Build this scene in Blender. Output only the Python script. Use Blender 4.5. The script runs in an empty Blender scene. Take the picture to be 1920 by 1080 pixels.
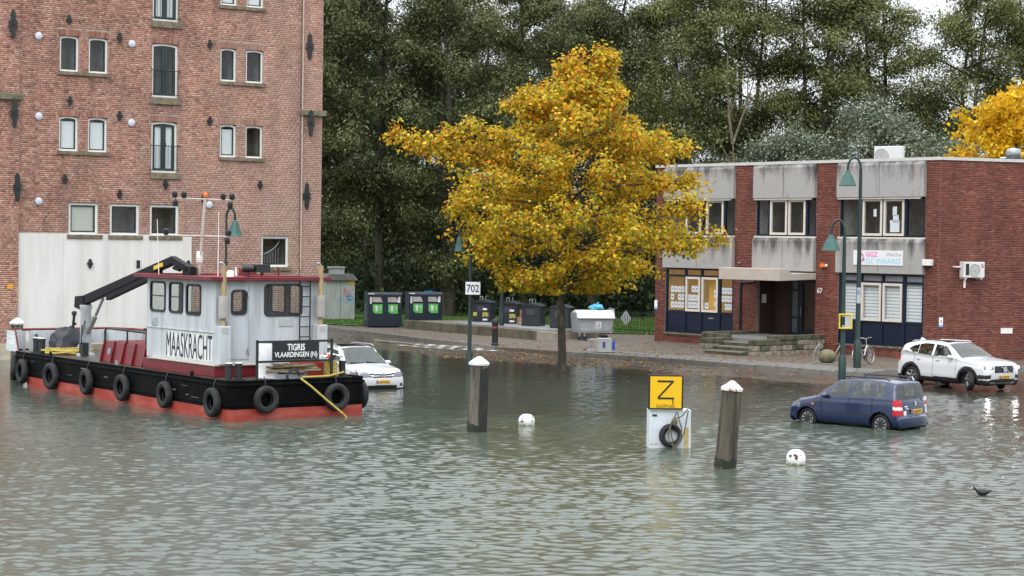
import bpy, math, random
import numpy as np
from mathutils import Vector, Matrix, Euler

R = math.radians
random.seed(7)
rng = np.random.default_rng(11)
scene = bpy.context.scene
col = scene.collection

# ------------------------------------------------------------------ camera
cam_d = bpy.data.cameras.new('camera')
cam_d.sensor_width = 36.0
cam_d.lens = 67.5
cam_d.clip_start = 0.5
cam_d.clip_end = 3000
cam = bpy.data.objects.new('camera', cam_d)
col.objects.link(cam)
_p, _r = math.atan(88 / 3600), math.atan(0.0148)
_fw = Vector((0, math.cos(_p), -math.sin(_p)))
_r0 = Vector((1, 0, 0))
_u0 = Vector((0, math.sin(_p), math.cos(_p)))
_rt = _r0 * math.cos(_r) + _u0 * math.sin(_r)
_up = _u0 * math.cos(_r) - _r0 * math.sin(_r)
_m = Matrix((_rt, _up, -_fw)).transposed().to_4x4()
_m.translation = Vector((0, 0, 5.0))
cam.matrix_world = _m
scene.camera = cam

# ------------------------------------------------------------------ sky, sun, exposure
SUN_EL, SUN_AZ = 48.0, 205.0      # azimuth clockwise from +Y: behind the camera, a little to the left
world = bpy.data.worlds.new('World')
scene.world = world
world.use_nodes = True
wn, wl = world.node_tree.nodes, world.node_tree.links
wn.clear()
sky = wn.new('ShaderNodeTexSky')
sky.sky_type = 'NISHITA'
sky.sun_disc = False
sky.sun_elevation = R(SUN_EL)
sky.sun_rotation = R(SUN_AZ)
sky.air_density = 1.0
sky.dust_density = 6.0
sky.ozone_density = 1.0
hs = wn.new('ShaderNodeHueSaturation')
hs.inputs['Saturation'].default_value = 0.22
bg = wn.new('ShaderNodeBackground')
bg.inputs['Strength'].default_value = 0.15
wo = wn.new('ShaderNodeOutputWorld')
wl.new(sky.outputs[0], hs.inputs['Color'])
cl_ = wn.new('ShaderNodeMix')            # an even cloud layer over the clear sky
cl_.data_type = 'RGBA'
cl_.inputs[0].default_value = 0.85
wtc = wn.new('ShaderNodeTexCoord')         # overcast sky: three times as bright overhead as at the horizon
wsp = wn.new('ShaderNodeSeparateXYZ')
wl.new(wtc.outputs['Generated'], wsp.inputs[0])
wmr = wn.new('ShaderNodeMapRange')
wmr.inputs['To Min'].default_value, wmr.inputs['To Max'].default_value = 1.0, 3.0
wl.new(wsp.outputs[2], wmr.inputs[0])
wvm = wn.new('ShaderNodeVectorMath')
wvm.operation = 'SCALE'
wvm.inputs[0].default_value = (5.5, 5.85, 6.2)
wl.new(wmr.outputs[0], wvm.inputs['Scale'])
wl.new(wvm.outputs[0], cl_.inputs[7])
wl.new(hs.outputs[0], cl_.inputs[6])
wl.new(cl_.outputs[2], bg.inputs['Color'])
wl.new(bg.outputs[0], wo.inputs['Surface'])

sd = bpy.data.lights.new('sun', 'SUN')
sd.energy = 0.7
sd.angle = R(35)
sd.color = (1.0, 0.97, 0.93)
sun = bpy.data.objects.new('sun', sd)
col.objects.link(sun)
_a, _e = R(SUN_AZ), R(SUN_EL)
_sdir = Vector((math.sin(_a) * math.cos(_e), math.cos(_a) * math.cos(_e), math.sin(_e)))
sun.rotation_euler = _sdir.to_track_quat('Z', 'Y').to_euler()
sun.location = _sdir * 80

vs = scene.view_settings
vs.view_transform = 'Standard'
vs.look = 'None'
vs.gamma = 1.0
vs.use_curve_mapping = False
vs.exposure = 0.3
scene.cycles.max_bounces = 6
scene.cycles.diffuse_bounces = 3
scene.cycles.glossy_bounces = 3
scene.cycles.transmission_bounces = 4
scene.cycles.transparent_max_bounces = 10
scene.cycles.caustics_reflective = False
scene.cycles.caustics_refractive = False

# ------------------------------------------------------------------ helpers
MATS = {}

def mat(name, c, rough=0.6, metal=0.0, var=0.12, scale=3.0, bump=0.0, bscale=30.0, c2=None,
        lo=0.42, hi=0.62, stretch=(1, 1, 1), spec=0.5, coat=0.0, emit=0.0, detail=6.0):
    if name in MATS:
        return MATS[name]
    m = bpy.data.materials.new(name)
    m.use_nodes = True
    n, l = m.node_tree.nodes, m.node_tree.links
    b = n['Principled BSDF']
    b.inputs['Roughness'].default_value = rough
    b.inputs['Metallic'].default_value = metal
    b.inputs['Specular IOR Level'].default_value = spec
    if coat:
        b.inputs['Coat Weight'].default_value = coat
        b.inputs['Coat Roughness'].default_value = 0.05
    tc = n.new('ShaderNodeTexCoord')
    mp = n.new('ShaderNodeMapping')
    mp.inputs['Scale'].default_value = stretch
    l.new(tc.outputs['Object'], mp.inputs['Vector'])
    nz = n.new('ShaderNodeTexNoise')
    nz.inputs['Scale'].default_value = scale
    nz.inputs['Detail'].default_value = detail
    nz.inputs['Roughness'].default_value = 0.62
    l.new(mp.outputs[0], nz.inputs['Vector'])
    rp = n.new('ShaderNodeValToRGB')
    if c2 is None:
        a = [max(0, x * (1 - var)) for x in c]
        d = [min(1, x * (1 + var)) for x in c]
        rp.color_ramp.elements[0].position, rp.color_ramp.elements[1].position = 0.3, 0.7
    else:
        a, d = c, c2
        rp.color_ramp.elements[0].position, rp.color_ramp.elements[1].position = lo, hi
    rp.color_ramp.elements[0].color = (*a, 1)
    rp.color_ramp.elements[1].color = (*d, 1)
    l.new(nz.outputs[0], rp.inputs[0])
    l.new(rp.outputs[0], b.inputs['Base Color'])
    if emit:
        b.inputs['Emission Color'].default_value = (*c, 1)
        b.inputs['Emission Strength'].default_value = emit
    if bump:
        nb = n.new('ShaderNodeTexNoise')
        nb.inputs['Scale'].default_value = bscale
        nb.inputs['Detail'].default_value = 4
        l.new(mp.outputs[0], nb.inputs['Vector'])
        bp = n.new('ShaderNodeBump')
        bp.inputs['Strength'].default_value = bump
        bp.inputs['Distance'].default_value = 0.02
        l.new(nb.outputs[0], bp.inputs['Height'])
        l.new(bp.outputs[0], b.inputs['Normal'])
    MATS[name] = m
    return m

def attr_mat(name, rough=0.8, trans=0.0, var=0.15, scale=6.0, spec=0.3, bloom=None, streak=0.0):
    """colour comes from the piece's own 'Col' attribute (each brick or leaf has its own colour)"""
    if name in MATS:
        return MATS[name]
    m = bpy.data.materials.new(name)
    m.use_nodes = True
    n, l = m.node_tree.nodes, m.node_tree.links
    b = n['Principled BSDF']
    b.inputs['Roughness'].default_value = rough
    b.inputs['Specular IOR Level'].default_value = spec
    at = n.new('ShaderNodeAttribute')
    at.attribute_name = 'Col'
    src = at.outputs['Color']
    if var:
        tc = n.new('ShaderNodeNewGeometry')
        nz = n.new('ShaderNodeTexNoise')
        nz.inputs['Scale'].default_value = scale
        nz.inputs['Detail'].default_value = 5
        l.new(tc.outputs['Position'], nz.inputs['Vector'])
        mr = n.new('ShaderNodeMapRange')
        mr.inputs['From Min'].default_value, mr.inputs['From Max'].default_value = 0.25, 0.75
        mr.inputs['To Min'].default_value, mr.inputs['To Max'].default_value = 1 - var, 1 + var
        l.new(nz.outputs[0], mr.inputs['Value'])
        mx = n.new('ShaderNodeMix')
        mx.data_type = 'RGBA'
        mx.blend_type = 'MULTIPLY'
        mx.inputs[0].default_value = 1
        l.new(src, mx.inputs[6])
        l.new(mr.outputs[0], mx.inputs[7])
        src = mx.outputs[2]
    if streak:
        # rain runs and soot on the masonry
        s0 = n.new('ShaderNodeNewGeometry')
        s1 = n.new('ShaderNodeMapping')
        s1.inputs['Scale'].default_value = (1.1, 1.1, .13)
        l.new(s0.outputs['Position'], s1.inputs[0])
        s2 = n.new('ShaderNodeTexNoise')
        s2.inputs['Scale'].default_value = 1.6
        s2.inputs['Detail'].default_value = 6
        l.new(s1.outputs[0], s2.inputs['Vector'])
        s3 = n.new('ShaderNodeMapRange')
        s3.inputs['From Min'].default_value, s3.inputs['From Max'].default_value = .36, .66
        s3.inputs['To Min'].default_value, s3.inputs['To Max'].default_value = 1 - streak, 1 + streak * .3
        l.new(s2.outputs[0], s3.inputs[0])
        s4 = n.new('ShaderNodeMix')
        s4.data_type = 'RGBA'
        s4.blend_type = 'MULTIPLY'
        s4.inputs[0].default_value = 1
        l.new(src, s4.inputs[6])
        l.new(s3.outputs[0], s4.inputs[7])
        src = s4.outputs[2]
    if bloom:
        # pale salt bloom on old brick, spreading from the lower right of the wall
        g0 = n.new('ShaderNodeNewGeometry')
        g1 = n.new('ShaderNodeVectorMath')
        g1.operation = 'SUBTRACT'
        g1.inputs[1].default_value = (-14.4, 80, 0)
        l.new(g0.outputs['Position'], g1.inputs[0])
        g = n.new('ShaderNodeMapping')
        g.inputs['Rotation'].default_value = (0, 0, R(-34))
        l.new(g1.outputs[0], g.inputs[0])
        sp = n.new('ShaderNodeSeparateXYZ')
        l.new(g.outputs[0], sp.inputs[0])
        a1 = n.new('ShaderNodeMath')
        a1.operation = 'MULTIPLY_ADD'
        l.new(sp.outputs[0], a1.inputs[0])
        a1.inputs[1].default_value = .045
        a1.inputs[2].default_value = .42
        a2 = n.new('ShaderNodeMath')
        a2.operation = 'MULTIPLY_ADD'
        l.new(sp.outputs[2], a2.inputs[0])
        a2.inputs[1].default_value = -.035
        l.new(a1.outputs[0], a2.inputs[2])
        nb = n.new('ShaderNodeTexNoise')
        nb.inputs['Scale'].default_value = .45
        nb.inputs['Detail'].default_value = 7
        l.new(g.outputs[0], nb.inputs['Vector'])
        a3 = n.new('ShaderNodeMath')
        a3.operation = 'ADD'
        l.new(nb.outputs[0], a3.inputs[0])
        l.new(a2.outputs[0], a3.inputs[1])
        r3 = n.new('ShaderNodeMapRange')
        r3.inputs['From Min'].default_value, r3.inputs['From Max'].default_value = .45, 1.05
        r3.inputs['To Max'].default_value = .62
        l.new(a3.outputs[0], r3.inputs[0])
        m3 = n.new('ShaderNodeMix')
        m3.data_type = 'RGBA'
        l.new(r3.outputs[0], m3.inputs[0])
        l.new(src, m3.inputs[6])
        m3.inputs[7].default_value = (*bloom, 1)
        src = m3.outputs[2]
    l.new(src, b.inputs['Base Color'])
    if trans:
        t = n.new('ShaderNodeBsdfTranslucent')
        l.new(src, t.inputs['Color'])
        ms = n.new('ShaderNodeMixShader')
        ms.inputs[0].default_value = trans
        l.new(b.outputs[0], ms.inputs[1])
        l.new(t.outputs[0], ms.inputs[2])
        l.new(ms.outputs[0], n['Material Output'].inputs['Surface'])
    MATS[name] = m
    return m

def glass_mat(name, tint=(0.55, 0.6, 0.58), rough=0.03, ior=1.65):
    if name in MATS:
        return MATS[name]
    m = bpy.data.materials.new(name)
    m.use_nodes = True
    n, l = m.node_tree.nodes, m.node_tree.links
    n.remove(n['Principled BSDF'])
    tr = n.new('ShaderNodeBsdfTransparent')
    tr.inputs[0].default_value = (*tint, 1)
    gl = n.new('ShaderNodeBsdfGlossy')
    gl.inputs['Roughness'].default_value = rough
    lw = n.new('ShaderNodeLayerWeight')
    lw.inputs[0].default_value = .5
    pw = n.new('ShaderNodeMath')
    pw.operation = 'POWER'
    l.new(lw.outputs['Facing'], pw.inputs[0])
    pw.inputs[1].default_value = 5.0
    fr = n.new('ShaderNodeMapRange')
    fr.inputs['To Min'].default_value = ((ior - 1) / (ior + 1)) ** 2
    l.new(pw.outputs[0], fr.inputs[0])
    ms = n.new('ShaderNodeMixShader')
    l.new(fr.outputs[0], ms.inputs[0])
    l.new(tr.outputs[0], ms.inputs[1])
    l.new(gl.outputs[0], ms.inputs[2])
    l.new(ms.outputs[0], n['Material Output'].inputs['Surface'])
    MATS[name] = m
    return m

class MB:
    def __init__(s):
        s.v, s.f, s.m = [], [], []

    def add(s, vs, fs, m=0):
        o = len(s.v)
        s.v += [tuple(map(float, q)) for q in vs]
        s.f += [tuple(i + o for i in f) for f in fs]
        s.m += [m] * len(fs)
        return s

    def box(s, x0, x1, y0, y1, z0, z1, m=0, rot=0, about=None, tilt=None):
        vs = [(x, y, z) for z in (z0, z1) for y in (y0, y1) for x in (x0, x1)]
        if rot or tilt:
            c = Vector(about if about else ((x0 + x1) / 2, (y0 + y1) / 2, (z0 + z1) / 2))
            mm = Euler((tilt[0], tilt[1], rot) if tilt else (0, 0, rot)).to_matrix()
            vs = [tuple(mm @ (Vector(q) - c) + c) for q in vs]
        return s.add(vs, [(0, 2, 3, 1), (4, 5, 7, 6), (0, 1, 5, 4), (2, 6, 7, 3), (0, 4, 6, 2), (1, 3, 7, 5)], m)

    def quad(s, a, b, c, d, m=0):
        return s.add([a, b, c, d], [(0, 1, 2, 3)], m)

    def prism(s, poly, y0, y1, m=0, axis='y'):
        """closed outline poly extruded along an axis; poly gives the other two coordinates in order"""
        n = len(poly)
        def P(q, t):
            return (q[0], t, q[1]) if axis == 'y' else ((t, q[0], q[1]) if axis == 'x' else (q[0], q[1], t))
        vs = [P(q, y0) for q in poly] + [P(q, y1) for q in poly]
        fs = [tuple(range(n)), tuple(range(2 * n - 1, n - 1, -1))]
        fs += [(i, i + n, (i + 1) % n + n, (i + 1) % n) for i in range(n)]
        return s.add(vs, fs, m)

    def cyl(s, p0, p1, r0, r1=None, n=12, m=0, caps=True):
        r1 = r0 if r1 is None else r1
        p0, p1 = Vector(p0), Vector(p1)
        d = (p1 - p0).normalized()
        a = d.orthogonal().normalized()
        b = d.cross(a)
        vs = []
        for p, r in ((p0, r0), (p1, r1)):
            vs += [p + (a * math.cos(2 * math.pi * i / n) + b * math.sin(2 * math.pi * i / n)) * r for i in range(n)]
        fs = [(i, (i + 1) % n, (i + 1) % n + n, i + n) for i in range(n)]
        if caps:
            fs += [tuple(range(n - 1, -1, -1)), tuple(range(n, 2 * n))]
        return s.add(vs, fs, m)

    def tube(s, pts, r, n=8, m=0):
        pts = [Vector(p) for p in pts]
        rs = r if isinstance(r, (list, tuple)) else [r] * len(pts)
        vs, fs = [], []
        a = None
        for i, p in enumerate(pts):
            d = (pts[min(i + 1, len(pts) - 1)] - pts[max(i - 1, 0)])
            d = d.normalized() if d.length > 1e-9 else Vector((0, 0, 1))
            a = d.orthogonal().normalized() if a is None else (a - d * a.dot(d)).normalized()
            b = d.cross(a)
            vs += [p + (a * math.cos(2 * math.pi * k / n) + b * math.sin(2 * math.pi * k / n)) * rs[i] for k in range(n)]
        for i in range(len(pts) - 1):
            for k in range(n):
                k2 = (k + 1) % n
                fs.append((i * n + k, i * n + k2, (i + 1) * n + k2, (i + 1) * n + k))
        fs += [tuple(range(n - 1, -1, -1)), tuple(range((len(pts) - 1) * n, len(pts) * n))]
        return s.add(vs, fs, m)

    def lathe(s, prof, n=24, m=0, c=(0, 0, 0), axis='z', caps=True):
        """prof: (radius, height) pairs spun round an axis"""
        vs, fs = [], []
        for r, h in prof:
            for k in range(n):
                a = 2 * math.pi * k / n
                x, y, z = r * math.cos(a), r * math.sin(a), h
                if axis == 'y':
                    x, y, z = x, h, y
                elif axis == 'x':
                    x, y, z = h, x, y
                vs.append((x + c[0], y + c[1], z + c[2]))
        for i in range(len(prof) - 1):
            for k in range(n):
                k2 = (k + 1) % n
                fs.append((i * n + k, i * n + k2, (i + 1) * n + k2, (i + 1) * n + k))
        if abs(prof[0][0] - prof[-1][0]) + abs(prof[0][1] - prof[-1][1]) < 1e-6:
            caps = False
        if caps and prof[0][0] > 1e-6:
            fs.append(tuple(range(n - 1, -1, -1)))
        if caps and prof[-1][0] > 1e-6:
            fs.append(tuple(range((len(prof) - 1) * n, len(prof) * n)))
        return s.add(vs, fs, m)

    def mesh(s, name, mats, smooth=0):
        me = bpy.data.meshes.new(name)
        me.from_pydata(s.v, [], s.f)
        for mm in (mats if isinstance(mats, (list, tuple)) else [mats]):
            me.materials.append(mm)
        if s.m:
            me.polygons.foreach_set('material_index', s.m)
        if smooth:
            me.polygons.foreach_set('use_smooth', [True] * len(me.polygons))
            me.update()
            me.set_sharp_from_angle(angle=R(smooth))
        me.update()
        return me

    def build(s, name, mats, parent=None, loc=None, rot=None, smooth=0, bevel=0):
        return link(name, s.mesh(name, mats, smooth), parent, loc, rot, bevel)

def link(name, me, parent=None, loc=None, rot=None, bevel=0):
    o = bpy.data.objects.new(name, me)
    col.objects.link(o)
    if parent is not None:
        o.parent = parent
    if loc is not None:
        o.location = loc
    if rot is not None:
        o.rotation_euler = (0, 0, rot) if not isinstance(rot, (tuple, list, Euler)) else rot
    if bevel:
        b = o.modifiers.new('bevel', 'BEVEL')
        b.width = bevel
        b.segments = 2
        b.limit_method = 'ANGLE'
        b.angle_limit = R(40)
    return o

def thing(name, label, cat, loc=(0, 0, 0), rot=0.0, group=None):
    o = bpy.data.objects.new(name, None)
    o.empty_display_size = 0.2
    col.objects.link(o)
    o.location = loc
    o.rotation_euler = (0, 0, rot)
    return tag(o, label, cat, group)

def tag(o, label, cat, group=None):
    o['label'] = label
    o['category'] = cat
    if group:
        o['group'] = group
    return o

def struct(o):
    o['kind'] = 'structure'
    return o

def stuff(o):
    o['kind'] = 'stuff'
    return o

def np_mesh(name, V, Fc, mats, colors=None, smooth=False):
    """V (N,3) array, Fc (M,k) index array, colors (M,3) one per face"""
    me = bpy.data.meshes.new(name)
    Fc = np.ascontiguousarray(Fc, dtype=np.int32)
    M_, k = Fc.shape
    me.vertices.add(len(V))
    me.vertices.foreach_set('co', np.ascontiguousarray(V, dtype=np.float32).ravel())
    me.loops.add(M_ * k)
    me.loops.foreach_set('vertex_index', Fc.ravel())
    me.polygons.add(M_)
    me.polygons.foreach_set('loop_start', np.arange(M_, dtype=np.int32) * k)
    me.polygons.foreach_set('loop_total', np.full(M_, k, dtype=np.int32))
    if smooth:
        me.polygons.foreach_set('use_smooth', np.ones(M_, dtype=bool))
    for mm in (mats if isinstance(mats, (list, tuple)) else [mats]):
        me.materials.append(mm)
    me.update(calc_edges=True)
    if colors is not None:
        at = me.color_attributes.new('Col', 'FLOAT_COLOR', 'CORNER')
        cc = np.ones((M_, k, 4), dtype=np.float32)
        cc[:, :, :3] = np.asarray(colors)[:, None, :]
        at.data.foreach_set('color', cc.ravel())
    me.validate()
    return me

_dg = None
def text_mb(body, w, h, depth=0.006, bold=0.0):
    """lettering fitted to a w x h box, standing in the xz plane, facing -y, origin at its lower left"""
    cu = bpy.data.curves.new('lettering', 'FONT')
    cu.body = body
    cu.extrude = 0.01
    cu.offset = bold
    cu.resolution_u = 3
    o = bpy.data.objects.new('lettering_tmp', cu)
    col.objects.link(o)
    dg = bpy.context.evaluated_depsgraph_get()
    dg.update()
    me = bpy.data.meshes.new_from_object(o.evaluated_get(dg))
    V = np.array([v.co[:] for v in me.vertices])
    F = [tuple(p.vertices) for p in me.polygons]
    bpy.data.objects.remove(o)
    bpy.data.curves.remove(cu)
    bpy.data.meshes.remove(me)
    lo, hi = V.min(0), V.max(0)
    X = (V[:, 0] - lo[0]) / (hi[0] - lo[0]) * w
    Z = (V[:, 1] - lo[1]) / (hi[1] - lo[1]) * h
    Y = -(V[:, 2] - lo[2]) / (hi[2] - lo[2]) * depth
    mb = MB()
    mb.add(np.stack([X, Y, Z], 1), F)
    return mb

def shift(mb, dx, dy, dz):
    mb.v = [(x + dx, y + dy, z + dz) for x, y, z in mb.v]
    return mb

def xform(mb, mtx):
    mb.v = [tuple(mtx @ Vector(q)) for q in mb.v]
    return mb

def glyph_blocks(n, w, h, seed=1):
    """small dark marks where the photograph shows characters too small to read"""
    rr = random.Random(seed)
    mb = MB()
    cw = w / n
    for i in range(n):
        x = i * cw
        t = cw * 0.2
        k = rr.randint(0, 3)
        mb.box(x + cw * .12, x + cw * .12 + t, -.003, 0, 0, h)
        if k in (0, 1):
            mb.box(x + cw * .12 + t + .0005, x + cw * .8, -.003, 0, h * .8, h)
        if k in (1, 2):
            mb.box(x + cw * .12 + t + .0005, x + cw * .8, -.003, 0, h * .4, h * .6)
        if k in (0, 2, 3):
            mb.box(x + cw * .12 + t + .0005, x + cw * .8, -.003, 0, 0, h * .2)
    return mb
# ------------------------------------------------------------------ ground, road, pavement
def vnoise(x, y, s=1.0, seed=0):
    """smooth value noise on arrays"""
    x, y = np.asarray(x) * s, np.asarray(y) * s
    xi, yi = np.floor(x).astype(int), np.floor(y).astype(int)
    fx, fy = x - xi, y - yi
    fx, fy = fx * fx * (3 - 2 * fx), fy * fy * (3 - 2 * fy)
    def h(a, b):
        n = (a * 374761393 + b * 668265263 + seed * 974711) & 0x7fffffff
        n = (n ^ (n >> 13)) * 1274126177 & 0x7fffffff
        return ((n ^ (n >> 16)) & 0xffff) / 65535.0
    return (h(xi, yi) * (1 - fx) + h(xi + 1, yi) * fx) * (1 - fy) + (h(xi, yi + 1) * (1 - fx) + h(xi + 1, yi + 1) * fx) * fy

KERB = [(-22, 122), (-10.1, 102.3), (-7.26, 97.2), (-4.57, 92.1), (-1.92, 88.0), (-0.72, 85.2), (2.32, 81.9),
        (4.95, 79.7), (7.34, 77.2), (11.03, 73.2), (12.5, 71.5), (13.15, 71.3), (14.2, 72.9), (16.2, 74.4), (26, 77.8), (60, 85)]
SIDEWALK = KERB + [(60, 240), (-60, 240), (-60, 180)]

def seg_dist(px, py, pts):
    d = np.full(px.shape, 1e9)
    for (ax, ay), (bx, by) in zip(pts[:-1], pts[1:]):
        vx, vy = bx - ax, by - ay
        t = np.clip(((px - ax) * vx + (py - ay) * vy) / (vx * vx + vy * vy), 0, 1)
        d = np.minimum(d, np.hypot(px - ax - t * vx, py - ay - t * vy))
    return d

def inside(px, py, poly):
    r = np.zeros(px.shape, bool)
    n = len(poly)
    for i in range(n):
        (ax, ay), (bx, by) = poly[i], poly[(i + 1) % n]
        c = ((ay > py) != (by > py)) & (px < (bx - ax) * (py - ay) / (by - ay + 1e-12) + ax)
        r ^= c
    return r

def ground_z(px, py):
    px, py = np.asarray(px, float), np.asarray(py, float)
    d = seg_dist(px, py, KERB)
    d = np.where(inside(px, py, SIDEWALK), 0, d)
    k = np.interp(px, [-8, 3], [0.036, 0.056])
    z = 0.155 - k * d + 0.05 * (vnoise(px, py, .45, 3) - .5) * np.clip(d, 0, 1) + .02 * (vnoise(px, py, 1.7, 5) - .5) * np.clip(d, 0, 1)
    z = np.maximum(z, -0.42)
    # the canal bed beyond the drowned quay edge
    z = np.where(py < 55 - 0.72 * px * (px < 0), np.minimum(z, -2.2), z)
    return z

xs = np.concatenate([[-900, -300, -120, -70], np.arange(-46, 46.1, .8), [70, 120, 300, 900]])
ys = np.concatenate([[-200, -50, 0, 25], np.arange(40, 125, .7), [130, 150, 180, 300, 900]])
GX, GY = np.meshgrid(xs, ys)
GZ = ground_z(GX.ravel(), GY.ravel()).reshape(GX.shape)
nx, ny = len(xs), len(ys)
idx = np.arange(nx * ny).reshape(ny, nx)
quads = np.stack([idx[:-1, :-1], idx[:-1, 1:], idx[1:, 1:], idx[1:, :-1]], -1).reshape(-1, 4)

def paved_mat(name, c1, c2, mort, bw, bh, rough, rot=0.0, patch=(0.10, 0.075, 0.05)):
    m = bpy.data.materials.new(name)
    m.use_nodes = True
    n, l = m.node_tree.nodes, m.node_tree.links
    b = n['Principled BSDF']
    tc = n.new('ShaderNodeTexCoord')
    mp = n.new('ShaderNodeMapping')
    mp.inputs['Rotation'].default_value = (0, 0, rot)
    l.new(tc.outputs['Object'], mp.inputs[0])
    br = n.new('ShaderNodeTexBrick')
    br.inputs['Color1'].default_value = (*c1, 1)
    br.inputs['Color2'].default_value = (*c2, 1)
    br.inputs['Mortar'].default_value = (*mort, 1)
    br.inputs['Scale'].default_value = 1
    br.inputs['Brick Width'].default_value = bw
    br.inputs['Row Height'].default_value = bh
    br.inputs['Mortar Size'].default_value = 0.008
    l.new(mp.outputs[0], br.inputs[0])
    nz = n.new('ShaderNodeTexNoise')
    nz.inputs['Scale'].default_value = 0.55
    nz.inputs['Detail'].default_value = 8
    l.new(tc.outputs['Object'], nz.inputs[0])
    rp = n.new('ShaderNodeValToRGB')
    rp.color_ramp.elements[0].position, rp.color_ramp.elements[1].position = .4, .68
    l.new(nz.outputs[0], rp.inputs[0])
    mx = n.new('ShaderNodeMix')
    mx.data_type = 'RGBA'
    l.new(rp.outputs[0], mx.inputs[0])
    l.new(br.outputs[0], mx.inputs[6])
    mx.inputs[7].default_value = (*patch, 1)
    l.new(mx.outputs[2], b.inputs['Base Color'])
    mr = n.new('ShaderNodeMapRange')
    mr.inputs['To Min'].default_value, mr.inputs['To Max'].default_value = rough - .12, rough + .15
    l.new(nz.outputs[0], mr.inputs[0])
    l.new(mr.outputs[0], b.inputs['Roughness'])
    bp = n.new('ShaderNodeBump')
    bp.inputs['Strength'].default_value = .5
    bp.inputs['Distance'].default_value = .02
    l.new(br.outputs['Fac'], bp.inputs['Height'])
    bp.invert = True
    l.new(bp.outputs[0], b.inputs['Normal'])
    return m

m_road = paved_mat('road_brick', (.115, .082, .062), (.09, .064, .05), (.055, .046, .04), .21, .075, .22, R(40))
m_walk = paved_mat('pavement_brick', (.15, .105, .078), (.12, .09, .07), (.08, .07, .055), .21, .075, .6, R(40), (.12, .095, .07))
m_tile = paved_mat('concrete_tiles', (.185, .178, .168), (.155, .15, .142), (.09, .085, .075), .3, .3, .55, R(42), (.14, .132, .118))
me = np_mesh('ground', np.stack([GX.ravel(), GY.ravel(), GZ.ravel()], 1), quads, m_road, smooth=True)
struct(link('ground', me))

mb = MB()
mb.add([(x, y, .30) for x, y in SIDEWALK], [tuple(range(len(SIDEWALK)))])
n0 = len(KERB)
for (a, b) in zip(KERB[:-1], KERB[1:]):
    mb.quad((a[0], a[1], -.1), (b[0], b[1], -.1), (b[0], b[1], .30), (a[0], a[1], .30))
sidewalk = struct(mb.build('sidewalk', m_walk))

def offset_line(pts, d):
    out = []
    for i, p in enumerate(pts):
        a, b = pts[max(i - 1, 0)], pts[min(i + 1, len(pts) - 1)]
        t = Vector((b[0] - a[0], b[1] - a[1])).normalized()
        out.append((p[0] - t.y * d, p[1] + t.x * d))
    return out

KA = KERB[6:11]
path = offset_line(KA, .12) + offset_line(KA, 2.3)[::-1]
mb = MB().add([(x, y, .306) for x, y in path], [tuple(range(len(path)))])
struct(mb.build('path', m_tile))

# kerb stones, one object each along the line that the photograph shows
m_kerb = mat('kerb_concrete', (.19, .18, .165), .75, var=.25, scale=4, bump=.3, bscale=25)
kerb = struct(MB().box(-.01, .01, -.01, .01, 0, .01).build('kerb', m_kerb, loc=(2.32, 82.05, .2)))
stone_me = MB().box(-.49, .49, -.08, .08, -.35, 0).mesh('kerb_stone', m_kerb)
def lay_kerb(pts):
    for (a, b) in zip(pts[:-1], pts[1:]):
        L = math.hypot(b[0] - a[0], b[1] - a[1])
        n = max(1, round(L))
        ang = math.atan2(b[1] - a[1], b[0] - a[0])
        for i in range(n):
            t = (i + .5) / n
            o = link('kerb_stone', stone_me, kerb)
            o.location = (a[0] + (b[0] - a[0]) * t - 2.32, a[1] + (b[1] - a[1]) * t - 82.05, .118 + random.uniform(-.008, .008))
            o.rotation_euler = (0, 0, ang + random.uniform(-.01, .01))
            o.scale = (L / n, 1, 1)
lay_kerb(KERB[1:6])
lay_kerb(KERB[6:15])

# road markings: worn white blocks on the hump and a stripe
m_mark = mat('worn_white_paint', (.16, .13, .11), .6, c2=(.62, .62, .6), scale=5, lo=.42, hi=.5)
mk = thing('road_marking', 'worn white chequer blocks painted on the brick road hump', 'road marking', (-3.6, 87.6, .175))
for i in range(16):
    for j in range(3):
        if (i + j) % 2 == 0 and random.random() < .95:
            x, y = i * .42 - 2.0, j * .5
            xx, yy = x * .72 + y * .69, -x * .69 + y * .72
            gz_ = float(ground_z(np.array([xx - 3.6]), np.array([yy + 87.6]))[0])
            MB().box(-.23, .23, -.26, .26, 0, .004).build('paint_block', m_mark, mk, (xx, yy, gz_ - .171), R(-44))
tag(MB().box(-1.7, 1.7, -.06, .06, 0, .004).build('painted_stripe', m_mark, None, (-5.6, 90.6, .172), R(-55)),
    'thin worn white stripe on the brick road beside the left kerb', 'road marking')

# lawn behind the pavement
m_grass = mat('grass', (.05, .115, .016), .9, c2=(.085, .155, .03), scale=1.2, lo=.35, hi=.7, bump=.8, bscale=60)
LAWN = [(-60, 150), (-13.0, 107.0), (-8.6, 103.2), (-5.0, 103.4), (-2.0, 103.2), (1.5, 98.6), (7.6, 98.4), (30, 104), (60, 110), (60, 240), (-60, 240)]
struct(MB().add([(x, y, .345) for x, y in LAWN], [tuple(range(len(LAWN)))]).build('lawn', m_grass))
N = 26000
bx = rng.uniform(-16, 9, N)
by = rng.uniform(98, 114, N)
k = inside(bx, by, LAWN)
bx, by = bx[k], by[k]
N = len(bx)
a = rng.uniform(0, math.pi, N)
h = rng.uniform(.05, .13, N)
w = .02
lean = rng.normal(0, .03, (N, 2))
V = np.zeros((N, 3, 3))
V[:, 0] = np.stack([bx - w * np.cos(a), by - w * np.sin(a), np.full(N, .34)], 1)
V[:, 1] = np.stack([bx + w * np.cos(a), by + w * np.sin(a), np.full(N, .34)], 1)
V[:, 2] = np.stack([bx + lean[:, 0], by + lean[:, 1], .34 + h], 1)
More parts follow.
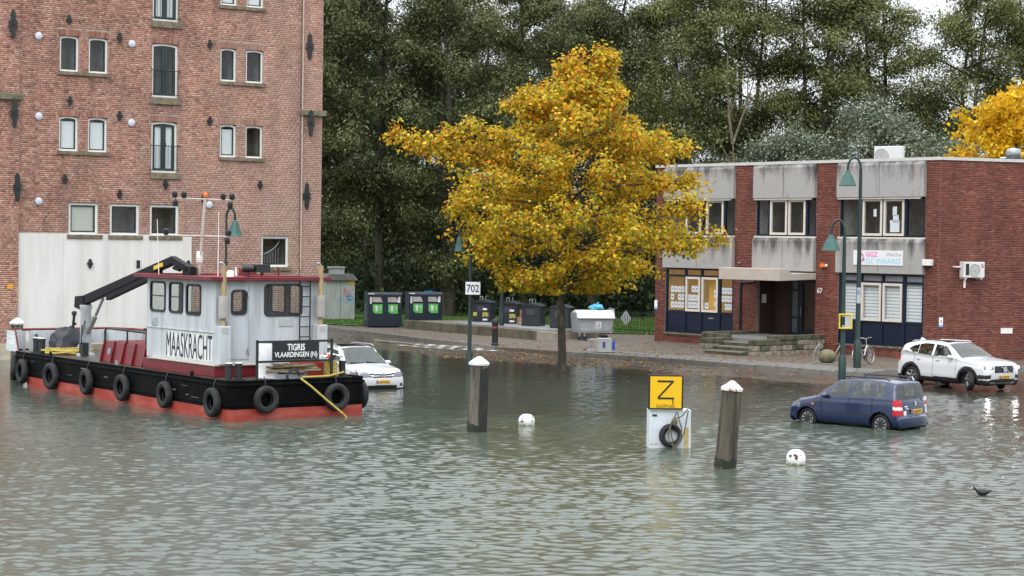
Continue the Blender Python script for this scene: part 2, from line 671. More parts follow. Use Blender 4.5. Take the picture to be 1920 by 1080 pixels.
gc = np.array([.05, .125, .018])[None] * rng.uniform(.7, 1.5, (N, 1)) * np.array([1, 1, 1])[None] + np.array([.03, .0, 0])[None] * rng.random((N, 1))
stuff(link('grass', np_mesh('grass', V.reshape(-1, 3), np.arange(N * 3).reshape(-1, 3), attr_mat('grass_blade', .7, .3, 0), gc)))['label'] = 'short green grass blades of the lawn before the wood'

# fallen leaves: too many and too small to count
N = 2600
lx = np.concatenate([rng.normal(2.5, 4.5, N // 2), rng.uniform(-9, 16, N - N // 2)])
ly = np.concatenate([rng.normal(79, 3.5, N // 2), rng.uniform(68, 100, N - N // 2)])
gz_ = ground_z(lx, ly)
ins = inside(lx, ly, SIDEWALK)
zz = np.where(ins, .309, gz_ + .012)
k = zz > .005
lx, ly, zz = lx[k], ly[k], zz[k]
N = len(lx)
a = rng.uniform(0, 6.28, N)
s = rng.uniform(.05, .11, N)
V = np.zeros((N, 4, 3))
for i, (ca, rr_, dz) in enumerate([(0, 1, 0), (1.4, .7, .03), (3.1, 1, .005), (4.6, .7, .025)]):
    V[:, i] = np.stack([lx + s * rr_ * np.cos(a + ca), ly + s * rr_ * np.sin(a + ca), zz + dz * rng.random(N)], 1)
pal = np.array([[.45, .2, .03], [.5, .32, .05], [.28, .12, .03], [.35, .28, .1], [.2, .11, .05]])
lc = pal[rng.integers(0, 5, N)]
stuff(link('fallen_leaves', np_mesh('fallen_leaves', V.reshape(-1, 3), np.arange(N * 4).reshape(-1, 4), attr_mat('dry_leaf', .8, .15, 0), lc)))['label'] = 'orange brown fallen leaves scattered over road and pavement'

# ------------------------------------------------------------------ water
def half_w(y):
    return np.maximum(15.0, .36 * y + 6)
yw = np.concatenate([[-80, -20, 0, 12, 22], np.arange(26, 54, .05), np.arange(54, 92, .12), [93, 96, 100, 110]])
nxw = 700
tw = np.linspace(-1, 1, nxw)
WX = half_w(yw)[:, None] * tw[None]
WY = np.repeat(yw[:, None], nxw, 1)
WZ = np.zeros_like(WX)
wr = np.random.default_rng(5)
for i in range(62):
    lam = .19 * (.5 / .19) ** wr.random() if i < 40 else (wr.uniform(.5, 1.2) if i < 50 else wr.uniform(1.2, 4))
    th = R(wr.normal(-86, 26))
    st = (.027 if lam < .5 else (.013 if lam < 1.2 else .006)) * wr.uniform(.6, 1.3)
    amp = st * lam / (2 * math.pi)
    kx, ky = 2 * math.pi / lam * math.cos(th), 2 * math.pi / lam * math.sin(th)
    ph = kx * WX + ky * WY + wr.uniform(0, 6.28) + 1.3 * vnoise(WX, WY, .35 / lam ** .5, i)
    WZ += amp * (np.sin(ph) + .3 * np.cos(2 * ph))
gust = .55 + .85 * vnoise(WX, WY * .5, .16, 91)
shelter = np.interp(WY - .35 * WX, [44, 72], [1.0, .38])
ok = (WY > 24) & (WY < 92.5)
WZ = np.where(ok, WZ * gust * shelter, 0) * np.clip((92 - WY) / 6, 0, 1)
idx = np.arange(WX.size).reshape(WX.shape)
quads = np.stack([idx[:-1, :-1], idx[:-1, 1:], idx[1:, 1:], idx[1:, :-1]], -1).reshape(-1, 4)
m = bpy.data.materials.new('canal_water')
m.use_nodes = True
n, l = m.node_tree.nodes, m.node_tree.links
b = n['Principled BSDF']
b.inputs['Roughness'].default_value = .05
b.inputs['IOR'].default_value = 1.333
at = n.new('ShaderNodeAttribute')
at.attribute_name = 'shallow'
mx = n.new('ShaderNodeMix')
mx.data_type = 'RGBA'
mx.inputs[6].default_value = (.074, .088, .068, 1)
mx.inputs[7].default_value = (.046, .037, .027, 1)
l.new(at.outputs['Fac'], mx.inputs[0])
l.new(mx.outputs[2], b.inputs['Base Color'])
tc = n.new('ShaderNodeTexCoord')
mp = n.new('ShaderNodeMapping')
mp.inputs['Scale'].default_value = (.6, 1, 1)
l.new(tc.outputs['Object'], mp.inputs[0])
nz = n.new('ShaderNodeTexNoise')
nz.inputs['Scale'].default_value = 9.0
nz.inputs['Detail'].default_value = 5
nz.inputs['Roughness'].default_value = .6
l.new(mp.outputs[0], nz.inputs[0])
bp = n.new('ShaderNodeBump')
bp.inputs['Distance'].default_value = .04
ms_ = n.new('ShaderNodeMapRange')
ms_.inputs['To Min'].default_value, ms_.inputs['To Max'].default_value = .22, .16
l.new(at.outputs['Fac'], ms_.inputs[0])
l.new(ms_.outputs[0], bp.inputs['Strength'])
l.new(nz.outputs[0], bp.inputs['Height'])
l.new(bp.outputs[0], b.inputs['Normal'])
me = np_mesh('water', np.stack([WX.ravel(), WY.ravel(), WZ.ravel()], 1), quads, m, smooth=True)
sh = me.attributes.new('shallow', 'FLOAT', 'POINT')
gzw = ground_z(WX.ravel(), WY.ravel())
sh.data.foreach_set('value', np.clip((gzw + .6) / .5, 0, 1).astype(np.float32))
struct(link('water', me))
# ------------------------------------------------------------------ brickwork helpers
def brick_list(x0, x1, z0, z1, openings, course, length, rr, headers=False):
    out = []
    nrow = int((z1 - z0) / course)
    for r_ in range(nrow):
        za = z0 + r_ * course
        zb = za + course
        cuts = [(a - .01, b + .01) for a, b, c, d in openings if c < zb - .01 and d > za + .01]
        bl_ = length / 2 if headers and r_ % 2 else length
        x = x0 - (length * .25 if headers and r_ % 2 else length / 2 * (r_ // (2 if headers else 1) % 2)) - rr.uniform(0, .05)
        while x < x1:
            segs = [(max(x, x0), min(x + bl_, x1))]
            for a, b in cuts:
                ns = []
                for p, q in segs:
                    if q <= a or p >= b:
                        ns.append((p, q))
                    else:
                        if p < a:
                            ns.append((p, a))
                        if q > b:
                            ns.append((b, q))
                segs = ns
            for p, q in segs:
                if q - p > .035:
                    out.append((p, q - .011, za, zb - .012))
            x += bl_
    return out

def brick_mesh(name, bl, cols, m, y=0.0, proud=.009):
    B = np.array(bl)
    N = len(B)
    jit = rng.uniform(-.003, .004, N)
    V = np.zeros((N, 8, 3))
    for i, (ix, iz, f) in enumerate([(0, 2, 0), (1, 2, 0), (1, 3, 0), (0, 3, 0), (0, 2, 1), (1, 2, 1), (1, 3, 1), (0, 3, 1)]):
        V[:, i, 0], V[:, i, 2] = B[:, ix], B[:, iz]
        V[:, i, 1] = y if f == 0 else y - proud - jit
    base = np.arange(N)[:, None] * 8
    fl = np.array([(4, 5, 6, 7), (0, 1, 5, 4), (3, 7, 6, 2), (0, 4, 7, 3), (1, 2, 6, 5)])
    Fc = (base[:, :, None] + fl[None]).reshape(-1, 4)
    return np_mesh(name, V.reshape(-1, 3), Fc, m, np.repeat(cols, 5, 0))

def brick_cols(N, pal, wts, jitter=.12, pull=.0):
    p = np.array(pal)[rng.choice(len(pal), N, p=np.array(wts) / sum(wts))]
    return np.clip(p * rng.uniform(1 - jitter, 1 + jitter, (N, 1)) * rng.uniform(.95, 1.05, (N, 3)), 0, 1)

def lay_bricks(root, bl, pal, wts, m, y=0.0, single=None, length=.22, course=.08, proud=.009):
    """the bricks that show largest are objects of their own, the rest one joined part"""
    cols = brick_cols(len(bl), pal, wts)
    pick = set()
    if single:
        full = [i for i, b in enumerate(bl) if b[1] - b[0] > length - .013]
        full.sort(key=lambda i: single(bl[i]))
        pick = set(full[:300])
        variants = []
        cv = brick_cols(14, pal, wts)
        for c in cv:
            variants.append(brick_mesh('brick', [(-(length - .011) / 2, (length - .011) / 2, -(course - .012) / 2, (course - .012) / 2)], np.array([c]), m, 0, proud))
        for i in pick:
            a, b, c, d = bl[i]
            link('brick', variants[random.randrange(14)], root, ((a + b) / 2, y, (c + d) / 2))
    rest = [i for i in range(len(bl)) if i not in pick]
    stuff(link('brickwork', brick_mesh('brickwork', [bl[i] for i in rest], cols[rest], m, y, proud), root))

def wall_core(x0, x1, z0, z1, openings, y, reveal, mb=None):
    """mortar face with holes, and the sides of each hole"""
    mb = mb or MB()
    xs_ = sorted({x0, x1, *[min(max(v, x0), x1) for o in openings for v in o[:2]]})
    zs_ = sorted({z0, z1, *[min(max(v, z0), z1) for o in openings for v in o[2:]]})
    for xa, xb in zip(xs_[:-1], xs_[1:]):
        for za, zb in zip(zs_[:-1], zs_[1:]):
            xm, zm = (xa + xb) / 2, (za + zb) / 2
            if not any(a < xm < b and c < zm < d for a, b, c, d in openings):
                mb.quad((xa, y, za), (xb, y, za), (xb, y, zb), (xa, y, zb))
    for a, b, c, d in openings:
        mb.quad((a, y, c), (a, y, d), (a, y + reveal, d), (a, y + reveal, c))
        mb.quad((b, y, c), (b, y + reveal, c), (b, y + reveal, d), (b, y, d))
        mb.quad((a, y, d), (b, y, d), (b, y + reveal, d), (a, y + reveal, d))
        mb.quad((a, y, c), (a, y + reveal, c), (b, y + reveal, c), (b, y, c))
    return mb

def outline(x0, x1, z0, z1, rise=0.0, n=7):
    p = [(x0, z0), (x1, z0)]
    if rise:
        for i in range(n):
            t = i / (n - 1)
            p.append((x1 + (x0 - x1) * t, z1 - rise + rise * (1 - (2 * t - 1) ** 2)))
    else:
        p += [(x1, z1), (x0, z1)]
    return p

def ring(x0, x1, z0, z1, w, y0, y1, rise=0.0, mb=None, m=0):
    """a frame: outer outline minus inner outline, from y0 (front) to y1"""
    mb = mb or MB()
    o, i = outline(x0, x1, z0, z1, rise), outline(x0 + w, x1 - w, z0 + w, z1 - w, rise * .8)
    n = len(o)
    vs = [(a, y0, c) for a, c in o] + [(a, y0, c) for a, c in i] + [(a, y1, c) for a, c in o] + [(a, y1, c) for a, c in i]
    fs = []
    for k in range(n):
        k2 = (k + 1) % n
        fs += [(k, k2, n + k2, n + k), (n + k, n + k2, 3 * n + k2, 3 * n + k), (k2, k, 2 * n + k, 2 * n + k2)]
    mb.add(vs, fs, m)
    return mb

def panel(x0, x1, z0, z1, y, rise=0.0, mb=None, m=0):
    mb = mb or MB()
    o = outline(x0, x1, z0, z1, rise)
    mb.add([(a, y, c) for a, c in o], [tuple(range(len(o)))], m)
    return mb

def room(x0, x1, z0, z1, y0, y1):
    mb = MB()
    mb.quad((x0, y1, z0), (x1, y1, z0), (x1, y1, z1), (x0, y1, z1))
    mb.quad((x0, y0, z0), (x1, y0, z0), (x1, y1, z0), (x0, y1, z0))
    mb.quad((x0, y0, z1), (x0, y1, z1), (x1, y1, z1), (x1, y0, z1))
    mb.quad((x0, y0, z0), (x0, y1, z0), (x0, y1, z1), (x0, y0, z1))
    mb.quad((x1, y0, z0), (x1, y0, z1), (x1, y1, z1), (x1, y1, z0))
    return mb

m_mortar = mat('mortar_light', (.37, .29, .235), .9, var=.3, scale=2.5, bump=.4, bscale=60)
m_brick = attr_mat('brick_clay', .85, 0, .22, .9, .25, bloom=(.52, .375, .315), streak=.24)
m_white = mat('white_paint', (.8, .785, .75), .45, var=.06, scale=4)
m_dkgreen = mat('dark_green_paint', (.018, .035, .033), .35, var=.2)
m_black = mat('black_iron', (.016, .02, .02), .5, var=.3, scale=9)
m_sill = mat('sill_stone', (.14, .115, .075), .85, c2=(.24, .2, .14), scale=6, bump=.4)
m_glass = glass_mat('window_glass', (.92, .94, .93))
m_room = mat('dim_room', (.34, .34, .32), .9, var=.4, scale=1.5)
m_blind = mat('white_blind', (.8, .83, .85), .8, var=.05, scale=2)
m_blindg = mat('pale_blind', (.55, .56, .49), .8, var=.04)
m_stone = mat('band_stone', (.2, .175, .12), .85, c2=(.1, .1, .06), scale=5, bump=.4)
m_steel = mat('galvanised_steel', (.45, .47, .48), .38, .7, var=.15)

# ------------------------------------------------------------------ brick warehouse
wh = thing('brick_warehouse', 'tall old brick warehouse with iron wall anchors and arched white windows', 'warehouse', (-14.4, 80, 0), R(34))
SM = [(-4.71, -3.92, 11.57, 13.0, 0), (-3.49, -2.68, 11.57, 13.0, 0), (2.35, 3.08, 11.58, 12.98, 0), (3.54, 4.35, 11.58, 12.98, 0),
      (-4.71, -3.92, 8.37, 9.77, 1), (-3.49, -2.68, 8.37, 9.77, 1), (2.37, 3.11, 8.38, 9.76, 1), (3.56, 4.36, 8.38, 9.76, 0),
      (2.33, 3.08, 14.79, 16.2, 1), (3.54, 4.33, 14.79, 16.2, 1), (-4.71, -3.92, 14.79, 16.2, 0), (-3.49, -2.68, 14.79, 16.2, 0)]
DR = [(-.74, .41, 10.74, 12.97, 0), (-.74, .41, 7.62, 9.74, 1), (-.74, .41, 13.9, 16.1, 1)]
SQ = [(-4.28, -3.03, 5.0, 6.3, 2), (-2.52, -1.24, 5.0, 6.29, 0), (-.77, .52, 5.0, 6.29, 0), (4.36, 5.67, 3.73, 5.06, 0)]
OPEN = [w[:4] for w in SM + DR + SQ]
ARCH = [(a - .12, b + .12, d, d + .3) for a, b, c, d, e in SM + DR]
WX0, WX1, WZ0, WZ1 = -9.5, 7.2, -.6, 17.4
mb = wall_core(-6.4, 6.22, WZ0, WZ1, OPEN, 0, .24)
mb.quad((WX0, 0, WZ0), (-6.4, 0, WZ0), (-6.4, 0, WZ1), (WX0, 0, WZ1))
mb.box(WX0, WX1, .17, 13, WZ1 - .1, WZ1)
mb.quad((WX1, 0, WZ0), (WX1, 13, WZ0), (WX1, 13, WZ1), (WX1, 0, WZ1))
mb.quad((6.22, 0, WZ0), (WX1, 0, WZ0), (WX1, 0, WZ1), (6.22, 0, WZ1))
mb.quad((WX0, 13, WZ0), (WX0, 0, WZ0), (WX0, 0, WZ1), (WX0, 13, WZ1))
mb.quad((WX1, 13, WZ0), (WX0, 13, WZ0), (WX0, 13, WZ1), (WX1, 13, WZ1))
mb.build('wall', m_mortar, wh)
PAL_W0 = [(.42, .225, .17), (.36, .17, .125), (.48, .28, .215), (.27, .12, .095), (.5, .34, .255), (.18, .092, .072), (.45, .21, .145)]
PAL_W = [tuple(.85 * c + .28 * m_ for c, m_ in zip(p, (.38, .21, .165))) for p in PAL_W0]
WTS_W = [30, 24, 20, 10, 8, 6, 9]
noB = OPEN + ARCH + [(-6.37, 1.1, -1, 5.03)]
bl = brick_list(-6.4, 6.22, .3, WZ1, noB, .08, .22, random.Random(3), True)
lay_bricks(wh, bl, PAL_W, WTS_W, m_brick, single=lambda b: (0 if (b[2] > 5.6 and b[0] < 0) else 50) + (b[0] + 6.4) * .8 + abs(b[2] - 5.4) * .55)
# the right flank
bl = brick_list(0, 2.2, .3, WZ1, [], .08, .22, random.Random(4))
o = stuff(link('brickwork', brick_mesh('brickwork', bl[::1], brick_cols(len(bl), PAL_W, WTS_W), m_brick), wh, (WX1, 0, 0), R(90)))
# pilasters
MB().box(WX0, -6.4, -.13, 0, WZ0, WZ1).build('pilaster', m_mortar, wh)
MB().box(6.22, WX1, -.07, 0, WZ0, WZ1).build('pilaster', m_mortar, wh)
for (a, b, y) in ((-9.5, -6.4, -.13), (6.22, 7.2, -.07)):
    bl = brick_list(a, b, .65 if a < 0 else .3, WZ1, [(a - 1, b + 1, 10.29, 10.53)], .08, .22, random.Random(5), True)
    lay_bricks(wh, bl, [tuple(min(1, c * 1.06) for c in p) for p in PAL_W], WTS_W, m_brick, y)
MB().box(-9.6, -6.28, -.3, 0, 10.29, 10.53).build('stone_band', m_stone, wh, bevel=.02)
MB().box(6.12, 7.34, -.26, .3, 10.31, 10.55).build('stone_band', m_stone, wh, bevel=.02)
MB().box(-9.6, -6.36, -.2, 0, WZ0, .64).build('plinth', mat('plinth_stone', (.5, .44, .34), .8, var=.2, bump=.3), wh, bevel=.02)
# brick arches over the openings: soldiers standing in a shallow fan
for a, b, c, d, e in SM + DR:
    n = max(9, round((b - a + .2) / .085))
    mb = MB()
    cols = []
    xm, zc = (a + b) / 2, d - (b - a) * 1.6
    for i in range(n):
        t = (i + .5) / n
        ang = (t - .5) * .42
        rise = .05 * (1 - (2 * t - 1) ** 2)
        mb.box(-.034, .034, -.012, 0, 0, .25, tilt=(0, ang, 0), about=(0, 0, 0))
        k = len(mb.v) - 8
        cx = a - .07 + t * (b - a + .14)
        mb.v[k:] = [(x + cx, y - random.uniform(0, .006), z + d - .03 + rise) for x, y, z in mb.v[k:]]
    me = mb.mesh('brick_arch', m_brick)
    at = me.color_attributes.new('Col', 'FLOAT_COLOR', 'CORNER')
    cc = np.repeat(brick_cols(n, [(.36, .16, .12), (.42, .22, .16), (.3, .12, .09)], [1, 1, 1]), 24, 0)
    at.data.foreach_set('color', np.concatenate([cc, np.ones((len(cc), 1))], 1).astype(np.float32).ravel())
    link('brick_arch', me, wh)
# windows
for i, (a, b, c, d, e) in enumerate(SM):
    w = ring(a, b, c, d, .075, .02, .13, .06).build('window', m_white, wh, (0, .055, 0))
    ring(a + .075, b - .075, c + .075, d - .07, .05, .06, .12, .05).build('sash', m_dkgreen, w)
    panel(a + .1, b - .1, c + .1, d - .1, .1, .05).build('pane', m_glass, w)
    if e:
        MB().quad((a + .11, .108, c + .11), (b - .11, .108, c + .11), (b - .11, .108, d - .2), (a + .11, .108, d - .2)).build('blind', m_blind, w)
    room(a, b, c, d, .17, 1.3).build('interior', m_room, w)
for i, (a, b, c, d, e) in enumerate(SQ):
    w = ring(a, b, c, d, .1, .01, .13).build('window', m_white, wh, (0, .055, 0))
    ring(a + .1, b - .1, c + .1, d - .1, .06, .05, .12).build('sash', m_dkgreen, w)
    panel(a + .15, b - .15, c + .15, d - .15, .09).build('pane', m_glass, w)
    if e == 2:
        MB().quad((a + .14, .1, c + .14), (b - .14, .1, c + .14), (b - .14, .1, d - .16), (a + .14, .1, d - .16)).build('blind', m_blindg, w)
    if i == 3:
        st = MB()
        for k in range(7):
            st.box(a + .2 + k * .13, a + .225 + k * .13, .3, .33, c + .1, c + .42 + k * .07)
        st.tube([(a + .15, .31, c + .5), (a + .5, .31, c + .62), (a + .85, .31, c + .85), (a + 1.1, .31, c + 1.2)], .03)
        st.build('stair_rail', m_steel, w)
    room(a, b, c, d, .17, 1.4).build('interior', m_room, w)
for i, (a, b, c, d, e) in enumerate(DR):
    w = ring(a, b, c, d, .085, .02, .13, .07).build('balcony_door', m_white, wh, (0, .055, 0))
    xm = (a + b) / 2
    for x0, x1 in ((a + .085, xm - .002), (xm + .002, b - .085)):
        ring(x0, x1, c + .09, d - .1, .1, .05, .11, .03).build('door_leaf', m_dkgreen, w)
        panel(x0 + .09, x1 - .09, c + .18, d - .18, .08).build('pane', m_glass, w)
    if e:
        MB().quad((a + .12, .115, c + .15), (b - .12, .115, c + .15), (b - .12, .115, d - .2), (a + .12, .115, d - .2)).build('curtain', m_blind, w)
    room(a, b, c, d, .17, 1.3).build('interior', m_room, w)
    rl = MB().tube([(a - .04, -.09, c + 1.12), (b + .04, -.09, c + 1.12)], .018).tube([(a - .04, -.09, c + .12), (b + .04, -.09, c + .12)], .015)
    for k in range(9):
        x = a + .03 + k * (b - a - .06) / 8
        rl.cyl((x, -.09, c + .13), (x, -.09, c + 1.11), .009, n=6, caps=False)
    rl.box(xm - .03, xm + .03, -.12, -.06, c + 1.06, c + 1.24)
    for x in (a - .04, b + .04):
        rl.box(x - .015, x + .015, -.1, .0, c + 1.1, c + 1.14).box(x - .015, x + .015, -.1, 0, c + .1, c + .14)
    rl.build('balcony_rail', m_dkgreen, wh, smooth=40)
for (a, b, c, d) in [(-4.8, -2.58, 11.42, 11.57), (-.83, .56, 10.45, 10.74), (2.27, 4.45, 11.43, 11.58), (-4.8, -2.58, 8.22, 8.37), (-.8, .58, 7.36, 7.62),
                     (2.3, 4.46, 8.23, 8.38), (-.83, .56, 13.62, 13.9), (2.25, 4.42, 14.64, 14.79), (-4.36, -2.85, 4.84, 5.0), (-2.6, -1.1, 4.84, 5.0),
                     (-.82, .66, 4.84, 5.0), (4.27, 5.77, 3.57, 3.73), (-4.8, -2.58, 14.64, 14.79)]:
    MB().box(a, b, -.09, .02, c, d).build('window_sill', m_sill, wh, bevel=.012)
# the plastered panel
m_plaster = mat('white_plaster', (.66, .63, .59), .75, c2=(.77, .74, .70), scale=1.1, lo=.36, hi=.6, stretch=(1.6, 1, .22), bump=.05)
pp = MB().box(-6.37, 1.1, -.035, 0, -.5, 5.03).build('plaster_panel', m_plaster, wh)
for x in (-4.5, -2.62, -.76):
    MB().box(x - .006, x + .006, -.0365, -.0355, .3, 5.02).build('joint', mat('panel_joint', (.5, .48, .46), .8), pp)
MB().box(-6.37, 1.1, -.037, -.0355, .3, .75).build('damp_band', mat('damp_plaster', (.66, .635, .62), .75, c2=(.36, .36, .3), scale=1.6, lo=.4, hi=.7, stretch=(1, 1, .6)), pp)
# iron anchors
def anchor(w, h, n=9):
    p = [(0, -h), (w * .45, -h * .82), (w * .6, -h * .3), (w * 1.1, -h * .12), (w * .75, 0), (w * 1.1, h * .12), (w * .6, h * .3), (w * .45, h * .82), (0, h)]
    q = [(-x, z) for x, z in reversed(p[1:-1])]
    return MB().prism(p + q, -.06, 0).box(-w * .12, w * .12, -.12, -.06, -h * .1, h * .1)
me_s = anchor(.12, .2).mesh('wall_anchor', m_black)
me_l = anchor(.17, .6).mesh('wall_anchor', m_black)
for x, z in [(-4.35, 13.65), (-2.18, 13.07), (1.84, 13.09), (-4.28, 10.39), (-2.15, 9.89), (1.88, 9.87), (-4.47, 7.23), (-2.12, 6.69), (-.1, 7.14), (1.62, 6.6), (4.25, 7.24)]:
    link('wall_anchor', me_s, wh, (x, -.01, z))
for x, z in [(-3.38, 3.83), (.95, 3.8)]:
    link('wall_anchor', me_s, wh, (x, -.037, z))
MB().box(-.07, .07, -.05, 0, -.16, .16).build('wall_anchor', m_black, wh, (-1.29, -.037, 3.82))
for x, z, y in [(-6.71, 13.28, -.145), (-6.68, 9.75, -.31), (-6.48, 6.83, -.145), (6.53, 13.3, -.085), (6.53, 9.97, -.27), (6.47, 6.82, -.085)]:
    link('wall_anchor', me_l, wh, (x, y, z))
me_v = MB().lathe([(0, -.06), (.1, -.055), (.15, -.03), (.15, 0)], 20, axis='y').mesh('vent_cap', mat('vent_plastic', (.6, .63, .72), .5, var=.05), 40)
for x, z in [(-5.61, 12.91), (-1.65, 12.87), (-5.58, 9.71), (-1.64, 9.63), (-5.55, 6.32), (1.89, 6.34)]:
    link('vent_cap', me_v, wh, (x, -.02, z))
MB().cyl((6.2, -.12, 3.65), (6.2, -.12, 17), .035, n=8).build('downpipe', mat('cream_pipe', (.5, .4, .33), .6), wh)
MB().box(-.12, .12, -.02, 0, -.09, .09).build('notice', mat('orange_notice', (.75, .36, .03), .6), wh, (-6.75, -.16, 2.9))

# ------------------------------------------------------------------ office building
OX, OY = 6.896, 92.408
of = thing('office_building', 'two-storey red brick office with concrete panels and blue window frames', 'office', (OX, OY, 0), R(-50))
m_mortar2 = mat('mortar_grey', (.27, .2, .17), .9, var=.2, scale=3)
m_brick2 = attr_mat('brick_red', .8, 0, .18, 1.2, .3, streak=.26)
PAL_O = [(.215, .066, .046), (.19, .056, .04), (.24, .08, .055), (.155, .05, .038), (.26, .1, .07)]
WTS_O = [30, 26, 20, 12, 8]
m_blue = mat('navy_paint', (.0035, .010, .028), .4, var=.25, scale=2)
m_cream = mat('cream_frame', (.68, .62, .55), .45, var=.06)
m_roofedge = mat('roof_trim', (.56, .55, .52), .5, var=.1)
GZ0, ZT = .0, 8.62
OOPEN = [(.72, 5.16, .7, 3.85), (.72, 5.16, 5.33, 7.1), (6.6, 10.1, .95, 3.5), (6.5, 10.07, 5.33, 7.1), (11.42, 16.02, .7, 3.85), (11.42, 16.02, 5.33, 7.1)]
PANELS = [(.66, 5.2), (6.44, 10.1), (11.36, 16.06)]
wall_core(0, 16.78, GZ0, ZT, OOPEN, 0, .2).build('wall', m_mortar2, of)
noB = OOPEN + [(a, b, 3.8, 5.36) for a, b in PANELS] + [(a, b, 7.05, 9) for a, b in PANELS]
bl = brick_list(0, 16.78, .28, ZT, noB, .0725, .22, random.Random(8))
lay_bricks(of, bl, PAL_O, WTS_O, m_brick2, length=.22, course=.0725)
# the blank side wall turns the corner at 70 degrees to the front
sw = MB().quad((0, 0, GZ0), (11, 0, GZ0), (11, 0, ZT), (0, 0, ZT)).build('side_wall', m_mortar2, of, (16.78, 0, 0), R(70))
bl = brick_list(0, 11, .28, ZT, [], .0725, .22, random.Random(9))
lay_bricks(sw, bl, PAL_O, WTS_O, m_brick2, single=lambda b: (0 if b[2] > 2.4 else 30) + b[0] * .9 + abs(b[2] - 4.5) * .8, course=.0725)
mb = MB()
mb.prism([(0.02, .02), (16.76, .02), (20.4, 10.2), (20.4, 14), (.02, 14)], ZT - .16, ZT - .06, axis='z')
mb.quad((0, 14, GZ0), (0, 0, GZ0), (0, 0, ZT), (0, 14, ZT)).quad((20.4, 14, GZ0), (0, 14, GZ0), (0, 14, ZT), (20.4, 14, ZT))
mb.build('roof', mat('roofing_felt', (.08, .08, .08), .9), of)
bl = brick_list(11.5, 14, .28, ZT, [], .0725, .22, random.Random(10))
stuff(link('brickwork', brick_mesh('brickwork', bl, brick_cols(len(bl), PAL_O, WTS_O), m_brick2), of, (0, 14, 0), R(-90)))
MB().box(-.05, 16.83, -.06, .1, ZT + .001, 8.75).build('roof_trim', m_roofedge, of)
MB().box(0.05, 11, -.06, .1, ZT + .002, 8.751).build('roof_trim', m_roofedge, of, (16.78, 0, 0), R(70))

def stained(name):
    m = bpy.data.materials.new(name)
    m.use_nodes = True
    n, l = m.node_tree.nodes, m.node_tree.links
    b = n['Principled BSDF']
    b.inputs['Roughness'].default_value = .85
    tc = n.new('ShaderNodeTexCoord')
    mp = n.new('ShaderNodeMapping')
    mp.inputs['Scale'].default_value = (2.2, 2.2, .5)
    l.new(tc.outputs['Object'], mp.inputs[0])
    a = n.new('ShaderNodeTexNoise')
    a.inputs['Scale'].default_value = 1.3
    a.inputs['Detail'].default_value = 7
    l.new(mp.outputs[0], a.inputs[0])
    sp = n.new('ShaderNodeSeparateXYZ')
    l.new(tc.outputs['Generated'], sp.inputs[0])
    mr = n.new('ShaderNodeMapRange')
    mr.inputs['From Min'].default_value, mr.inputs['From Max'].default_value = .35, 1.0
    mr.inputs['To Min'].default_value, mr.inputs['To Max'].default_value = -.12, .2
    l.new(sp.outputs[2], mr.inputs[0])
    ad = n.new('ShaderNodeMath')
    ad.operation = 'ADD'
    l.new(a.outputs[0], ad.inputs[0])
    l.new(mr.outputs[0], ad.inputs[1])
    rp = n.new('ShaderNodeValToRGB')
    rp.color_ramp.elements[0].position, rp.color_ramp.elements[0].color = .46, (.365, .35, .335, 1)
    rp.color_ramp.elements[1].position, rp.color_ramp.elements[1].color = .76, (.085, .08, .075, 1)
    e = rp.color_ramp.elements.new(.6)
    e.color = (.27, .255, .24, 1)
    l.new(ad.outputs[0], rp.inputs[0])
    f = n.new('ShaderNodeTexNoise')
    f.inputs['Scale'].default_value = 14
    f.inputs['Detail'].default_value = 6
    l.new(tc.outputs['Object'], f.inputs[0])
    fr = n.new('ShaderNodeMapRange')
    fr.inputs['To Min'].default_value, fr.inputs['To Max'].default_value = .8, 1.2
    l.new(f.outputs[0], fr.inputs[0])
    mx = n.new('ShaderNodeMix')
    mx.data_type = 'RGBA'
    mx.blend_type = 'MULTIPLY'
    mx.inputs[0].default_value = 1
    l.new(rp.outputs[0], mx.inputs[6])
    l.new(fr.outputs[0], mx.inputs[7])
    l.new(mx.outputs[2], b.inputs['Base Color'])
    bp = n.new('ShaderNodeBump')
    bp.inputs['Strength'].default_value = .3
    bp.inputs['Distance'].default_value = .01
    l.new(f.outputs[0], bp.inputs['Height'])
    l.new(bp.outputs[0], b.inputs['Normal'])
    return m
m_conc = stained('stained_concrete')
for (a, b) in PANELS:
    xm = (a + b) / 2 + .0
    for (z0, z1) in ((3.85, 5.33), (7.1, 8.6)):
        for x0, x1 in ((a, xm - .012), (xm + .012, b)):
            mb = MB().prism([(-.2, z0), (-.2, z1 - .14), (-.12, z1), (0, z1), (0, z0)], x0, x1, axis='x')
            mb.build('concrete_panel', m_conc, of, bevel=.012)
    for z in (7.02,):
        MB().box(a + .03, b - .2, -.16, -.05, z, 7.095).build('lower_lip', m_roofedge, of)

def casement(w, x0, x1, z0, z1):
    c = ring(x0, x1, z0, z1, .1, -.04, .05).build('casement', m_cream, w)
    panel(x0 + .09, x1 - .09, z0 + .09, z1 - .09, .02).build('pane', m_glass, w)

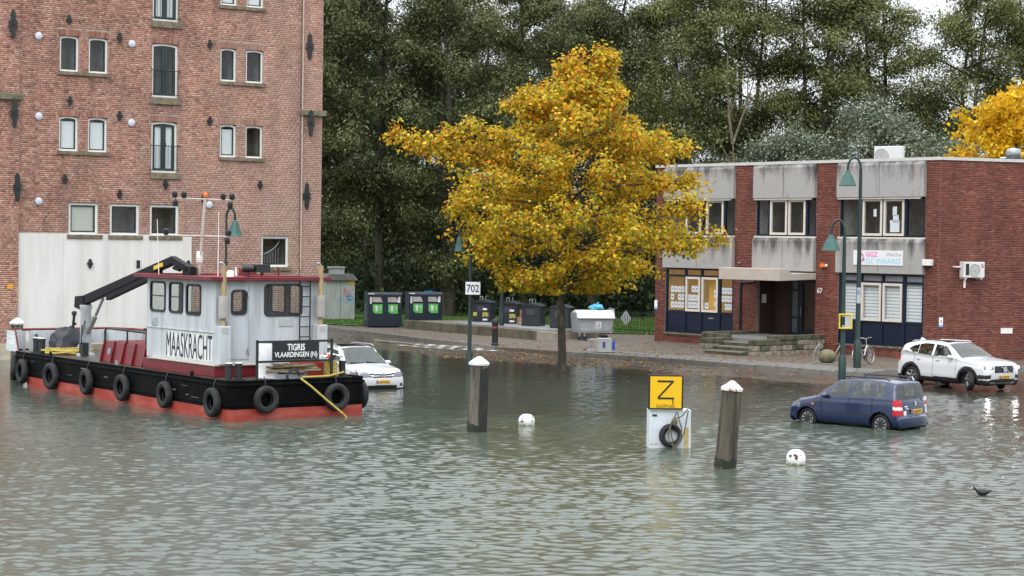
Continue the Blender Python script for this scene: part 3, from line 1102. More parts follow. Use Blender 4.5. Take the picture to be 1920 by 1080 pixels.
def office_window(x0, x1, z0, z1, mull, cas, low=None, blind=False, warm=False):
    mb = ring(x0, x1, z0, z1, .09, .0, .12)
    for a, b in mull:
        mb.box(a, b, .002, .119, z0 + .091, z1 - .091)
    if low:
        mb.box(x0 + .091, x1 - .091, .001, .118, 3.42, 3.53)
        mb.box(x0 + .091, x1 - .091, .001, .118, 1.74, 1.84)
    w = mb.build('window', m_blue, of)
    zl, zh = (1.84, 3.42) if low else (z0 + .09, z1 - .09)
    for a, b in cas:
        casement(w, a, b, zl - .03, zh + .02)
    cols_ = [x0 + .09] + [v for ab in mull for v in ab] + [x1 - .09]
    for k in range(0, len(cols_) - 1, 2):
        a, b = cols_[k], cols_[k + 1]
        if not any(c0 < (a + b) / 2 < c1 for c0, c1 in cas):
            panel(a, b, zl, zh, .06).build('pane', m_glass, w)
        if low:
            panel(a, b, 3.53, z1 - .09, .06).build('pane', m_glass, w)
            MB().box(a + .01, b - .01, .04, .11, z0 + .09, 1.74).build('blue_panel', m_blue, w, bevel=.01)
    if blind:
        n = 11
        for k in range(n):
            za = 1.86 + k * .142
            MB().quad((x0 + .1, .125, za), (x1 - .1, .125, za), (x1 - .1, .125, za + .1), (x0 + .1, .125, za + .1)).build('blind_slat', m_blind, w)
        MB().quad((x0 + .1, .132, 1.84), (x1 - .1, .132, 1.84), (x1 - .1, .132, 3.8), (x0 + .1, .132, 3.8)).build('blind_backing', mat('blind_gauze', (.42, .45, .52), .8, var=.05), w)
    room(x0, x1, z0 if not low else 1.75, z1, .14, 2.4).build('interior', mat('lit_ochre_room', (.60, .43, .2), .8, var=.2, emit=.14) if warm else m_room, w)  # the warm room's walls emit softly, standing in for its indoor lighting
    MB().box(x0 - .05, x1 + .05, -.1, .1, z0 - .07, z0 - .002).build('window_sill', m_sill if low else m_cream, w)
    return w
w1 = office_window(.72, 5.16, .77, 3.85, [(1.97, 2.08), (3.03, 3.13), (4.17, 4.31)], [(2.07, 3.03), (3.13, 4.17)], True, False, True)
w3 = office_window(11.42, 16.02, .77, 3.85, [(12.6, 12.7), (13.78, 13.87), (14.9, 15.04)], [(12.7, 13.78), (13.87, 14.9)], True, True)
office_window(.72, 5.16, 5.4, 7.1, [(1.9, 2.0), (3.0, 3.1), (4.45, 4.57)], [(2.0, 3.0), (3.35, 4.45)])
office_window(6.5, 10.07, 5.4, 7.1, [(7.2, 7.36), (8.37, 8.45), (9.45, 9.58)], [(7.36, 8.37), (8.45, 9.45)])
u3 = office_window(11.42, 16.02, 5.4, 7.1, [(12.56, 12.7), (13.76, 13.84), (14.93, 15.08)], [(12.7, 13.76), (13.84, 14.93)])
# paper sheets on the glass
m_paper = mat('paper', (.82, .84, .88), .8, var=.04, scale=8)
m_ink = mat('printed_ink', (.08, .1, .16), .8)
ps = random.Random(2)
def sheet(w, x, z, y=.065, wd=.2, ht=.29):
    p = MB().quad((x, y, z), (x + wd, y, z), (x + wd, y, z + ht), (x, y, z + ht)).build('paper', m_paper, w)
    MB().box(x + wd * .35, x + wd * .65, y - .003, y - .001, z + ht * .42, z + ht * .62).build('print', m_ink, p)
for k in range(4):
    for j in range(3):
        if (k, j) != (1, 1):
            sheet(w1, 1.02 + k * .235, 1.95 + j * .37, .065)
        if not (k == 0 and j == 0):
            sheet(w1, 4.36 + k * .19, 1.95 + j * .37, .065, .17)
for k in range(4):
    for j in range(2):
        sheet(w1, 2.2 + k * .2, 1.97 + j * .34, .03, .18)
for k in range(2):
    sheet(w1, 2.42 + k * .22, 2.72, .03, .2, .3)
sheet(w1, 3.9, 2.5, .03, .17, .36)
sheet(w1, 3.9, 2.1, .03, .17, .2)
sheet(w1, 3.3, 1.97, .03, .24, .28)
MB().box(3.55, 3.85, .03, .036, 1.5, 1.56).build('letter_plate', m_steel, w1)
MB().quad((3.2, .4, 1.86), (4.12, .4, 1.86), (4.12, .4, 3.35), (3.2, .4, 3.35)).build('tan_screen', mat('tan_screen', (.66, .38, .08), .8, var=.1, emit=.2), w1)  # screen material glows faintly, room light put into its colour
for (x, z, wd, ht) in ((13.25, 6.28, .16, .32), (14.28, 6.3, .22, .4), (14.15, 5.62, .5, .5), (14.3, 6.02, .3, .32)):
    MB().quad((x, .03, z), (x + wd, .03, z), (x + wd, .03, z + ht), (x, .03, z + ht)).build('paper', m_paper, u3)
# entrance recess
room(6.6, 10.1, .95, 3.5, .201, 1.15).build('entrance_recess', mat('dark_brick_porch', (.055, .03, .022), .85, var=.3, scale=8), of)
dr = ring(7.72, 9.7, .97, 3.48, .09, 1.02, 1.13)
dr.box(8.16, 8.34, 1.02, 1.13, 1.06, 3.39).box(7.81, 8.16, 1.02, 1.13, 1.68, 1.78).box(7.81, 8.16, 1.02, 1.13, 2.92, 3.02)
dr = dr.build('entrance_door', m_blue, of)
ring(8.36, 9.45, 1.02, 3.4, .12, .99, 1.1).build('door_leaf', m_blue, dr)
panel(8.47, 9.34, 1.14, 3.28, 1.05).build('pane', m_glass, dr)
for z0, z1 in ((1.06, 1.68), (1.78, 2.92), (3.02, 3.39)):
    panel(7.81, 8.16, z0, z1, 1.06).build('pane', mat('frosted_pane', (.12, .14, .15), .3), dr)
MB().tube([(8.44, .96, 1.85), (8.44, .93, 1.88), (8.44, .93, 2.2), (8.44, .96, 2.23)], .015).build('door_handle', m_steel, dr, smooth=40)
MB().box(6.61, 6.63, .35, .62, 2.35, 2.75).build('notice', m_paper, of)
# canopy
m_can = mat('beige_canopy', (.5, .44, .38), .55, var=.06, scale=2)
cn = MB()
cn.prism([(0, 3.5), (-2.4, 3.44), (-2.4, 3.96), (-1.85, 3.97), (-1.6, 3.76), (0, 3.78)], 6.5, 10.12, axis='x')
cn.build('canopy', m_can, of, bevel=.015)
# blue drain pipe
MB().tube([(5.67, -.07, .85), (5.67, -.07, 3.2), (5.72, -.07, 3.27), (6.5, -.07, 3.3), (6.56, -.07, 3.36), (6.56, -.07, 3.46)], .055, 8).build('drain_pipe', m_blue, of, smooth=40)
# alarm, lamp, camera housing, house number
MB().box(-.16, .1, -.14, 0, -.08, .08).box(.1, .2, -.1, 0, -.06, .06, m=1).build('alarm_light', [mat('orange_plastic', (.75, .16, .02), .4), m_white], of, (10.6, -.01, 4.13), bevel=.02)
MB().lathe([(0, -.08), (.06, -.06), (.09, 0)], 14).build('wall_lamp', m_white, of, (5.55, -.05, 4.2), smooth=60)
MB().box(-.22, .22, -.22, 0, -.13, .13).build('floodlight', m_white, of, (16.3, -.03, 4.36), bevel=.02)
nm = text_mb('67', .3, .24, .02, .02)
nm.build('house_number', m_white, of, (10.22, -.02, 2.9))
MB().box(-.1, .1, -.02, 0, -.22, .22).build('notice', m_paper, of, (.1, -.02, 2.05))
MB().box(-.1, .1, -.021, -.001, -.22, -.12).build('notice', mat('sky_blue_print', (.2, .45, .75), .6), of, (.1, -.02, 2.05))
nt = MB().box(-.09, .09, -.02, 0, -.2, .2).build('notice', m_paper, sw, (.12, -.02, 1.9))
MB().box(-.09, .09, -.021, -.001, -.2, -.11).build('notice', MATS['sky_blue_print'], sw, (.12, -.02, 1.9))
MB().box(-.03, .03, -.022, -.001, -.04, .1).build('notice', mat('faded_red_print', (.5, .25, .25), .6), sw, (.12, -.02, 1.9))
MB().box(3.05, 3.62, -.03, 0, 1.42, 1.65).build('vent_plate', m_white, sw)
# stoop: landing, steps and rough stone cheeks
m_slab = mat('wet_slab', (.26, .25, .24), .35, var=.2, scale=2)
m_moss = mat('mossy_stone', (.12, .11, .075), .85, c2=(.045, .055, .025), scale=3.5, bump=.6, bscale=14)
m_rough = mat('rough_stone', (.34, .29, .22), .85, c2=(.17, .15, .11), scale=4, bump=.6, bscale=14)
sp_ = MB().box(6.9, 10.35, -3.55, .25, .25, .96).build('stoop', m_slab, of)
for k, (y0, z1) in enumerate(((-5.3, .47), (-4.75, .64), (-4.2, .81))):
    MB().box(8.55, 10.75, y0, -3.56, z1 - .19, z1 - .002 * k).build('step', m_moss, sp_, bevel=.02)
    MB().box(8.56, 10.74, y0 - .012, y0 + .12, z1 - .05, z1 + .003).build('step_nosing', mat('worn_step_edge', (.27, .25, .2), .7), sp_)
rs = random.Random(12)
def stones(x0, x1, y0, y1, z0, z1, rows, along, ln, cap=True):
    zh = (z1 - z0) / rows
    for r_ in range(rows):
        p = (y0 if along == 'y' else x0) - (ln * .45 if r_ % 2 else 0)
        end = y1 if along == 'y' else x1
        while p < end:
            q = p + ln * rs.uniform(.75, 1.25)
            a, b = max(p, y0 if along == 'y' else x0), min(q, end)
            if b - a > .1:
                j = rs.uniform(0, .04)
                m_ = m_moss if (r_ == rows - 1 and cap) or rs.random() < .2 else m_rough
                g = .012
                bb = (x0 - j, x1 + j, a + g, b - g) if along == 'y' else (a + g, b - g, y0 - j, y1 + j)
                MB().box(*bb, z0 + r_ * zh + g * .6, z0 + (r_ + 1) * zh - g * .4).build('stone', m_, sp_, bevel=.025)
            p = q
stones(10.38, 10.72, -3.4, 0, .25, 1.12, 4, 'y', .8)
stones(10.79, 11.12, -5.0, -3.4, .25, .98, 3, 'y', .75)
stones(8.1, 8.5, -5.2, -3.6, .25, .95, 3, 'y', .7)
stones(6.6, 6.88, -3.5, -.1, .25, 1.12, 4, 'y', .8)
stones(6.9, 8.5, -3.85, -3.57, .25, 1.1, 4, 'x', .6)

# sign board over the right-hand bay
sg = thing('sign_board', 'white sign board lettered GGZ DE WAARD on the concrete panel', 'sign', (0, 0, 0))
sg.matrix_world = Matrix.Translation((OX, OY, 0)) @ Matrix.Rotation(R(-50), 4, 'Z') @ Matrix.Translation((12.4, -.203, 4.2))
m_signw = mat('sign_white', (.78, .78, .8), .4, var=.03)
MB().box(0, 2.66, -.03, 0, 0, .63).build('board', m_signw, sg)
m_mag = mat('magenta_print', (.85, .12, .42), .5, var=.02)
m_cyan = mat('pale_cyan_print', (.36, .66, .82), .5, var=.02)
m_grey = mat('grey_print', (.3, .3, .32), .5, var=.02)
text_mb('GGZ', .62, .2, .004, .012).build('lettering', m_mag, sg, (.7, -.031, .36))
text_mb('DE WAARD', 1.86, .22, .004, .012).build('lettering', m_cyan, sg, (.7, -.031, .08))
glyph_blocks(8, .78, .12, 3).build('small_print', m_grey, sg, (1.82, -.031, .4))
lg = MB()
for k, (x, z, c) in enumerate(((.46, .46, 1), (.52, .4, 0), (.56, .3, 0), (.5, .22, 0), (.44, .14, 1), (.58, .2, 1))):
    lg.prism([(x - .05, z - .03), (x + .03, z - .05), (x + .05, z + .04), (x - .02, z + .06)], -.004, 0, m=c)
lg.build('logo', [m_grey, m_mag], sg, (0, -.031, 0))
# air-conditioning units
def aircon(name, label, w, h, mtx, legs=False):
    t = thing(name, label, 'air conditioner')
    t.matrix_world = mtx
    c = MB().box(0, w, -.32, 0, 0, h).build('casing', mat('ac_white', (.68, .68, .66), .4, var=.05), t, bevel=.025)
    r_ = min(w * .28, h * .4)
    cx = w * .52 if not legs else w * .28
    MB().lathe([(r_, -.012), (r_ * .95, -.03), (r_ * .9, -.012), (r_ * .6, -.014), (.05, -.016), (.05, -.03), (0, -.03)], 28, c=(cx, -.32, h * .48), axis='y').build('fan_grille', mat('grille_grey', (.42, .42, .4), .5, var=.15), t, smooth=30)
    return t
SWM = Matrix.Translation((OX, OY, 0)) @ Matrix.Rotation(R(-50), 4, 'Z') @ Matrix.Translation((16.78, 0, 0)) @ Matrix.Rotation(R(70), 4, 'Z')
t = aircon('air_conditioner', 'white air conditioner bracketed on the blank red brick side wall', 1.02, .66, SWM @ Matrix.Translation((.9, -.12, 3.76)))
MB().box(.1, .26, -.325, -.318, .1, .58).build('side_grille', m_black, t)
MB().box(.1, .16, -.3, .1, -.06, -.005).box(.85, .91, -.3, .1, -.06, -.005).build('bracket', m_white, t)
MB().tube([(0, -.1, .44), (-.2, -.08, .44), (-.24, .1, .44)], .03, 8).tube([(.2, -.1, -.03), (.2, -.1, -.3), (.19, -.1, -.42)], .05, 8).build('pipe', m_white, t, smooth=40)
glyph_blocks(3, .14, .16, 8).build('badge', mat('dark_red_print', (.3, .05, .08), .5), t, (.84, -.322, .42))
ROM = Matrix.Translation((OX, OY, 0)) @ Matrix.Rotation(R(-50), 4, 'Z')
t = aircon('air_conditioner', 'white air conditioner standing on the flat office roof', 1.3, .82, ROM @ Matrix.Rotation(R(16), 4, 'Z') @ Matrix.Translation((11.8, -1.2, 8.58)), True)
v = thing('roof_vent', 'dark round roof vent with pale cap at the roof\'s right end', 'roof vent')
v.matrix_world = SWM @ Matrix.Translation((4.6, 1.6, 8.5)) @ Matrix.Scale(.85, 4)
MB().lathe([(.42, 0), (.42, .52), (.36, .6)], 20).build('drum', mat('black_lead', (.03, .03, .035), .5), v, smooth=40)
MB().lathe([(.36, .6), (.4, .72), (.34, .9), (0, .98)], 20).build('cap', m_steel, v, smooth=40)
MB().cyl((-.6, 0, 0), (-.6, 0, .42), .09).lathe([(.17, .42), (.17, .47), (0, .5)], 14, c=(-.6, 0, 0)).build('small_pipe', m_white, v, smooth=40)
# ------------------------------------------------------------------ street furniture
m_green = mat('lamp_green', (.009, .03, .026), .4, var=.2, scale=4)
m_greenl = mat('lamp_shade_green', (.028, .095, .08), .5, var=.15, scale=4)
def lamp_post(label, x, y, z0, H, rot, reach=.95, r=.085, shade=.34, rise=.42):
    t = thing('lamp_post', label, 'street lamp', (x, y, z0), rot, 'green bowl street lamps with hooked arms')
    MB().lathe([(r * 1.5, 0), (r * 1.5, 1.0), (r * 1.05, 1.08), (r, 1.1), (r * .62, H - rise)], 14).build('pole', m_green, t, smooth=40)
    pts = []
    for k in range(13):
        a = math.pi * k / 12
        pts.append((reach / 2 - reach / 2 * math.cos(a) if True else 0, 0, H - rise + rise * math.sin(a)))
    pts.append((reach, 0, H - rise - .1))
    MB().tube(pts, .045, 8).build('arm', m_green, t, smooth=60)
    zb = H - rise - .1
    MB().lathe([(.07, zb + .02), (.1, zb - .02), (.12, zb - .1), (shade * .62, zb - .2), (shade, zb - .52), (shade * 1.08, zb - .55), (shade * .98, zb - .56), (shade * .55, zb - .22), (0, zb - .2)], 10, c=(reach, 0, 0)).build('shade', m_greenl, t, smooth=25)
    MB().lathe([(0, zb - .5), (.1, zb - .46), (.12, zb - .35), (.07, zb - .22), (0, zb - .2)], 12, c=(reach, 0, 0)).build('bulb', mat('lamp_bulb', (.6, .6, .55), .3), t, smooth=60)
    return t
lampA = lamp_post('tall green lamp post beside the bicycle, before the office windows', 13.36, 74.0, .3, 8.1, R(180), .5, .1, .33, .42)
lampB = lamp_post('shorter green lamp post with the yellow framed box on it', 11.92, 69.0, -.02, 5.95, R(180), .48, .095, .33, .45)
lampC = lamp_post('green lamp post standing behind the boat before the brick warehouse', -9.95, 66.7, -.3, 6.3, R(0), .3, .06, .25, .34)
lampD = lamp_post('green lamp post whose lamp sticks into the yellow crown, with the 702 plate', -1.57, 72.3, -.25, 5.9, R(180), .42, .08, .2)
lampE = lamp_post('distant green lamp post by the dark underground containers', -.5, 95.9, .3, 5.6, R(0), .6, .085, .27)
# the plate with the number
t = thing('number_plate_sign', 'white plate reading 702 on the green lamp post', 'sign', (-1.47, 72.18, 3.2))
MB().box(-.28, .28, -.015, .015, -.24, .24).build('plate', m_signw, t, bevel=.01)
text_mb('702', .46, .29, .004, .01).build('lettering', mat('black_print', (.01, .01, .012), .5), t, (-.23, -.016, -.145))
MB().box(-.03, .03, .016, .09, -.15, .15).build('clamp', m_steel, t)
# yellow framed box on lamp B, grey plate on lamp A
t = thing('map_box', 'grey box in a yellow frame strapped to the lamp post', 'box', (11.98, 68.82, 2.3), R(-8))
ring(-.24, .24, -.27, .27, .05, -.06, .08).build('frame', mat('yellow_frame', (.78, .52, .02), .45), t, bevel=.008)
MB().box(-.02, .19, -.03, .03, -.22, .22).build('panel', mat('grey_plate', (.42, .46, .47), .4), t)
MB().box(-.12, .02, .02, .12, -.2, -.15).box(-.12, .02, .02, .12, .15, .2).build('strap', m_steel, t)
t = thing('parking_plate', 'small grey notice plate on the tall lamp post', 'sign', (13.36, 73.87, 3.1), R(-20))
MB().box(-.09, .09, -.02, .02, -.3, .3).build('plate', mat('grey_plate', (.42, .46, .47), .4), t, bevel=.01)
glyph_blocks(3, .14, .18, 5).build('print', mat('blue_print', (.05, .1, .4), .5), t, (-.07, -.022, .05))

# bollard
t = thing('bollard', 'dark traffic bollard at the corner of the pavement', 'bollard', (-.73, 85.9, .28))
MB().lathe([(.17, 0), (.17, .1), (.14, .14), (.135, .95), (.16, 1.0), (.16, 1.12), (.12, 1.2), (0, 1.24)], 14).build('post', m_black, t, smooth=35)
MB().lathe([(.139, .8), (.141, .8), (.141, .9), (.139, .9)], 14).build('band', mat('faded_red_band', (.25, .04, .04), .6), t)

# low concrete wall round the container platform
m_wallc = mat('mossy_concrete', (.15, .125, .085), .85, c2=(.07, .07, .04), scale=1.6, stretch=(1, 1, .5), bump=.5, bscale=12)
m_wallp = mat('pale_concrete', (.3, .265, .22), .85, var=.25, scale=3, bump=.3)
WA, WB = Vector((-5.69, 101.2)), Vector((2.05, 90.1))
wd = (WB - WA)
wl_ = wd.length
wa = math.atan2(wd.y, wd.x)
t = thing('retaining_wall', 'low mossy concrete wall edging the raised container platform', 'wall', (WA.x, WA.y, .3), wa)
n = 9
for k in range(n):
    x0, x1 = k * wl_ / n, (k + 1) * wl_ / n
    MB().box(x0 + .006, x1 - .006, 0, .22, -.1, .46 - k * .003).build('wall_block', m_wallp if k == n - 1 else m_wallc, t, bevel=.015)
MB().box(11.2, 11.42, .222, 4.2, -.1, .44).build('end_wall', m_wallp, t)
MB().box(.2, 11.19, .222, 4.6, -.1, .425).build('platform_bed', m_wallc, t)
for k, x in enumerate((4.0, 6.1, 8.2, 10.2)):
    MB().box(x - 1.0, x + 1.0, .9, 4.0, .425, .47).build('steel_deck_plate', mat('deck_plate', (.3, .31, .32), .45, .3, var=.2), t, bevel=.01)

# underground waste container inlets
m_anth = mat('anthracite_steel', (.022, .026, .033), .42, var=.25, scale=3)
spots = [(-1.45, 100.2, 'dark waste container with yellow stickers, leftmost of the four on the platform', 1),
         (-.05, 98.6, 'dark waste container with the cardboard boxes standing against its side', 1),
         (1.1, 96.2, 'dark waste container with a rounded chute on top, third from the left', 0),
         (2.47, 94.2, 'dark waste container half hidden by the tree trunk on the platform', 0)]
def inlet(x, y, label, st):
    t = thing('waste_container', label, 'container', (x, y, .775), R(-20), 'dark underground waste containers')
    b = MB()
    b.prism([(-.5, .42), (.5, .42), (.5, -.42), (-.5, -.42)], 0, .98, axis='z')
    b.build('body', m_anth, t, bevel=.04)
    lid = [(-.54, .98)]
    for k in range(9):
        q = k / 8
        lid.append((-.54 + 1.08 * q, 1.0 + .15 * math.sin(math.pi * q) ** .8))
    lid.append((.54, .98))
    MB().prism(lid, -.46, .46).build('lid', m_anth, t, bevel=.02)
    MB().box(-.22, .22, -.435, -.42, .55, .85).build('chute_door', mat('chute_grey', (.05, .055, .065), .4), t, bevel=.01)
    MB().tube([(-.22, 0, 1.1), (-.22, 0, 1.3), (-.08, 0, 1.32), (-.08, 0, 1.12)], .022, 6).tube([(.1, 0, 1.14), (.1, 0, 1.34)], .02, 6).build('lifting_hook', m_steel, t)
    if st:
        MB().box(.08, .42, -.426, -.422, .28, .5).box(-.43, -.22, -.426, -.422, .3, .5).build('sticker', mat('yellow_sticker', (.6, .5, .08), .5, c2=(.2, .2, .1), scale=9), t)
        MB().box(.1, .34, -.44, -.437, .62, .72).box(.1, .36, -.427, -.423, .08, .17).build('label_plate', m_paper, t)
    return t
for s_ in spots:
    inlet(*s_)
t = thing('cardboard_boxes', 'brown and white cardboard boxes dumped beside a waste container', 'boxes', (.62, 97.7, .775), R(15))
m_card = mat('cardboard', (.33, .17, .08), .8, var=.2)
MB().box(-.3, .05, -.25, .2, 0, .38).build('box', m_card, t, rot=R(8))
MB().box(-.2, .2, -.2, .15, .385, .72).build('box', m_card, t, rot=R(-14))
MB().box(.06, .45, -.2, .2, 0, .5).build('box', m_card, t)
MB().box(.08, .42, -.14, .16, .505, .85).build('box', mat('white_card', (.7, .68, .68), .7, c2=(.45, .3, .25), scale=5, lo=.55, hi=.6), t, rot=R(5))
MB().box(-.28, -.02, -.3, -.255, .05, .33).build('box', MATS['white_card'], t)

# clothing banks
m_navy = mat('dark_navy_steel', (.008, .018, .032), .4, var=.25, scale=2)
m_lime = mat('green_label', (.13, .5, .12), .5, var=.06)
def bank(label, x, y, rot):
    t = thing('clothing_bank', label, 'container', (x, y, .345), rot, 'navy double clothing banks')
    MB().box(-.92, .92, 0, 1.15, 0, 1.72).build('body', m_navy, t, bevel=.03)
    MB().prism([(0, 1.725), (1.15, 1.725), (1.1, 1.82), (.1, 1.82)], -.93, .93, axis='x').build('roof', m_navy, t, bevel=.02)
    MB().box(-.92, -.6, -.02, .02, 1.72, 1.77).build('light_strip', m_signw, t)
    for cx in (-.42, .42):
        fl = MB().prism([(cx - .3, 1.3), (cx + .26, 1.3), (cx + .14, 1.58), (cx - .3, 1.58)], -.075, -.01)
        fl.build('flap', mat('brushed_flap', (.5, .47, .46), .35, .4, var=.15), t, bevel=.01)
        MB().box(cx - .34, cx + .3, -.09, 0, 1.585, 1.64).build('hood', m_navy, t)
        l0 = cx - .26
        lb = MB().prism([(l0, .82), (l0 + .12, .7), (l0 + .52, .7), (l0 + .52, 1.2), (l0, 1.2)], -.012, -.002).build('label', m_lime, t)
        ic = MB()
        x0 = l0 + .2
        ic.prism([(x0 - .1, 1.05), (x0 - .04, 1.12), (x0 + .04, 1.12), (x0 + .1, 1.05), (x0 + .06, 1.0), (x0 + .05, .82), (x0 - .05, .82), (x0 - .06, 1.0)], -.016, -.0125)
        ic.box(x0 + .2, x0 + .24, -.016, -.0125, .9, 1.1)
        ic.build('pictogram', m_signw, lb)
    MB().box(.66, .8, -.02, -.002, 1.28, 1.6).build('notice', m_signw, t)
    MB().box(-.84, -.74, -.02, -.002, 1.22, 1.58).build('notice', m_signw, t)
    glyph_blocks(5, .6, .1, 4)
    return t
b1 = bank('navy clothing bank nearest the grey transformer cabinet', -6.72, 102.05, R(16))
xf = glyph_blocks(6, .9, .09, 4)
xform(xf, Matrix.Translation((-.924, .65, .3)) @ Matrix.Rotation(R(-90), 4, 'Z') @ Matrix.Rotation(R(-90), 4, 'Y'))
xf.build('side_lettering', m_signw, b1)
b2 = bank('navy clothing bank with the bright blue lid, half behind the low wall', -4.66, 103.9, R(14))
MB().box(.05, .42, .1, .7, 1.83, 1.87).build('blue_lid', mat('bright_blue', (.02, .2, .42), .4), b2)

# transformer cabinet with graffiti
m_cab = mat('cabinet_grey', (.33, .35, .335), .6, c2=(.26, .28, .26), scale=1.5, stretch=(2, 1, .6))
t = thing('transformer_cabinet', 'grey transformer cabinet with red and blue graffiti on the lawn', 'cabinet', (-9.85, 110.2, .345), R(17))
MB().box(-.85, .85, 0, 1.7, 0, 2.25).build('body', m_cab, t, bevel=.02)
MB().box(-.845, -.84, -.012, -.002, .05, 2.2).box(0, .012, -.012, -.002, .05, 2.2).build('door_seam', m_black, t)
m_croof = mat('weathered_roof', (.12, .125, .12), .8, var=.35, scale=4)
MB().prism([(-.98, 2.25), (.98, 2.25), (.98, 2.31), (.7, 2.62), (-.7, 2.62), (-.98, 2.31)], -.18, 1.88).build('roof', m_croof, t, bevel=.02)
MB().box(-.5, .28, .25, 1.0, 2.6, 2.95).prism([(-.6, 2.95), (.36, 2.95), (.3, 3.03), (-.55, 3.03)], .2, 1.05).build('roof_vent', mat('vent_grey', (.27, .28, .275), .6, var=.2), t, bevel=.015)
MB().box(.5, .8, -.012, -.002, 2.02, 2.22).build('warning_sticker', mat('orange_notice', (.75, .36, .03), .6), t)
gr = random.Random(21)
for cname, cc, x0, x1, z0, z1, nn in (('graffiti', (.42, .05, .12), .2, .75, 1.45, 2.0, 7), ('graffiti', (.03, .28, .5), -.1, .78, .95, 1.5, 9), ('graffiti', (.02, .04, .16), .3, .7, 1.1, 1.6, 4)):
    g = MB()
    for k in range(nn):
        x, z = gr.uniform(x0, x1), gr.uniform(z0, z1)
        pts = [(x, -.006, z)]
        a = gr.uniform(0, 6.28)
        for q in range(6):
            a += gr.uniform(-1.3, 1.3)
            x, z = min(max(x + .07 * math.cos(a), x0), x1), min(max(z + .07 * math.sin(a), z0), z1)
            pts.append((x, -.006, z))
        g.tube(pts, .018, 4)
    g.v = [(x, -.004 + .15 * (y + .006), z) for x, y, z in g.v]
    g.build(cname, mat('spray_%d' % nn, cc, .5, var=.1), t)

# wheeled waste container
m_zinc = mat('zinc_grey', (.36, .385, .4), .42, .35, var=.18, scale=3)
t = thing('waste_container', 'grey wheeled rubbish container with white lid by the iron fence', 'container', (3.9, 92.6, .32), R(14))
MB().prism([(-.86, .32), (.86, .32), (.95, 1.02), (-.95, 1.02)], -.5, .52).build('tub', m_zinc, t, bevel=.03)
MB().box(-.84, -.72, -.53, -.5, .32, 1.02).box(.72, .84, -.53, -.5, .32, 1.02).box(-.9, .9, -.53, -.5, .42, .5).build('rib', m_zinc, t)
MB().prism([(-.66, 1.03), (-.4, 1.03), (.6, 1.03), (.6, 1.12), (.25, 1.36), (-.15, 1.42), (-.5, 1.3)], -.92, .96, axis='x').build('lid', mat('white_lid', (.7, .71, .72), .45, var=.08), t, bevel=.02)
MB().box(.93, .965, -.5, .45, 1.0, 1.5).box(-.965, -.93, -.45, .45, 1.0, 1.3).build('lid_arm', m_steel, t)
for x in (-.75, -.5, .65, .8):
    w = MB().lathe([(.1, -.03), (.11, 0), (.1, .03)], 14, c=(x, -.38 if x < 0 else .3, .11), axis='y').build('wheel', m_black, t, smooth=40)
    MB().box(x - .03, x + .03, -.42 if x < 0 else .26, -.34 if x < 0 else .34, .14, .32).build('castor_fork', m_steel, w)
MB().box(.02, .3, -.51, -.5, .55, .88).build('number_panel', m_signw, t)
glyph_blocks(2, .2, .22, 9).build('digits', mat('black_print', (.01, .01, .012), .5), t, (.06, -.513, .6))
bgd = thing('rubbish_bag', 'bright blue rubbish bag lying on the wheeled container lid', 'bag', (4.1, 92.7, 1.74))
V, Fc = [], []
ns, nr = 14, 9
for i in range(nr + 1):
    ph = math.pi * i / nr
    for k in range(ns):
        a = 2 * math.pi * k / ns
        rr_ = math.sin(ph) * (1 + .22 * math.sin(3 * a + i) + .14 * math.sin(5 * a - 2 * i))
        V.append((.33 * rr_ * math.cos(a), .24 * rr_ * math.sin(a), .12 - .15 * math.cos(ph) * (1 + .2 * math.sin(2 * a))))
for i in range(nr):
    for k in range(ns):
        Fc.append((i * ns + k, i * ns + (k + 1) % ns, (i + 1) * ns + (k + 1) % ns, (i + 1) * ns + k))
MB().add(V, Fc).build('sack', mat('blue_plastic', (.08, .42, .62), .35, var=.15), bgd, smooth=50)
MB().tube([(0, 0, .24), (.03, .02, .32), (.09, .05, .33)], [.05, .03, .05], 7).build('knot', MATS['blue_plastic'], bgd, smooth=50)

# overturned shopping trolley
t = thing('shopping_trolley', 'overturned grey shopping trolley lying at the pavement edge', 'trolley', (3.75, 81.9, .306), R(4))
m_tro = mat('trolley_plastic', (.5, .51, .48), .5, var=.1)
b = MB()
X0, X1, Y0, Y1, Z0, Z1 = -.1, .5, -.3, .35, .02, .62
b.prism([(X0, Z0), (X1, Z0 + .02), (X1 + .04, Z1), (X0, Z1 - .06)], Y0, Y0 + .02)
b.prism([(X0, Z0), (X1, Z0 + .02), (X1 + .04, Z1), (X0, Z1 - .06)], Y1 - .02, Y1)
b.box(X0, X1, Y0 + .021, Y1 - .021, Z0, Z0 + .02).box(X0, X0 + .02, Y0 + .021, Y1 - .021, Z0 + .021, Z1 - .06)
b.box(X0 + .02, X1 + .02, Y0 + .021, Y1 - .021, Z1 - .04, Z1 - .02)
b.build('basket', m_tro, t)
MB().box(X1 + .02, X1 + .16, Y0 - .02, Y1 + .02, .12, .22).box(X1 + .03, X1 + .15, Y0 - .02, Y1, .221, .52).build('handle', mat('blue_handle', (.03, .1, .5), .4), t, bevel=.02)
MB().tube([(-.1, -.2, .55), (-.35, -.22, .58), (-.55, -.2, .5)], .018, 6).tube([(-.1, -.2, .1), (-.35, -.22, .08), (-.58, -.2, .1)], .018, 6).tube([(-.3, -.2, .08), (-.34, -.2, .58)], .018, 6).tube([(-.1, .3, .5), (-.5, .3, .5)], .018, 6).tube([(-.1, .3, .1), (-.5, .3, .1)], .018, 6).build('frame', m_steel, t, smooth=40)
for p in ((-.58, -.2, .52), (-.62, -.2, .12), (-.52, .3, .5), (-.52, .3, .1)):
    MB().lathe([(.06, -.02), (.065, 0), (.06, .02)], 12, c=p, axis='z').build('wheel', m_black, t, smooth=40)
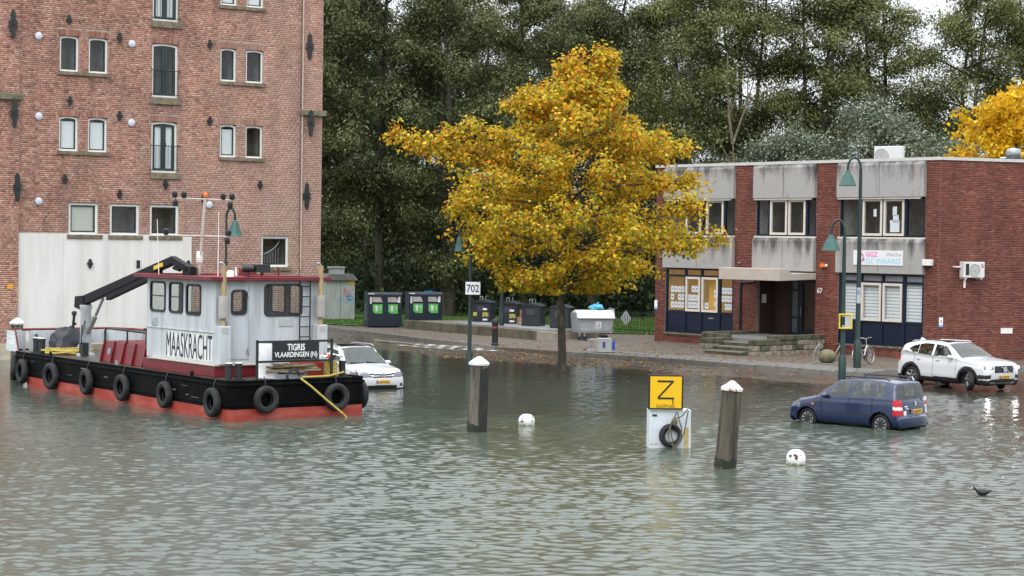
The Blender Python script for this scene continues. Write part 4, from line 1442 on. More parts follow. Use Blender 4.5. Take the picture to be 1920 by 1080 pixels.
MB().box(.12, .24, Y0 - .006, Y0 - .001, .2, .46).build('sticker', mat('blue_print', (.05, .1, .4), .5), t)

# iron fence
t = thing('iron_fence', 'dark iron bar fence between rubbish container and office', 'fence', (.4, 101.4, .34), math.atan2(-3.0, 7.2))
fl = math.hypot(3.0, 7.2)
MB().box(0, fl, -.02, .02, .16, .2).box(0, fl, -.02, .02, 1.02, 1.06).build('rail', m_black, t)
bar = MB().cyl((0, 0, .02), (0, 0, 1.2), .013, n=6).mesh('bar', m_black)
nb_ = 62
for k in range(nb_):
    link('bar', bar, t, (k * fl / (nb_ - 1), 0, 0))
pm = MB().box(-.035, .035, -.035, .035, 0, 1.3).mesh('post', m_black)
for k in range(4):
    link('post', pm, t, (.12 + k * (fl - .2) / 3, .06, 0))
t = thing('diamond_plate', 'pale grey diamond plate hung on the iron fence', 'sign', (5.9, 98.98, 1.12), R(-22))
MB().prism([(0, -.4), (.28, 0), (0, .4), (-.28, 0)], -.02, .0).build('plate', mat('grey_plate', (.42, .46, .47), .4), t)
st = MB()
for k in range(-2, 3):
    hgt = .36 - abs(k) * .13
    st.box(k * .09 - .018, k * .09 + .018, -.024, -.0205, -hgt, hgt)
st.build('stripe', mat('black_print', (.01, .01, .012), .5), t)

# stone ball, bicycle stands and bicycle
t = thing('stone_ball', 'mossy round boulder on the pavement before the brick pier', 'boulder', (12.62, 76.6, .3))
V, Fc = [], []
for i in range(13):
    ph = math.pi * i / 12
    for k in range(20):
        a = 2 * math.pi * k / 20
        q = math.sin(ph) ** .8
        V.append((.36 * q * math.cos(a), .36 * q * math.sin(a), .26 - .3 * math.cos(ph) * (1 if ph > 1.57 else .85)))
for i in range(12):
    for k in range(20):
        Fc.append((i * 20 + k, i * 20 + (k + 1) % 20, (i + 1) * 20 + (k + 1) % 20, (i + 1) * 20 + k))
MB().add(V, Fc).build('ball', mat('boulder_stone', (.2, .17, .1), .9, c2=(.07, .075, .03), scale=3, lo=.45, hi=.65, bump=.7, bscale=10), t, smooth=60)
MB().lathe([(.33, 0), (.3, .03), (0, .035)], 18).build('base', m_kerb, t)
def bike_stand(label, x, y, rot):
    t = thing('bicycle_stand', label, 'bicycle stand', (x, y, .3), rot, 'galvanised bicycle stands')
    MB().tube([(-.12, 0, 0), (-.14, 0, .3), (0, 0, .55), (.14, 0, .75), (.2, 0, .72), (.1, 0, .4), (.08, 0, 0)], .018, 6).build('hoop', m_steel, t, smooth=40)
    MB().box(-.2, .2, -.03, .03, 0, .02).build('foot', m_steel, t)
bike_stand('bent steel bicycle stand left of the boulder', 12.35, 77.6, R(20))
bike_stand('bent steel bicycle stand right of the boulder', 13.05, 76.7, R(20))

def bicycle(x, y, z, rot, lean):
    t = thing('bicycle', 'silver city bicycle parked by the blue office panels', 'bicycle', (x, y, z), rot)
    t.rotation_euler = (lean, 0, rot)
    m_alu = mat('silver_frame', (.5, .5, .5), .3, .6, var=.1)
    m_rub = mat('bike_rubber', (.02, .02, .02), .8)
    for wx in (-.54, .54):
        prof = []
        for k in range(9):
            a = 2 * math.pi * k / 8
            prof.append((.335 + .02 * math.cos(a), .02 * math.sin(a)))
        w = MB().lathe(prof, 30, c=(wx, 0, .355), axis='y').build('wheel', m_rub, t, smooth=60)
        rim = MB().lathe([(.318, -.013), (.312, 0), (.318, .013), (.325, 0), (.318, -.013)], 30, c=(wx, 0, .355), axis='y')
        rim.cyl((wx, -.05, .355), (wx, .05, .355), .03, n=8)
        for k in range(14):
            a = 2 * math.pi * k / 14
            rim.cyl((wx, 0, .355), (wx + .315 * math.cos(a), 0, .355 + .315 * math.sin(a)), .0035, n=4, caps=False)
        rim.build('rim', m_alu, w)
        arc = [(wx + .375 * math.cos(a), 0, .355 + .375 * math.sin(a)) for a in [R(q) for q in (range(20, 200, 12) if wx < 0 else range(-20, 150, 12))]]
        MB().tube(arc, .018, 6).build('mudguard', m_alu, t, smooth=60)
    fr = MB()
    bb, st, hd, ht = (-.06, 0, .3), (-.2, 0, .72), (.36, 0, .78), (.34, 0, .88)
    fr.tube([bb, (.1, 0, .42), (.3, 0, .68), hd], .022, 8).tube([bb, st, (-.24, 0, .86)], .02, 8).tube([(-.17, 0, .62), (.1, 0, .56), (.32, 0, .7)], .018, 8)
    fr.tube([(-.54, .05, .355), (-.06, .04, .3)], .012, 6).tube([(-.54, -.05, .355), (-.06, -.04, .3)], .012, 6)
    fr.tube([(-.54, .05, .355), (-.19, .02, .68)], .01, 6).tube([(-.54, -.05, .355), (-.19, -.02, .68)], .01, 6)
    fr.tube([(.34, 0, .92), (.38, 0, .74), (.46, .04, .6), (.54, .05, .355)], .014, 6).tube([(.38, 0, .74), (.46, -.04, .6), (.54, -.05, .355)], .014, 6)
    fr.build('frame', m_alu, t, smooth=40)
    MB().tube([(.2, .3, 1.05), (.3, .26, 1.08), (.36, .1, 1.06), (.34, 0, 1.02), (.36, -.1, 1.06), (.3, -.26, 1.08), (.2, -.3, 1.05)], .013, 6).cyl((.34, 0, .9), (.34, 0, 1.03), .015, n=8).build('handlebar', m_alu, t, smooth=40)
    MB().prism([(-.4, -.1), (-.34, -.12), (-.12, -.03), (-.08, 0), (-.12, .03), (-.34, .12), (-.4, .1)], .87, .94, axis='z').build('saddle', m_black, t, bevel=.02)
    MB().box(-.85, -.3, -.07, .07, .72, .735).tube([(-.75, .06, .72), (-.54, .06, .36)], .008, 5).tube([(-.75, -.06, .72), (-.54, -.06, .36)], .008, 5).build('carrier', m_alu, t)
    MB().box(-.9, -.86, -.08, .08, .68, .76).build('rear_light', mat('red_lens', (.45, .01, .02), .3), t)
    MB().lathe([(.09, -.01), (.09, .01)], 16, c=(-.06, -.06, .3), axis='y').box(-.07, -.05, -.09, -.07, .13, .3).box(-.07, -.05, .07, .09, .3, .47).build('crank', m_black, t)
bicycle(13.95, 75.7, .31, R(52), R(-7))

# ------------------------------------------------------------------ things standing in the water
m_wood = mat('weathered_oak', (.17, .145, .115), .9, c2=(.035, .029, .022), scale=2.2, lo=.4, hi=.62, stretch=(5, 5, .35), bump=.9, bscale=9)
m_wood2 = mat('grey_brown_oak', (.135, .112, .08), .9, c2=(.026, .022, .016), scale=2.4, lo=.35, hi=.65, stretch=(5, 5, .3), bump=.9, bscale=8)
m_tar = mat('tarred_wood', (.012, .012, .011), .7, c2=(.09, .1, .03), scale=3, lo=.58, hi=.72, stretch=(3, 3, 1), bump=.6)
m_capw = mat('white_cap_paint', (.78, .78, .75), .6, c2=(.6, .58, .54), scale=7)
m_caprust = mat('flaking_cap', (.74, .7, .66), .7, c2=(.3, .13, .06), scale=6, lo=.5, hi=.56)
def mooring_post(label, x, y, w, h, lean, mw, mc, seed, tar=False):
    t = thing('mooring_post', label, 'mooring post', (x, y, 0), R(seed * 13 % 40))
    t.rotation_euler = (lean[0], lean[1], R(12))
    rr_ = random.Random(seed)
    n = 20
    ang = [2 * math.pi * k / n for k in range(n)]
    sq = [1 / max(abs(math.cos(a)), abs(math.sin(a))) ** .75 for a in ang]
    wob = [rr_.uniform(-.03, .03) for _ in ang]
    V, Fc = [], []
    zs = [-1.0, -.2, 0, .3, .7, 1.1, 1.5, h]
    for z in zs:
        tap = 1 - .03 * z
        for k, a in enumerate(ang):
            q = w / 2 * tap * sq[k] * .93 * (1 + wob[k] + rr_.uniform(-.012, .012))
            V.append((q * math.cos(a), q * math.sin(a), z))
    for i in range(len(zs) - 1):
        for k in range(n):
            Fc.append((i * n + k, i * n + (k + 1) % n, (i + 1) * n + (k + 1) % n, (i + 1) * n + k))
    Fc.append(tuple(range((len(zs) - 1) * n, len(zs) * n)))
    MB().add(V, Fc).build('shaft', mw, t, smooth=35)
    if tar:
        V, Fc = [], []
        ks = [15, 16, 17, 18, 19, 0, 1]
        for z in (-.3, .02, .5, 1.0, 1.5, h - .1):
            for k in ks:
                a = ang[k]
                q = w / 2 * (1 - .03 * z) * sq[k] * .93 * 1.06 + .012
                V.append((q * math.cos(a), q * math.sin(a), z + rr_.uniform(-.05, .05)))
        for i in range(5):
            for k in range(6):
                Fc.append((i * 7 + k, i * 7 + k + 1, (i + 1) * 7 + k + 1, (i + 1) * 7 + k))
        MB().add(V, Fc).build('tarred_board', m_tar, t, smooth=35)
    V2, F2 = [], []
    for z in (-.4, .0, .1, .2):
        for k, a in enumerate(ang):
            q = w / 2 * (1 - .03 * z) * sq[k] * .93 * (1.03 + wob[k]) + .006
            V2.append((q * math.cos(a), q * math.sin(a), z if z < .15 else z * rr_.uniform(.75, 1.35)))
    for i in range(3):
        for k in range(n):
            F2.append((i * n + k, i * n + (k + 1) % n, (i + 1) * n + (k + 1) % n, (i + 1) * n + k))
    MB().add(V2, F2).build('algae_band', mat('wet_algae', (.014, .018, .008), .35, var=.3, scale=8), t, smooth=35)
    q = w / 2 * 1.1
    MB().lathe([(q, h - .01), (q * 1.02, h + .05), (q * .62, h + .13), (q * .18, h + .21), (0, h + .22)], 10).build('cap', mc, t, smooth=25)
    return t
mooring_post('dark timber mooring post with clean white cap, left of the first buoy', -.88, 50.3, .5, 1.75, (0, R(1.5)), m_wood, m_capw, 1, True)
mooring_post('leaning timber mooring post with flaking rusty white cap', 4.83, 42.9, .46, 1.74, (0, R(4.2)), m_wood2, m_caprust, 2)
mooring_post('white capped mooring post rising beyond the boat\'s bow', -17.0, 66.0, .46, 1.9, (0, 0), m_wood, m_capw, 3)

def buoy(label, x, y, sq):
    t = thing('buoy', label, 'buoy', (x, y, 0), 0.0, 'round white mooring buoys')
    pr = [(0, -.2), (.12, -.18)]
    for k in range(9):
        a = -.9 + k * (math.pi / 2 + .9) / 8
        pr.append((.225 * math.cos(a) ** .8, .12 + .19 * math.sin(a) * sq))
    MB().lathe(pr, 24).build('float', mat('buoy_white', (.8, .8, .77), .45, var=.05), t, smooth=60)
    MB().lathe([(.03, .12), (.03, .3), (0, .31)], 8).build('eye_bolt', m_steel, t)
    MB().lathe([(.2, -.08), (.226, .0), (.23, .035), (.226, .04)], 24, caps=False).build('algae_ring', mat('buoy_algae', (.16, .17, .08), .7, c2=(.5, .5, .42), scale=9), t, smooth=60)
    sp = MB()
    rr_ = random.Random(int(abs(x) * 10))
    for k in range(7):
        a, e = rr_.uniform(-2.6, -.4), rr_.uniform(-.1, .8)
        c = Vector((.226 * math.cos(a) * math.cos(e), .226 * math.sin(a) * math.cos(e), .12 + .19 * math.sin(e) * sq))
        nrm = Vector((math.cos(a) * math.cos(e), math.sin(a) * math.cos(e), math.sin(e))).normalized()
        sp.cyl(c - nrm * .012, c + nrm * .004, rr_.uniform(.015, .04), n=7)
    sp.build('rust_spot', mat('rust_dark', (.06, .03, .02), .8), t)
buoy('round white buoy afloat between the capped post and the Z sign', .45, 52.1, 1.0)
buoy('larger white buoy afloat right of the leaning post', 6.55, 43.8, 1.15)

# Z sign
zs_ = thing('water_sign', 'yellow board with a black Z on a white steel box in the water', 'sign', (3.9, 47.1, 0), R(3))
m_ybox = mat('chalky_white_steel', (.58, .63, .67), .5, c2=(.66, .7, .73), scale=3)
MB().box(-.51, .51, -.28, .28, -1.0, .93).build('box', m_ybox, zs_, bevel=.012)
m_yel = mat('yellow_enamel', (.80, .47, .004), .4, c2=(.50, .16, .01), scale=1.7, lo=.6, hi=.72, stretch=(4, 1, .5))
MB().box(-.56, .30, -.36, -.28, .94, 1.80).build('frame', mat('rusty_black_frame', (.02, .016, .012), .6, c2=(.13, .05, .02), scale=8, lo=.55, hi=.65), zs_, bevel=.015)
MB().box(-.515, .255, -.372, -.361, .985, 1.755).build('board', m_yel, zs_)
m_blk = mat('black_print', (.01, .01, .012), .5)
zl = MB()
zl.box(-.34, .06, -.378, -.3725, 1.615, 1.66).box(-.33, .07, -.378, -.3725, 1.2, 1.245)
zl.prism([(-.34, 1.25), (-.28, 1.25), (.05, 1.61), (-.01, 1.61)], -.378, -.3725).box(.03, .055, -.378, -.3725, 1.08, 1.2)
zl.build('letter', m_blk, zs_)
glyph_blocks(10, .46, .07, 6).build('small_print', m_blk, zs_, (-.36, -.373, 1.0))
rs_ = mat('rust_stain', (.5, .33, .09), .8, c2=(.58, .63, .67), scale=5, lo=.5, hi=.66, stretch=(2, 1, .6))
MB().box(.34, .46, -.284, -.281, .0, .5).box(-.5, -.3, -.284, -.281, .08, .11).build('rust_streak', rs_, zs_)
MB().box(-.44, -.33, -.29, -.281, .77, .82).build('slot', m_black, zs_)

# tyres
m_rub = mat('tyre_rubber', (.010, .0105, .011), .75, c2=(.028, .029, .03), scale=4, lo=.45, hi=.7, bump=.2, bscale=40)
def tyre_mb(Ro, Ri, w, n=32):
    h = w / 2
    pr = [(Ri, -h * .55), (Ri + .03, -h * .8), ((Ro + Ri) / 2, -h * 1.02), (Ro - .05, -h * .92), (Ro - .012, -h * .68), (Ro, -h * .3), (Ro, h * .3), (Ro - .012, h * .68),
          (Ro - .05, h * .92), ((Ro + Ri) / 2, h * 1.02), (Ri + .03, h * .8), (Ri, h * .55), (Ri + .02, h * .4), ((Ro + Ri) / 2, h * .8), ((Ro + Ri) / 2, -h * .8), (Ri + .02, -h * .4), (Ri, -h * .55)]
    mb = MB()
    V, Fc = [], []
    for r_, y in pr:
        for k in range(n):
            a = 2 * math.pi * k / n
            V.append((r_ * math.cos(a), y, r_ * math.sin(a)))
    for i in range(len(pr) - 1):
        for k in range(n):
            Fc.append((i * n + k, (i + 1) * n + k, (i + 1) * n + (k + 1) % n, i * n + (k + 1) % n))
    return mb.add(V, Fc)
tz = thing('fender_tyre', 'small car tyre roped to the white box under the Z sign', 'tyre', (3.92, 46.76, .31), R(14))
tyre_mb(.29, .16, .17).build('casing', m_rub, tz, smooth=40)
m_rope = mat('grey_hemp_rope', (.16, .14, .09), .95, c2=(.07, .065, .04), scale=30, lo=.4, hi=.6)
rp_ = thing('rope', 'tangled grey rope looped over the tyre below the Z sign', 'rope', (3.98, 46.72, 0))
for q in ([(.08, -.03, .9), (-.05, -.08, .6), (-.12, -.13, .4), (-.08, -.14, .15), (.04, -.13, .08), (.14, -.12, .2), (.2, -.11, .45), (.14, -.06, .7), (.1, -.03, .88)],
          [(.36, -.05, .95), (.32, -.08, .75), (.26, -.1, .4), (.12, -.14, .12), (-.03, -.16, .0)],
          [(.34, -.05, .98), (.2, -.06, .8), (.05, -.07, .75), (.0, -.08, .66)],
          [(-.02, -.08, .72), (-.08, -.1, .5), (-.02, -.13, .2), (0, -.15, -.05)]):
    pts = []
    qq = [Vector(p) for p in q]
    for i in range(len(qq) - 1):
        for k in range(4):
            tt = k / 4
            p0, p1, p2, p3 = qq[max(i - 1, 0)], qq[i], qq[i + 1], qq[min(i + 2, len(qq) - 1)]
            pts.append(.5 * ((2 * p1) + (p2 - p0) * tt + (2 * p0 - 5 * p1 + 4 * p2 - p3) * tt ** 2 + (3 * p1 - p0 - 3 * p2 + p3) * tt ** 3))
    pts.append(qq[-1])
    MB().tube(pts, .016, 6).build('strand', m_rope, rp_, smooth=60)
MB().lathe([(.0, .56), (.06, .58), (.07, .68), (.04, .76), (0, .77)], 10, c=(.03, -.06, 0)).build('knot', m_rope, rp_, smooth=60)

# coot
co = thing('coot', 'black coot with white bill swimming at the right', 'bird', (9.6, 38.8, .02), R(186))
V, Fc = [], []
SEC = [(-.2, .075, .002), (-.17, .065, .02), (-.12, .045, .05), (-.05, .035, .075), (.03, .035, .085), (.09, .04, .075), (.125, .062, .05), (.145, .085, .038), (.155, .105, .034), (.168, .12, .034), (.186, .126, .031), (.21, .122, .021), (.225, .118, .008)]
for x, zc, r_ in SEC:
    for k in range(12):
        a = 2 * math.pi * k / 12
        V.append((x, r_ * 1.0 * math.cos(a), zc + r_ * .8 * math.sin(a)))
for i in range(len(SEC) - 1):
    for k in range(12):
        Fc.append((i * 12 + k, i * 12 + (k + 1) % 12, (i + 1) * 12 + (k + 1) % 12, (i + 1) * 12 + k))
MB().add(V, Fc).build('body', mat('coot_feathers', (.012, .012, .014), .6, c2=(.035, .036, .04), scale=20), co, smooth=60)
MB().cyl((.22, 0, .119), (.258, 0, .108), .011, .002, n=8).box(.208, .226, -.008, .008, .122, .14).build('bill', m_capw, co)
# drifting leaves and reed scraps
N = 150
fx = np.concatenate([rng.normal(5.6, 1.2, 60), rng.normal(-.4, .25, 16), rng.uniform(-8, 12, 74)])
fy = np.concatenate([rng.normal(42.6, .25, 60), rng.normal(51.0, .12, 16), rng.uniform(32, 60, 74)])
a = rng.uniform(0, 6.28, N)
s = rng.uniform(.02, .055, N)
V = np.zeros((N, 4, 3))
for i, (ca, q) in enumerate([(0, 1), (1.5, .5), (3.1, 1), (4.6, .5)]):
    V[:, i] = np.stack([fx + s * q * np.cos(a + ca), fy + s * q * np.sin(a + ca), np.full(N, .035)], 1)
stuff(link('drifting_leaves', np_mesh('drifting_leaves', V.reshape(-1, 3), np.arange(N * 4).reshape(-1, 4), attr_mat('dry_leaf', .8, .15, 0), np.array([[.5, .28, .14]]) * rng.uniform(.6, 1.2, (N, 1)))))['label'] = 'scraps of fallen leaves drifting on the water'
# ------------------------------------------------------------------ workboat
BOAT = Matrix.Translation((-7.6, 51.87, 0)) @ Matrix.Rotation(R(36.5), 4, 'Z')
bt = thing('workboat', 'black and red workboat with grey wheelhouse lettered MAASKRACHT', 'boat')
bt.matrix_world = BOAT
m_hull = mat('hull_black', (.0025, .003, .0032), .6, c2=(.012, .009, .008), scale=2.2, lo=.5, hi=.75, stretch=(1, 1, .35), bump=.15, bscale=3, spec=.06)
m_anti = mat('hull_red', (.31, .034, .02), .6, c2=(.4, .1, .07), scale=1.1, lo=.45, hi=.7, stretch=(1, 1, 3))
m_red = mat('oxide_red', (.17, .008, .012), .42, c2=(.12, .01, .012), scale=2)
m_grey = mat('boat_grey', (.38, .40, .41), .42, c2=(.51, .54, .56), scale=1.5, lo=.32, hi=.56, stretch=(2.5, 2.5, .35), bump=.05, bscale=4)
m_deck = mat('wet_deck', (.055, .045, .035), .35, c2=(.1, .085, .07), scale=2)
W_, L_ = 4.3, 16.1
def plan(z):
    t = (z + .9) / 1.96
    yb = 14.3 + (L_ - 14.3) * max(0, t)
    return [(0, .12), (.12, 0), (W_ - .12, 0), (W_, .12), (W_, yb - 1.2), (W_ - .45, yb - .2), (W_ - .9, yb), (.9, yb), (.45, yb - .2), (0, yb - 1.2)]
def hull(z0, z1, out=0.0, n=3):
    mb = MB()
    k = len(plan(0))
    for i in range(n + 1):
        z = z0 + (z1 - z0) * i / n
        c = Vector((W_ / 2, L_ / 2))
        mb.v += [(p[0] + (out if p[0] > c.x else -out), p[1] + (out if p[1] > c.y else -out), z) for p in plan(z)]
    for i in range(n):
        for q in range(k):
            mb.f.append((i * k + q, i * k + (q + 1) % k, (i + 1) * k + (q + 1) % k, (i + 1) * k + q))
    mb.f += [tuple(range(k - 1, -1, -1)), tuple(range(n * k, n * k + k))]
    mb.m = [0] * len(mb.f)
    return mb
hull(-.9, .31).build('hull_bottom', m_anti, bt)
hull(.311, 1.045, .012).build('hull', m_hull, bt, bevel=.02)
hull(.93, 1.0, .05, 1).build('rubbing_strake', m_hull, bt, bevel=.02)
hull(.40, .46, .035, 1).build('lower_strake', m_hull, bt, bevel=.015)
hull(1.046, 1.056, -.06, 1).build('deck', m_deck, bt)
ed = MB()
pl = plan(1.06)
for (a, b) in zip(pl, pl[1:] + pl[:1]):
    d = Vector((b[0] - a[0], b[1] - a[1], 0))
    ed.tube([(a[0], a[1], 1.075), (b[0], b[1], 1.075)], .03, 6)
ed.build('deck_edge', m_hull, bt, smooth=50)
br = random.Random(31)
for k in range(9):                       # scrapes and pad eyes on the hull side
    y = .8 + k * 1.65
    e = MB().prism([(y - .1, 1.06), (y + .1, 1.06), (y + .04, 1.22), (y - .04, 1.22)], .1, .14, axis='x')
    if k in (1, 4, 7):
        e.build('pad_eye', m_steel if k == 4 else m_hull, bt)
sc = MB()
for k in range(14):
    y, z = br.uniform(.5, 14), br.uniform(.5, .9)
    sc.box(-.0145, -.0135, y, y + br.uniform(.1, .5), z, z + br.uniform(.006, .03))
sc.build('scrape', mat('scraped_paint', (.13, .14, .15), .6, var=.3), bt)
# bow bulwark with red rail
bw = MB().box(.75, 3.55, 15.62, 15.68, 1.05, 1.74)
bw.box(4.12, 4.18, 9.2, 14.75, 1.05, 1.74)
bw.prism([(4.12, 14.75), (4.18, 14.75), (3.6, 15.68), (3.55, 15.62)], 1.05, 1.74, axis='z')
for k in range(6):
    bw.box(.9 + k * .5, .94 + k * .5, 15.5, 15.62, 1.05, 1.7)
for k in range(5):
    bw.box(4.0, 4.12, 9.6 + k * 1.05, 9.64 + k * 1.05, 1.05, 1.7)
bw = bw.build('bulwark', m_grey, bt)
MB().tube([(.5, 15.66, 1.77), (3.58, 15.66, 1.77), (4.15, 14.75, 1.77), (4.15, 9.2, 1.77)], .045, 8).build('red_rail', m_red, bw, smooth=50)
np_ = MB().prism([(16.05, 1.06), (16.0, 1.75), (15.35, 1.75), (15.05, 1.06)], .1, .16, axis='x').build('bow_plate', mat('bow_white', (.6, .62, .64), .45, var=.06), bt)
MB().tube([(.13, 15.03, 1.06), (.13, 15.33, 1.77), (.13, 16.0, 1.77), (.4, 16.0, 1.77)], .03, 6).build('red_edge', m_red, np_, smooth=50)
MB().box(.12, .75, 15.96, 16.02, 1.05, 1.74).build('bow_return', m_grey, bt)
tx = text_mb('TIGRIS', .62, .3, .004, .02)
xform(tx, Matrix.Translation((.098, 15.96, 1.28)) @ Matrix.Rotation(R(-90), 4, 'Z'))
tx.build('lettering', mat('bright_white', (.82, .82, .82), .4), np_)
MB().tube([(1.0, 15.1, 1.06), (.9, 15.45, 1.6)], .06, 8).build('fairlead', m_black, bt)
# bollards
def twin_bollard(x, y, h=.42, r=.1, d=(.28, 0)):
    mb = MB()
    mb.box(x - .14, x + d[0] + .14, y - .16, y + d[1] + .16, 1.056, 1.09)
    for q in (0, 1):
        mb.lathe([(r, 0), (r, h * .82), (r * 1.15, h * .84), (r * 1.15, h), (r * .9, h + .01)], 14, c=(x + d[0] * q, y + d[1] * q, 1.09))
    b = mb.build('twin_bollard', m_black, bt, smooth=35)
    for q in (0, 1):
        MB().lathe([(r * 1.12, h + .011), (r * 1.1, h + .035), (0, h + .04)], 14, c=(x + d[0] * q, y + d[1] * q, 1.09)).build('white_top', m_capw, b)
twin_bollard(.4, 13.75, .46, .115, (.0, .42))
twin_bollard(.34, .7, .42, .095, (.3, 0))
twin_bollard(3.62, .6, .42, .095, (.3, 0))
# engine casing
cs = MB().prism([(.58, 1.056), (.7, 1.7), (3.4, 1.7), (3.5, 1.056)], 6.32, 9.55).build('engine_casing', m_red, bt, bevel=.02)
for k in range(5):
    y = 6.5 + k * .74
    MB().prism([(.5, 1.06), (.66, 1.72), (.72, 1.72), (.6, 1.06)], y, y + .05).build('rib', m_red, cs)
MB().lathe([(.1, -.02), (.1, .02), (.06, .03), (0, .03)], 14, c=(.60, 8.95, 1.4), axis='x').build('porthole', m_steel, cs, smooth=30)
MB().box(1.1, 1.8, 6.7, 7.5, 1.7, 2.12).box(1.05, 1.85, 6.65, 7.55, 2.12, 2.18).build('battery_box', m_black, bt, bevel=.02)
MB().tube([(.7, 9.5, 1.7), (.7, 9.5, 2.02), (.7, 9.35, 2.1), (.7, 6.5, 2.08), (.7, 6.36, 2.05)], .035, 8).tube([(.7, 7.9, 1.7), (.7, 7.9, 2.08)], .03, 8).build('handrail', m_black, bt, smooth=50)
# wheelhouse
X0, X1, Y0, Y1, Z0, Z1 = .58, 3.95, 1.95, 6.3, 1.42, 3.76
MB().box(.45, 4.05, 1.75, 6.31, 1.057, 1.38).build('wheelhouse_base', m_red, bt, bevel=.02)
MB().box(.4, 4.1, 1.68, 5.9, 1.381, 1.419).build('ledge', mat('cream_paint', (.52, .46, .38), .5, var=.1), bt, bevel=.008)
side_w = [(.26, 1.2, 2.8, 3.63), (1.5, 2.32, 2.8, 3.63), (2.58, 3.44, 2.78, 3.6)]     # measured from the bow end along the side
rear_w = [(1.06 - X0 + .03, 1.5 - X0 + .03, 2.83, 3.48), (2.15 - X0, 3.33 - X0, 2.78, 3.64)]
wm = MB()
def wall_at(mtx, w, ops):
    t_ = wall_core(0, w, Z0, Z1, ops, 0, .05)
    xform(t_, mtx)
    wm.add(t_.v, t_.f)
M_near = Matrix.Translation((X0, Y1, 0)) @ Matrix.Rotation(R(-90), 4, 'Z')
M_rear = Matrix.Translation((X0, Y0, 0))
M_far = Matrix.Translation((X1, Y0, 0)) @ Matrix.Rotation(R(90), 4, 'Z')
M_front = Matrix.Translation((X1, Y1, 0)) @ Matrix.Rotation(R(180), 4, 'Z')
wall_at(M_near, Y1 - Y0, side_w)
wall_at(M_rear, X1 - X0, rear_w)
far_w = [(.9, 1.75, 2.75, 3.62), (2.0, 2.85, 2.75, 3.62), (3.05, 4.1, 2.75, 3.62)]
front_w = [(.15, 1.1, 2.7, 3.64), (1.2, 2.2, 2.7, 3.64), (2.3, 3.25, 2.7, 3.64)]
wall_at(M_far, Y1 - Y0, far_w)
wall_at(M_front, X1 - X0, front_w)
whs = wm.build('wheelhouse', m_grey, bt)
MB().box(X0 + .02, X1 - .02, Y0 + .02, Y1 - .02, Z0, Z0 + .05).build('cabin_floor', m_black, bt)
MB().box(1.0, 3.5, 5.3, 5.9, 1.47, 2.75).box(2.4, 2.9, 3.6, 4.1, 1.47, 2.6).box(2.4, 2.9, 3.5, 3.62, 2.6, 3.2).build('console_and_seat', m_black, bt, bevel=.03)
def rounded(x0, x1, z0, z1, r_, n=4):
    p = []
    for cx, cz, a0 in ((x1 - r_, z0 + r_, -90), (x1 - r_, z1 - r_, 0), (x0 + r_, z1 - r_, 90), (x0 + r_, z0 + r_, 180)):
        for k in range(n + 1):
            a = R(a0 + 90 * k / n)
            p.append((cx + r_ * math.cos(a), cz + r_ * math.sin(a)))
    return p
m_rubber = mat('window_rubber', (.02, .022, .025), .6)
m_bglass = glass_mat('boat_glass', (.78, .82, .8))
def boat_window(mtx, a, b, c, d, bar=False):
    o, i = rounded(a - .035, b + .035, c - .035, d + .035, .13), rounded(a + .025, b - .025, c + .025, d - .025, .1)
    n = len(o)
    mb = MB()
    mb.add([(x, -.03, z) for x, z in o] + [(x, -.03, z) for x, z in i] + [(x, .01, z) for x, z in o] + [(x, .03, z) for x, z in i],
           [f for k in range(n) for f in ((k, (k + 1) % n, n + (k + 1) % n, n + k), (n + k, n + (k + 1) % n, 3 * n + (k + 1) % n, 3 * n + k), ((k + 1) % n, k, 2 * n + k, 2 * n + (k + 1) % n))])
    if bar:
        mb.box(a + .02, b - .02, -.02, .02, c + .42, c + .45)
    xform(mb, mtx)
    w = mb.build('window', m_rubber, bt)
    q = MB().add([(x, 0, z) for x, z in i], [tuple(range(len(i)))])
    xform(q, mtx)
    q.build('pane', m_bglass, w)
for k, (a, b, c, d) in enumerate(side_w):
    boat_window(M_near, a, b, c, d, k < 2)
boat_window(M_rear, *rear_w[1])
for f in far_w:
    boat_window(M_far, *f)
for f in front_w:
    boat_window(M_front, *f)
d_ = ring(.86, 1.64, 1.55, 3.66, .02, -.03, .0)
xform(d_, Matrix.Translation((0, Y0 - .001, 0)))
dd = d_.build('door', m_grey, bt)
MB().box(1.57, 1.61, Y0 - .05, Y0 - .02, 1.7, 1.85).build('hinge', m_steel, dd)
MB().box(1.57, 1.61, Y0 - .05, Y0 - .02, 3.3, 3.45).build('hinge', m_steel, dd)
MB().box(.9, .94, Y0 - .08, Y0 - .02, 2.5, 2.62).build('handle', m_steel, dd)
o_ = rear_w[0]
boat_window(M_rear, *o_)
MB().box(.86, 1.64, Y0 - .02, Y0 - .002, 1.55, 1.57).build('door_sill', m_hull, dd)
# lettering along the side
tx = text_mb('MAASKRACHT', 2.85, .72, .005, .0)
xform(tx, Matrix.Translation((X0 - .008, 4.98, 1.5)) @ Matrix.Rotation(R(-90), 4, 'Z'))
MB().box(X0 - .006, X0 - .002, 2.1, 5.02, 1.48, 2.24).build('name_strip', mat('dull_white', (.66, .67, .67), .5, var=.12, scale=5), bt)
tx.build('lettering', m_blk, bt)
MB().box(X0 - .02, X0, 5.6, 5.95, 2.35, 2.58).build('vent_plate', m_steel, bt)
MB().box(X0 - .03, X0 + .005, Y0 + .1, Y1, 2.29, 2.32).build('seam', m_grey, bt)
MB().box(2.6, 3.05, Y0 - .02, Y0, 2.45, 2.68).build('name_plate', mat('dull_plate', (.42, .43, .44), .5, var=.15), bt, bevel=.01)
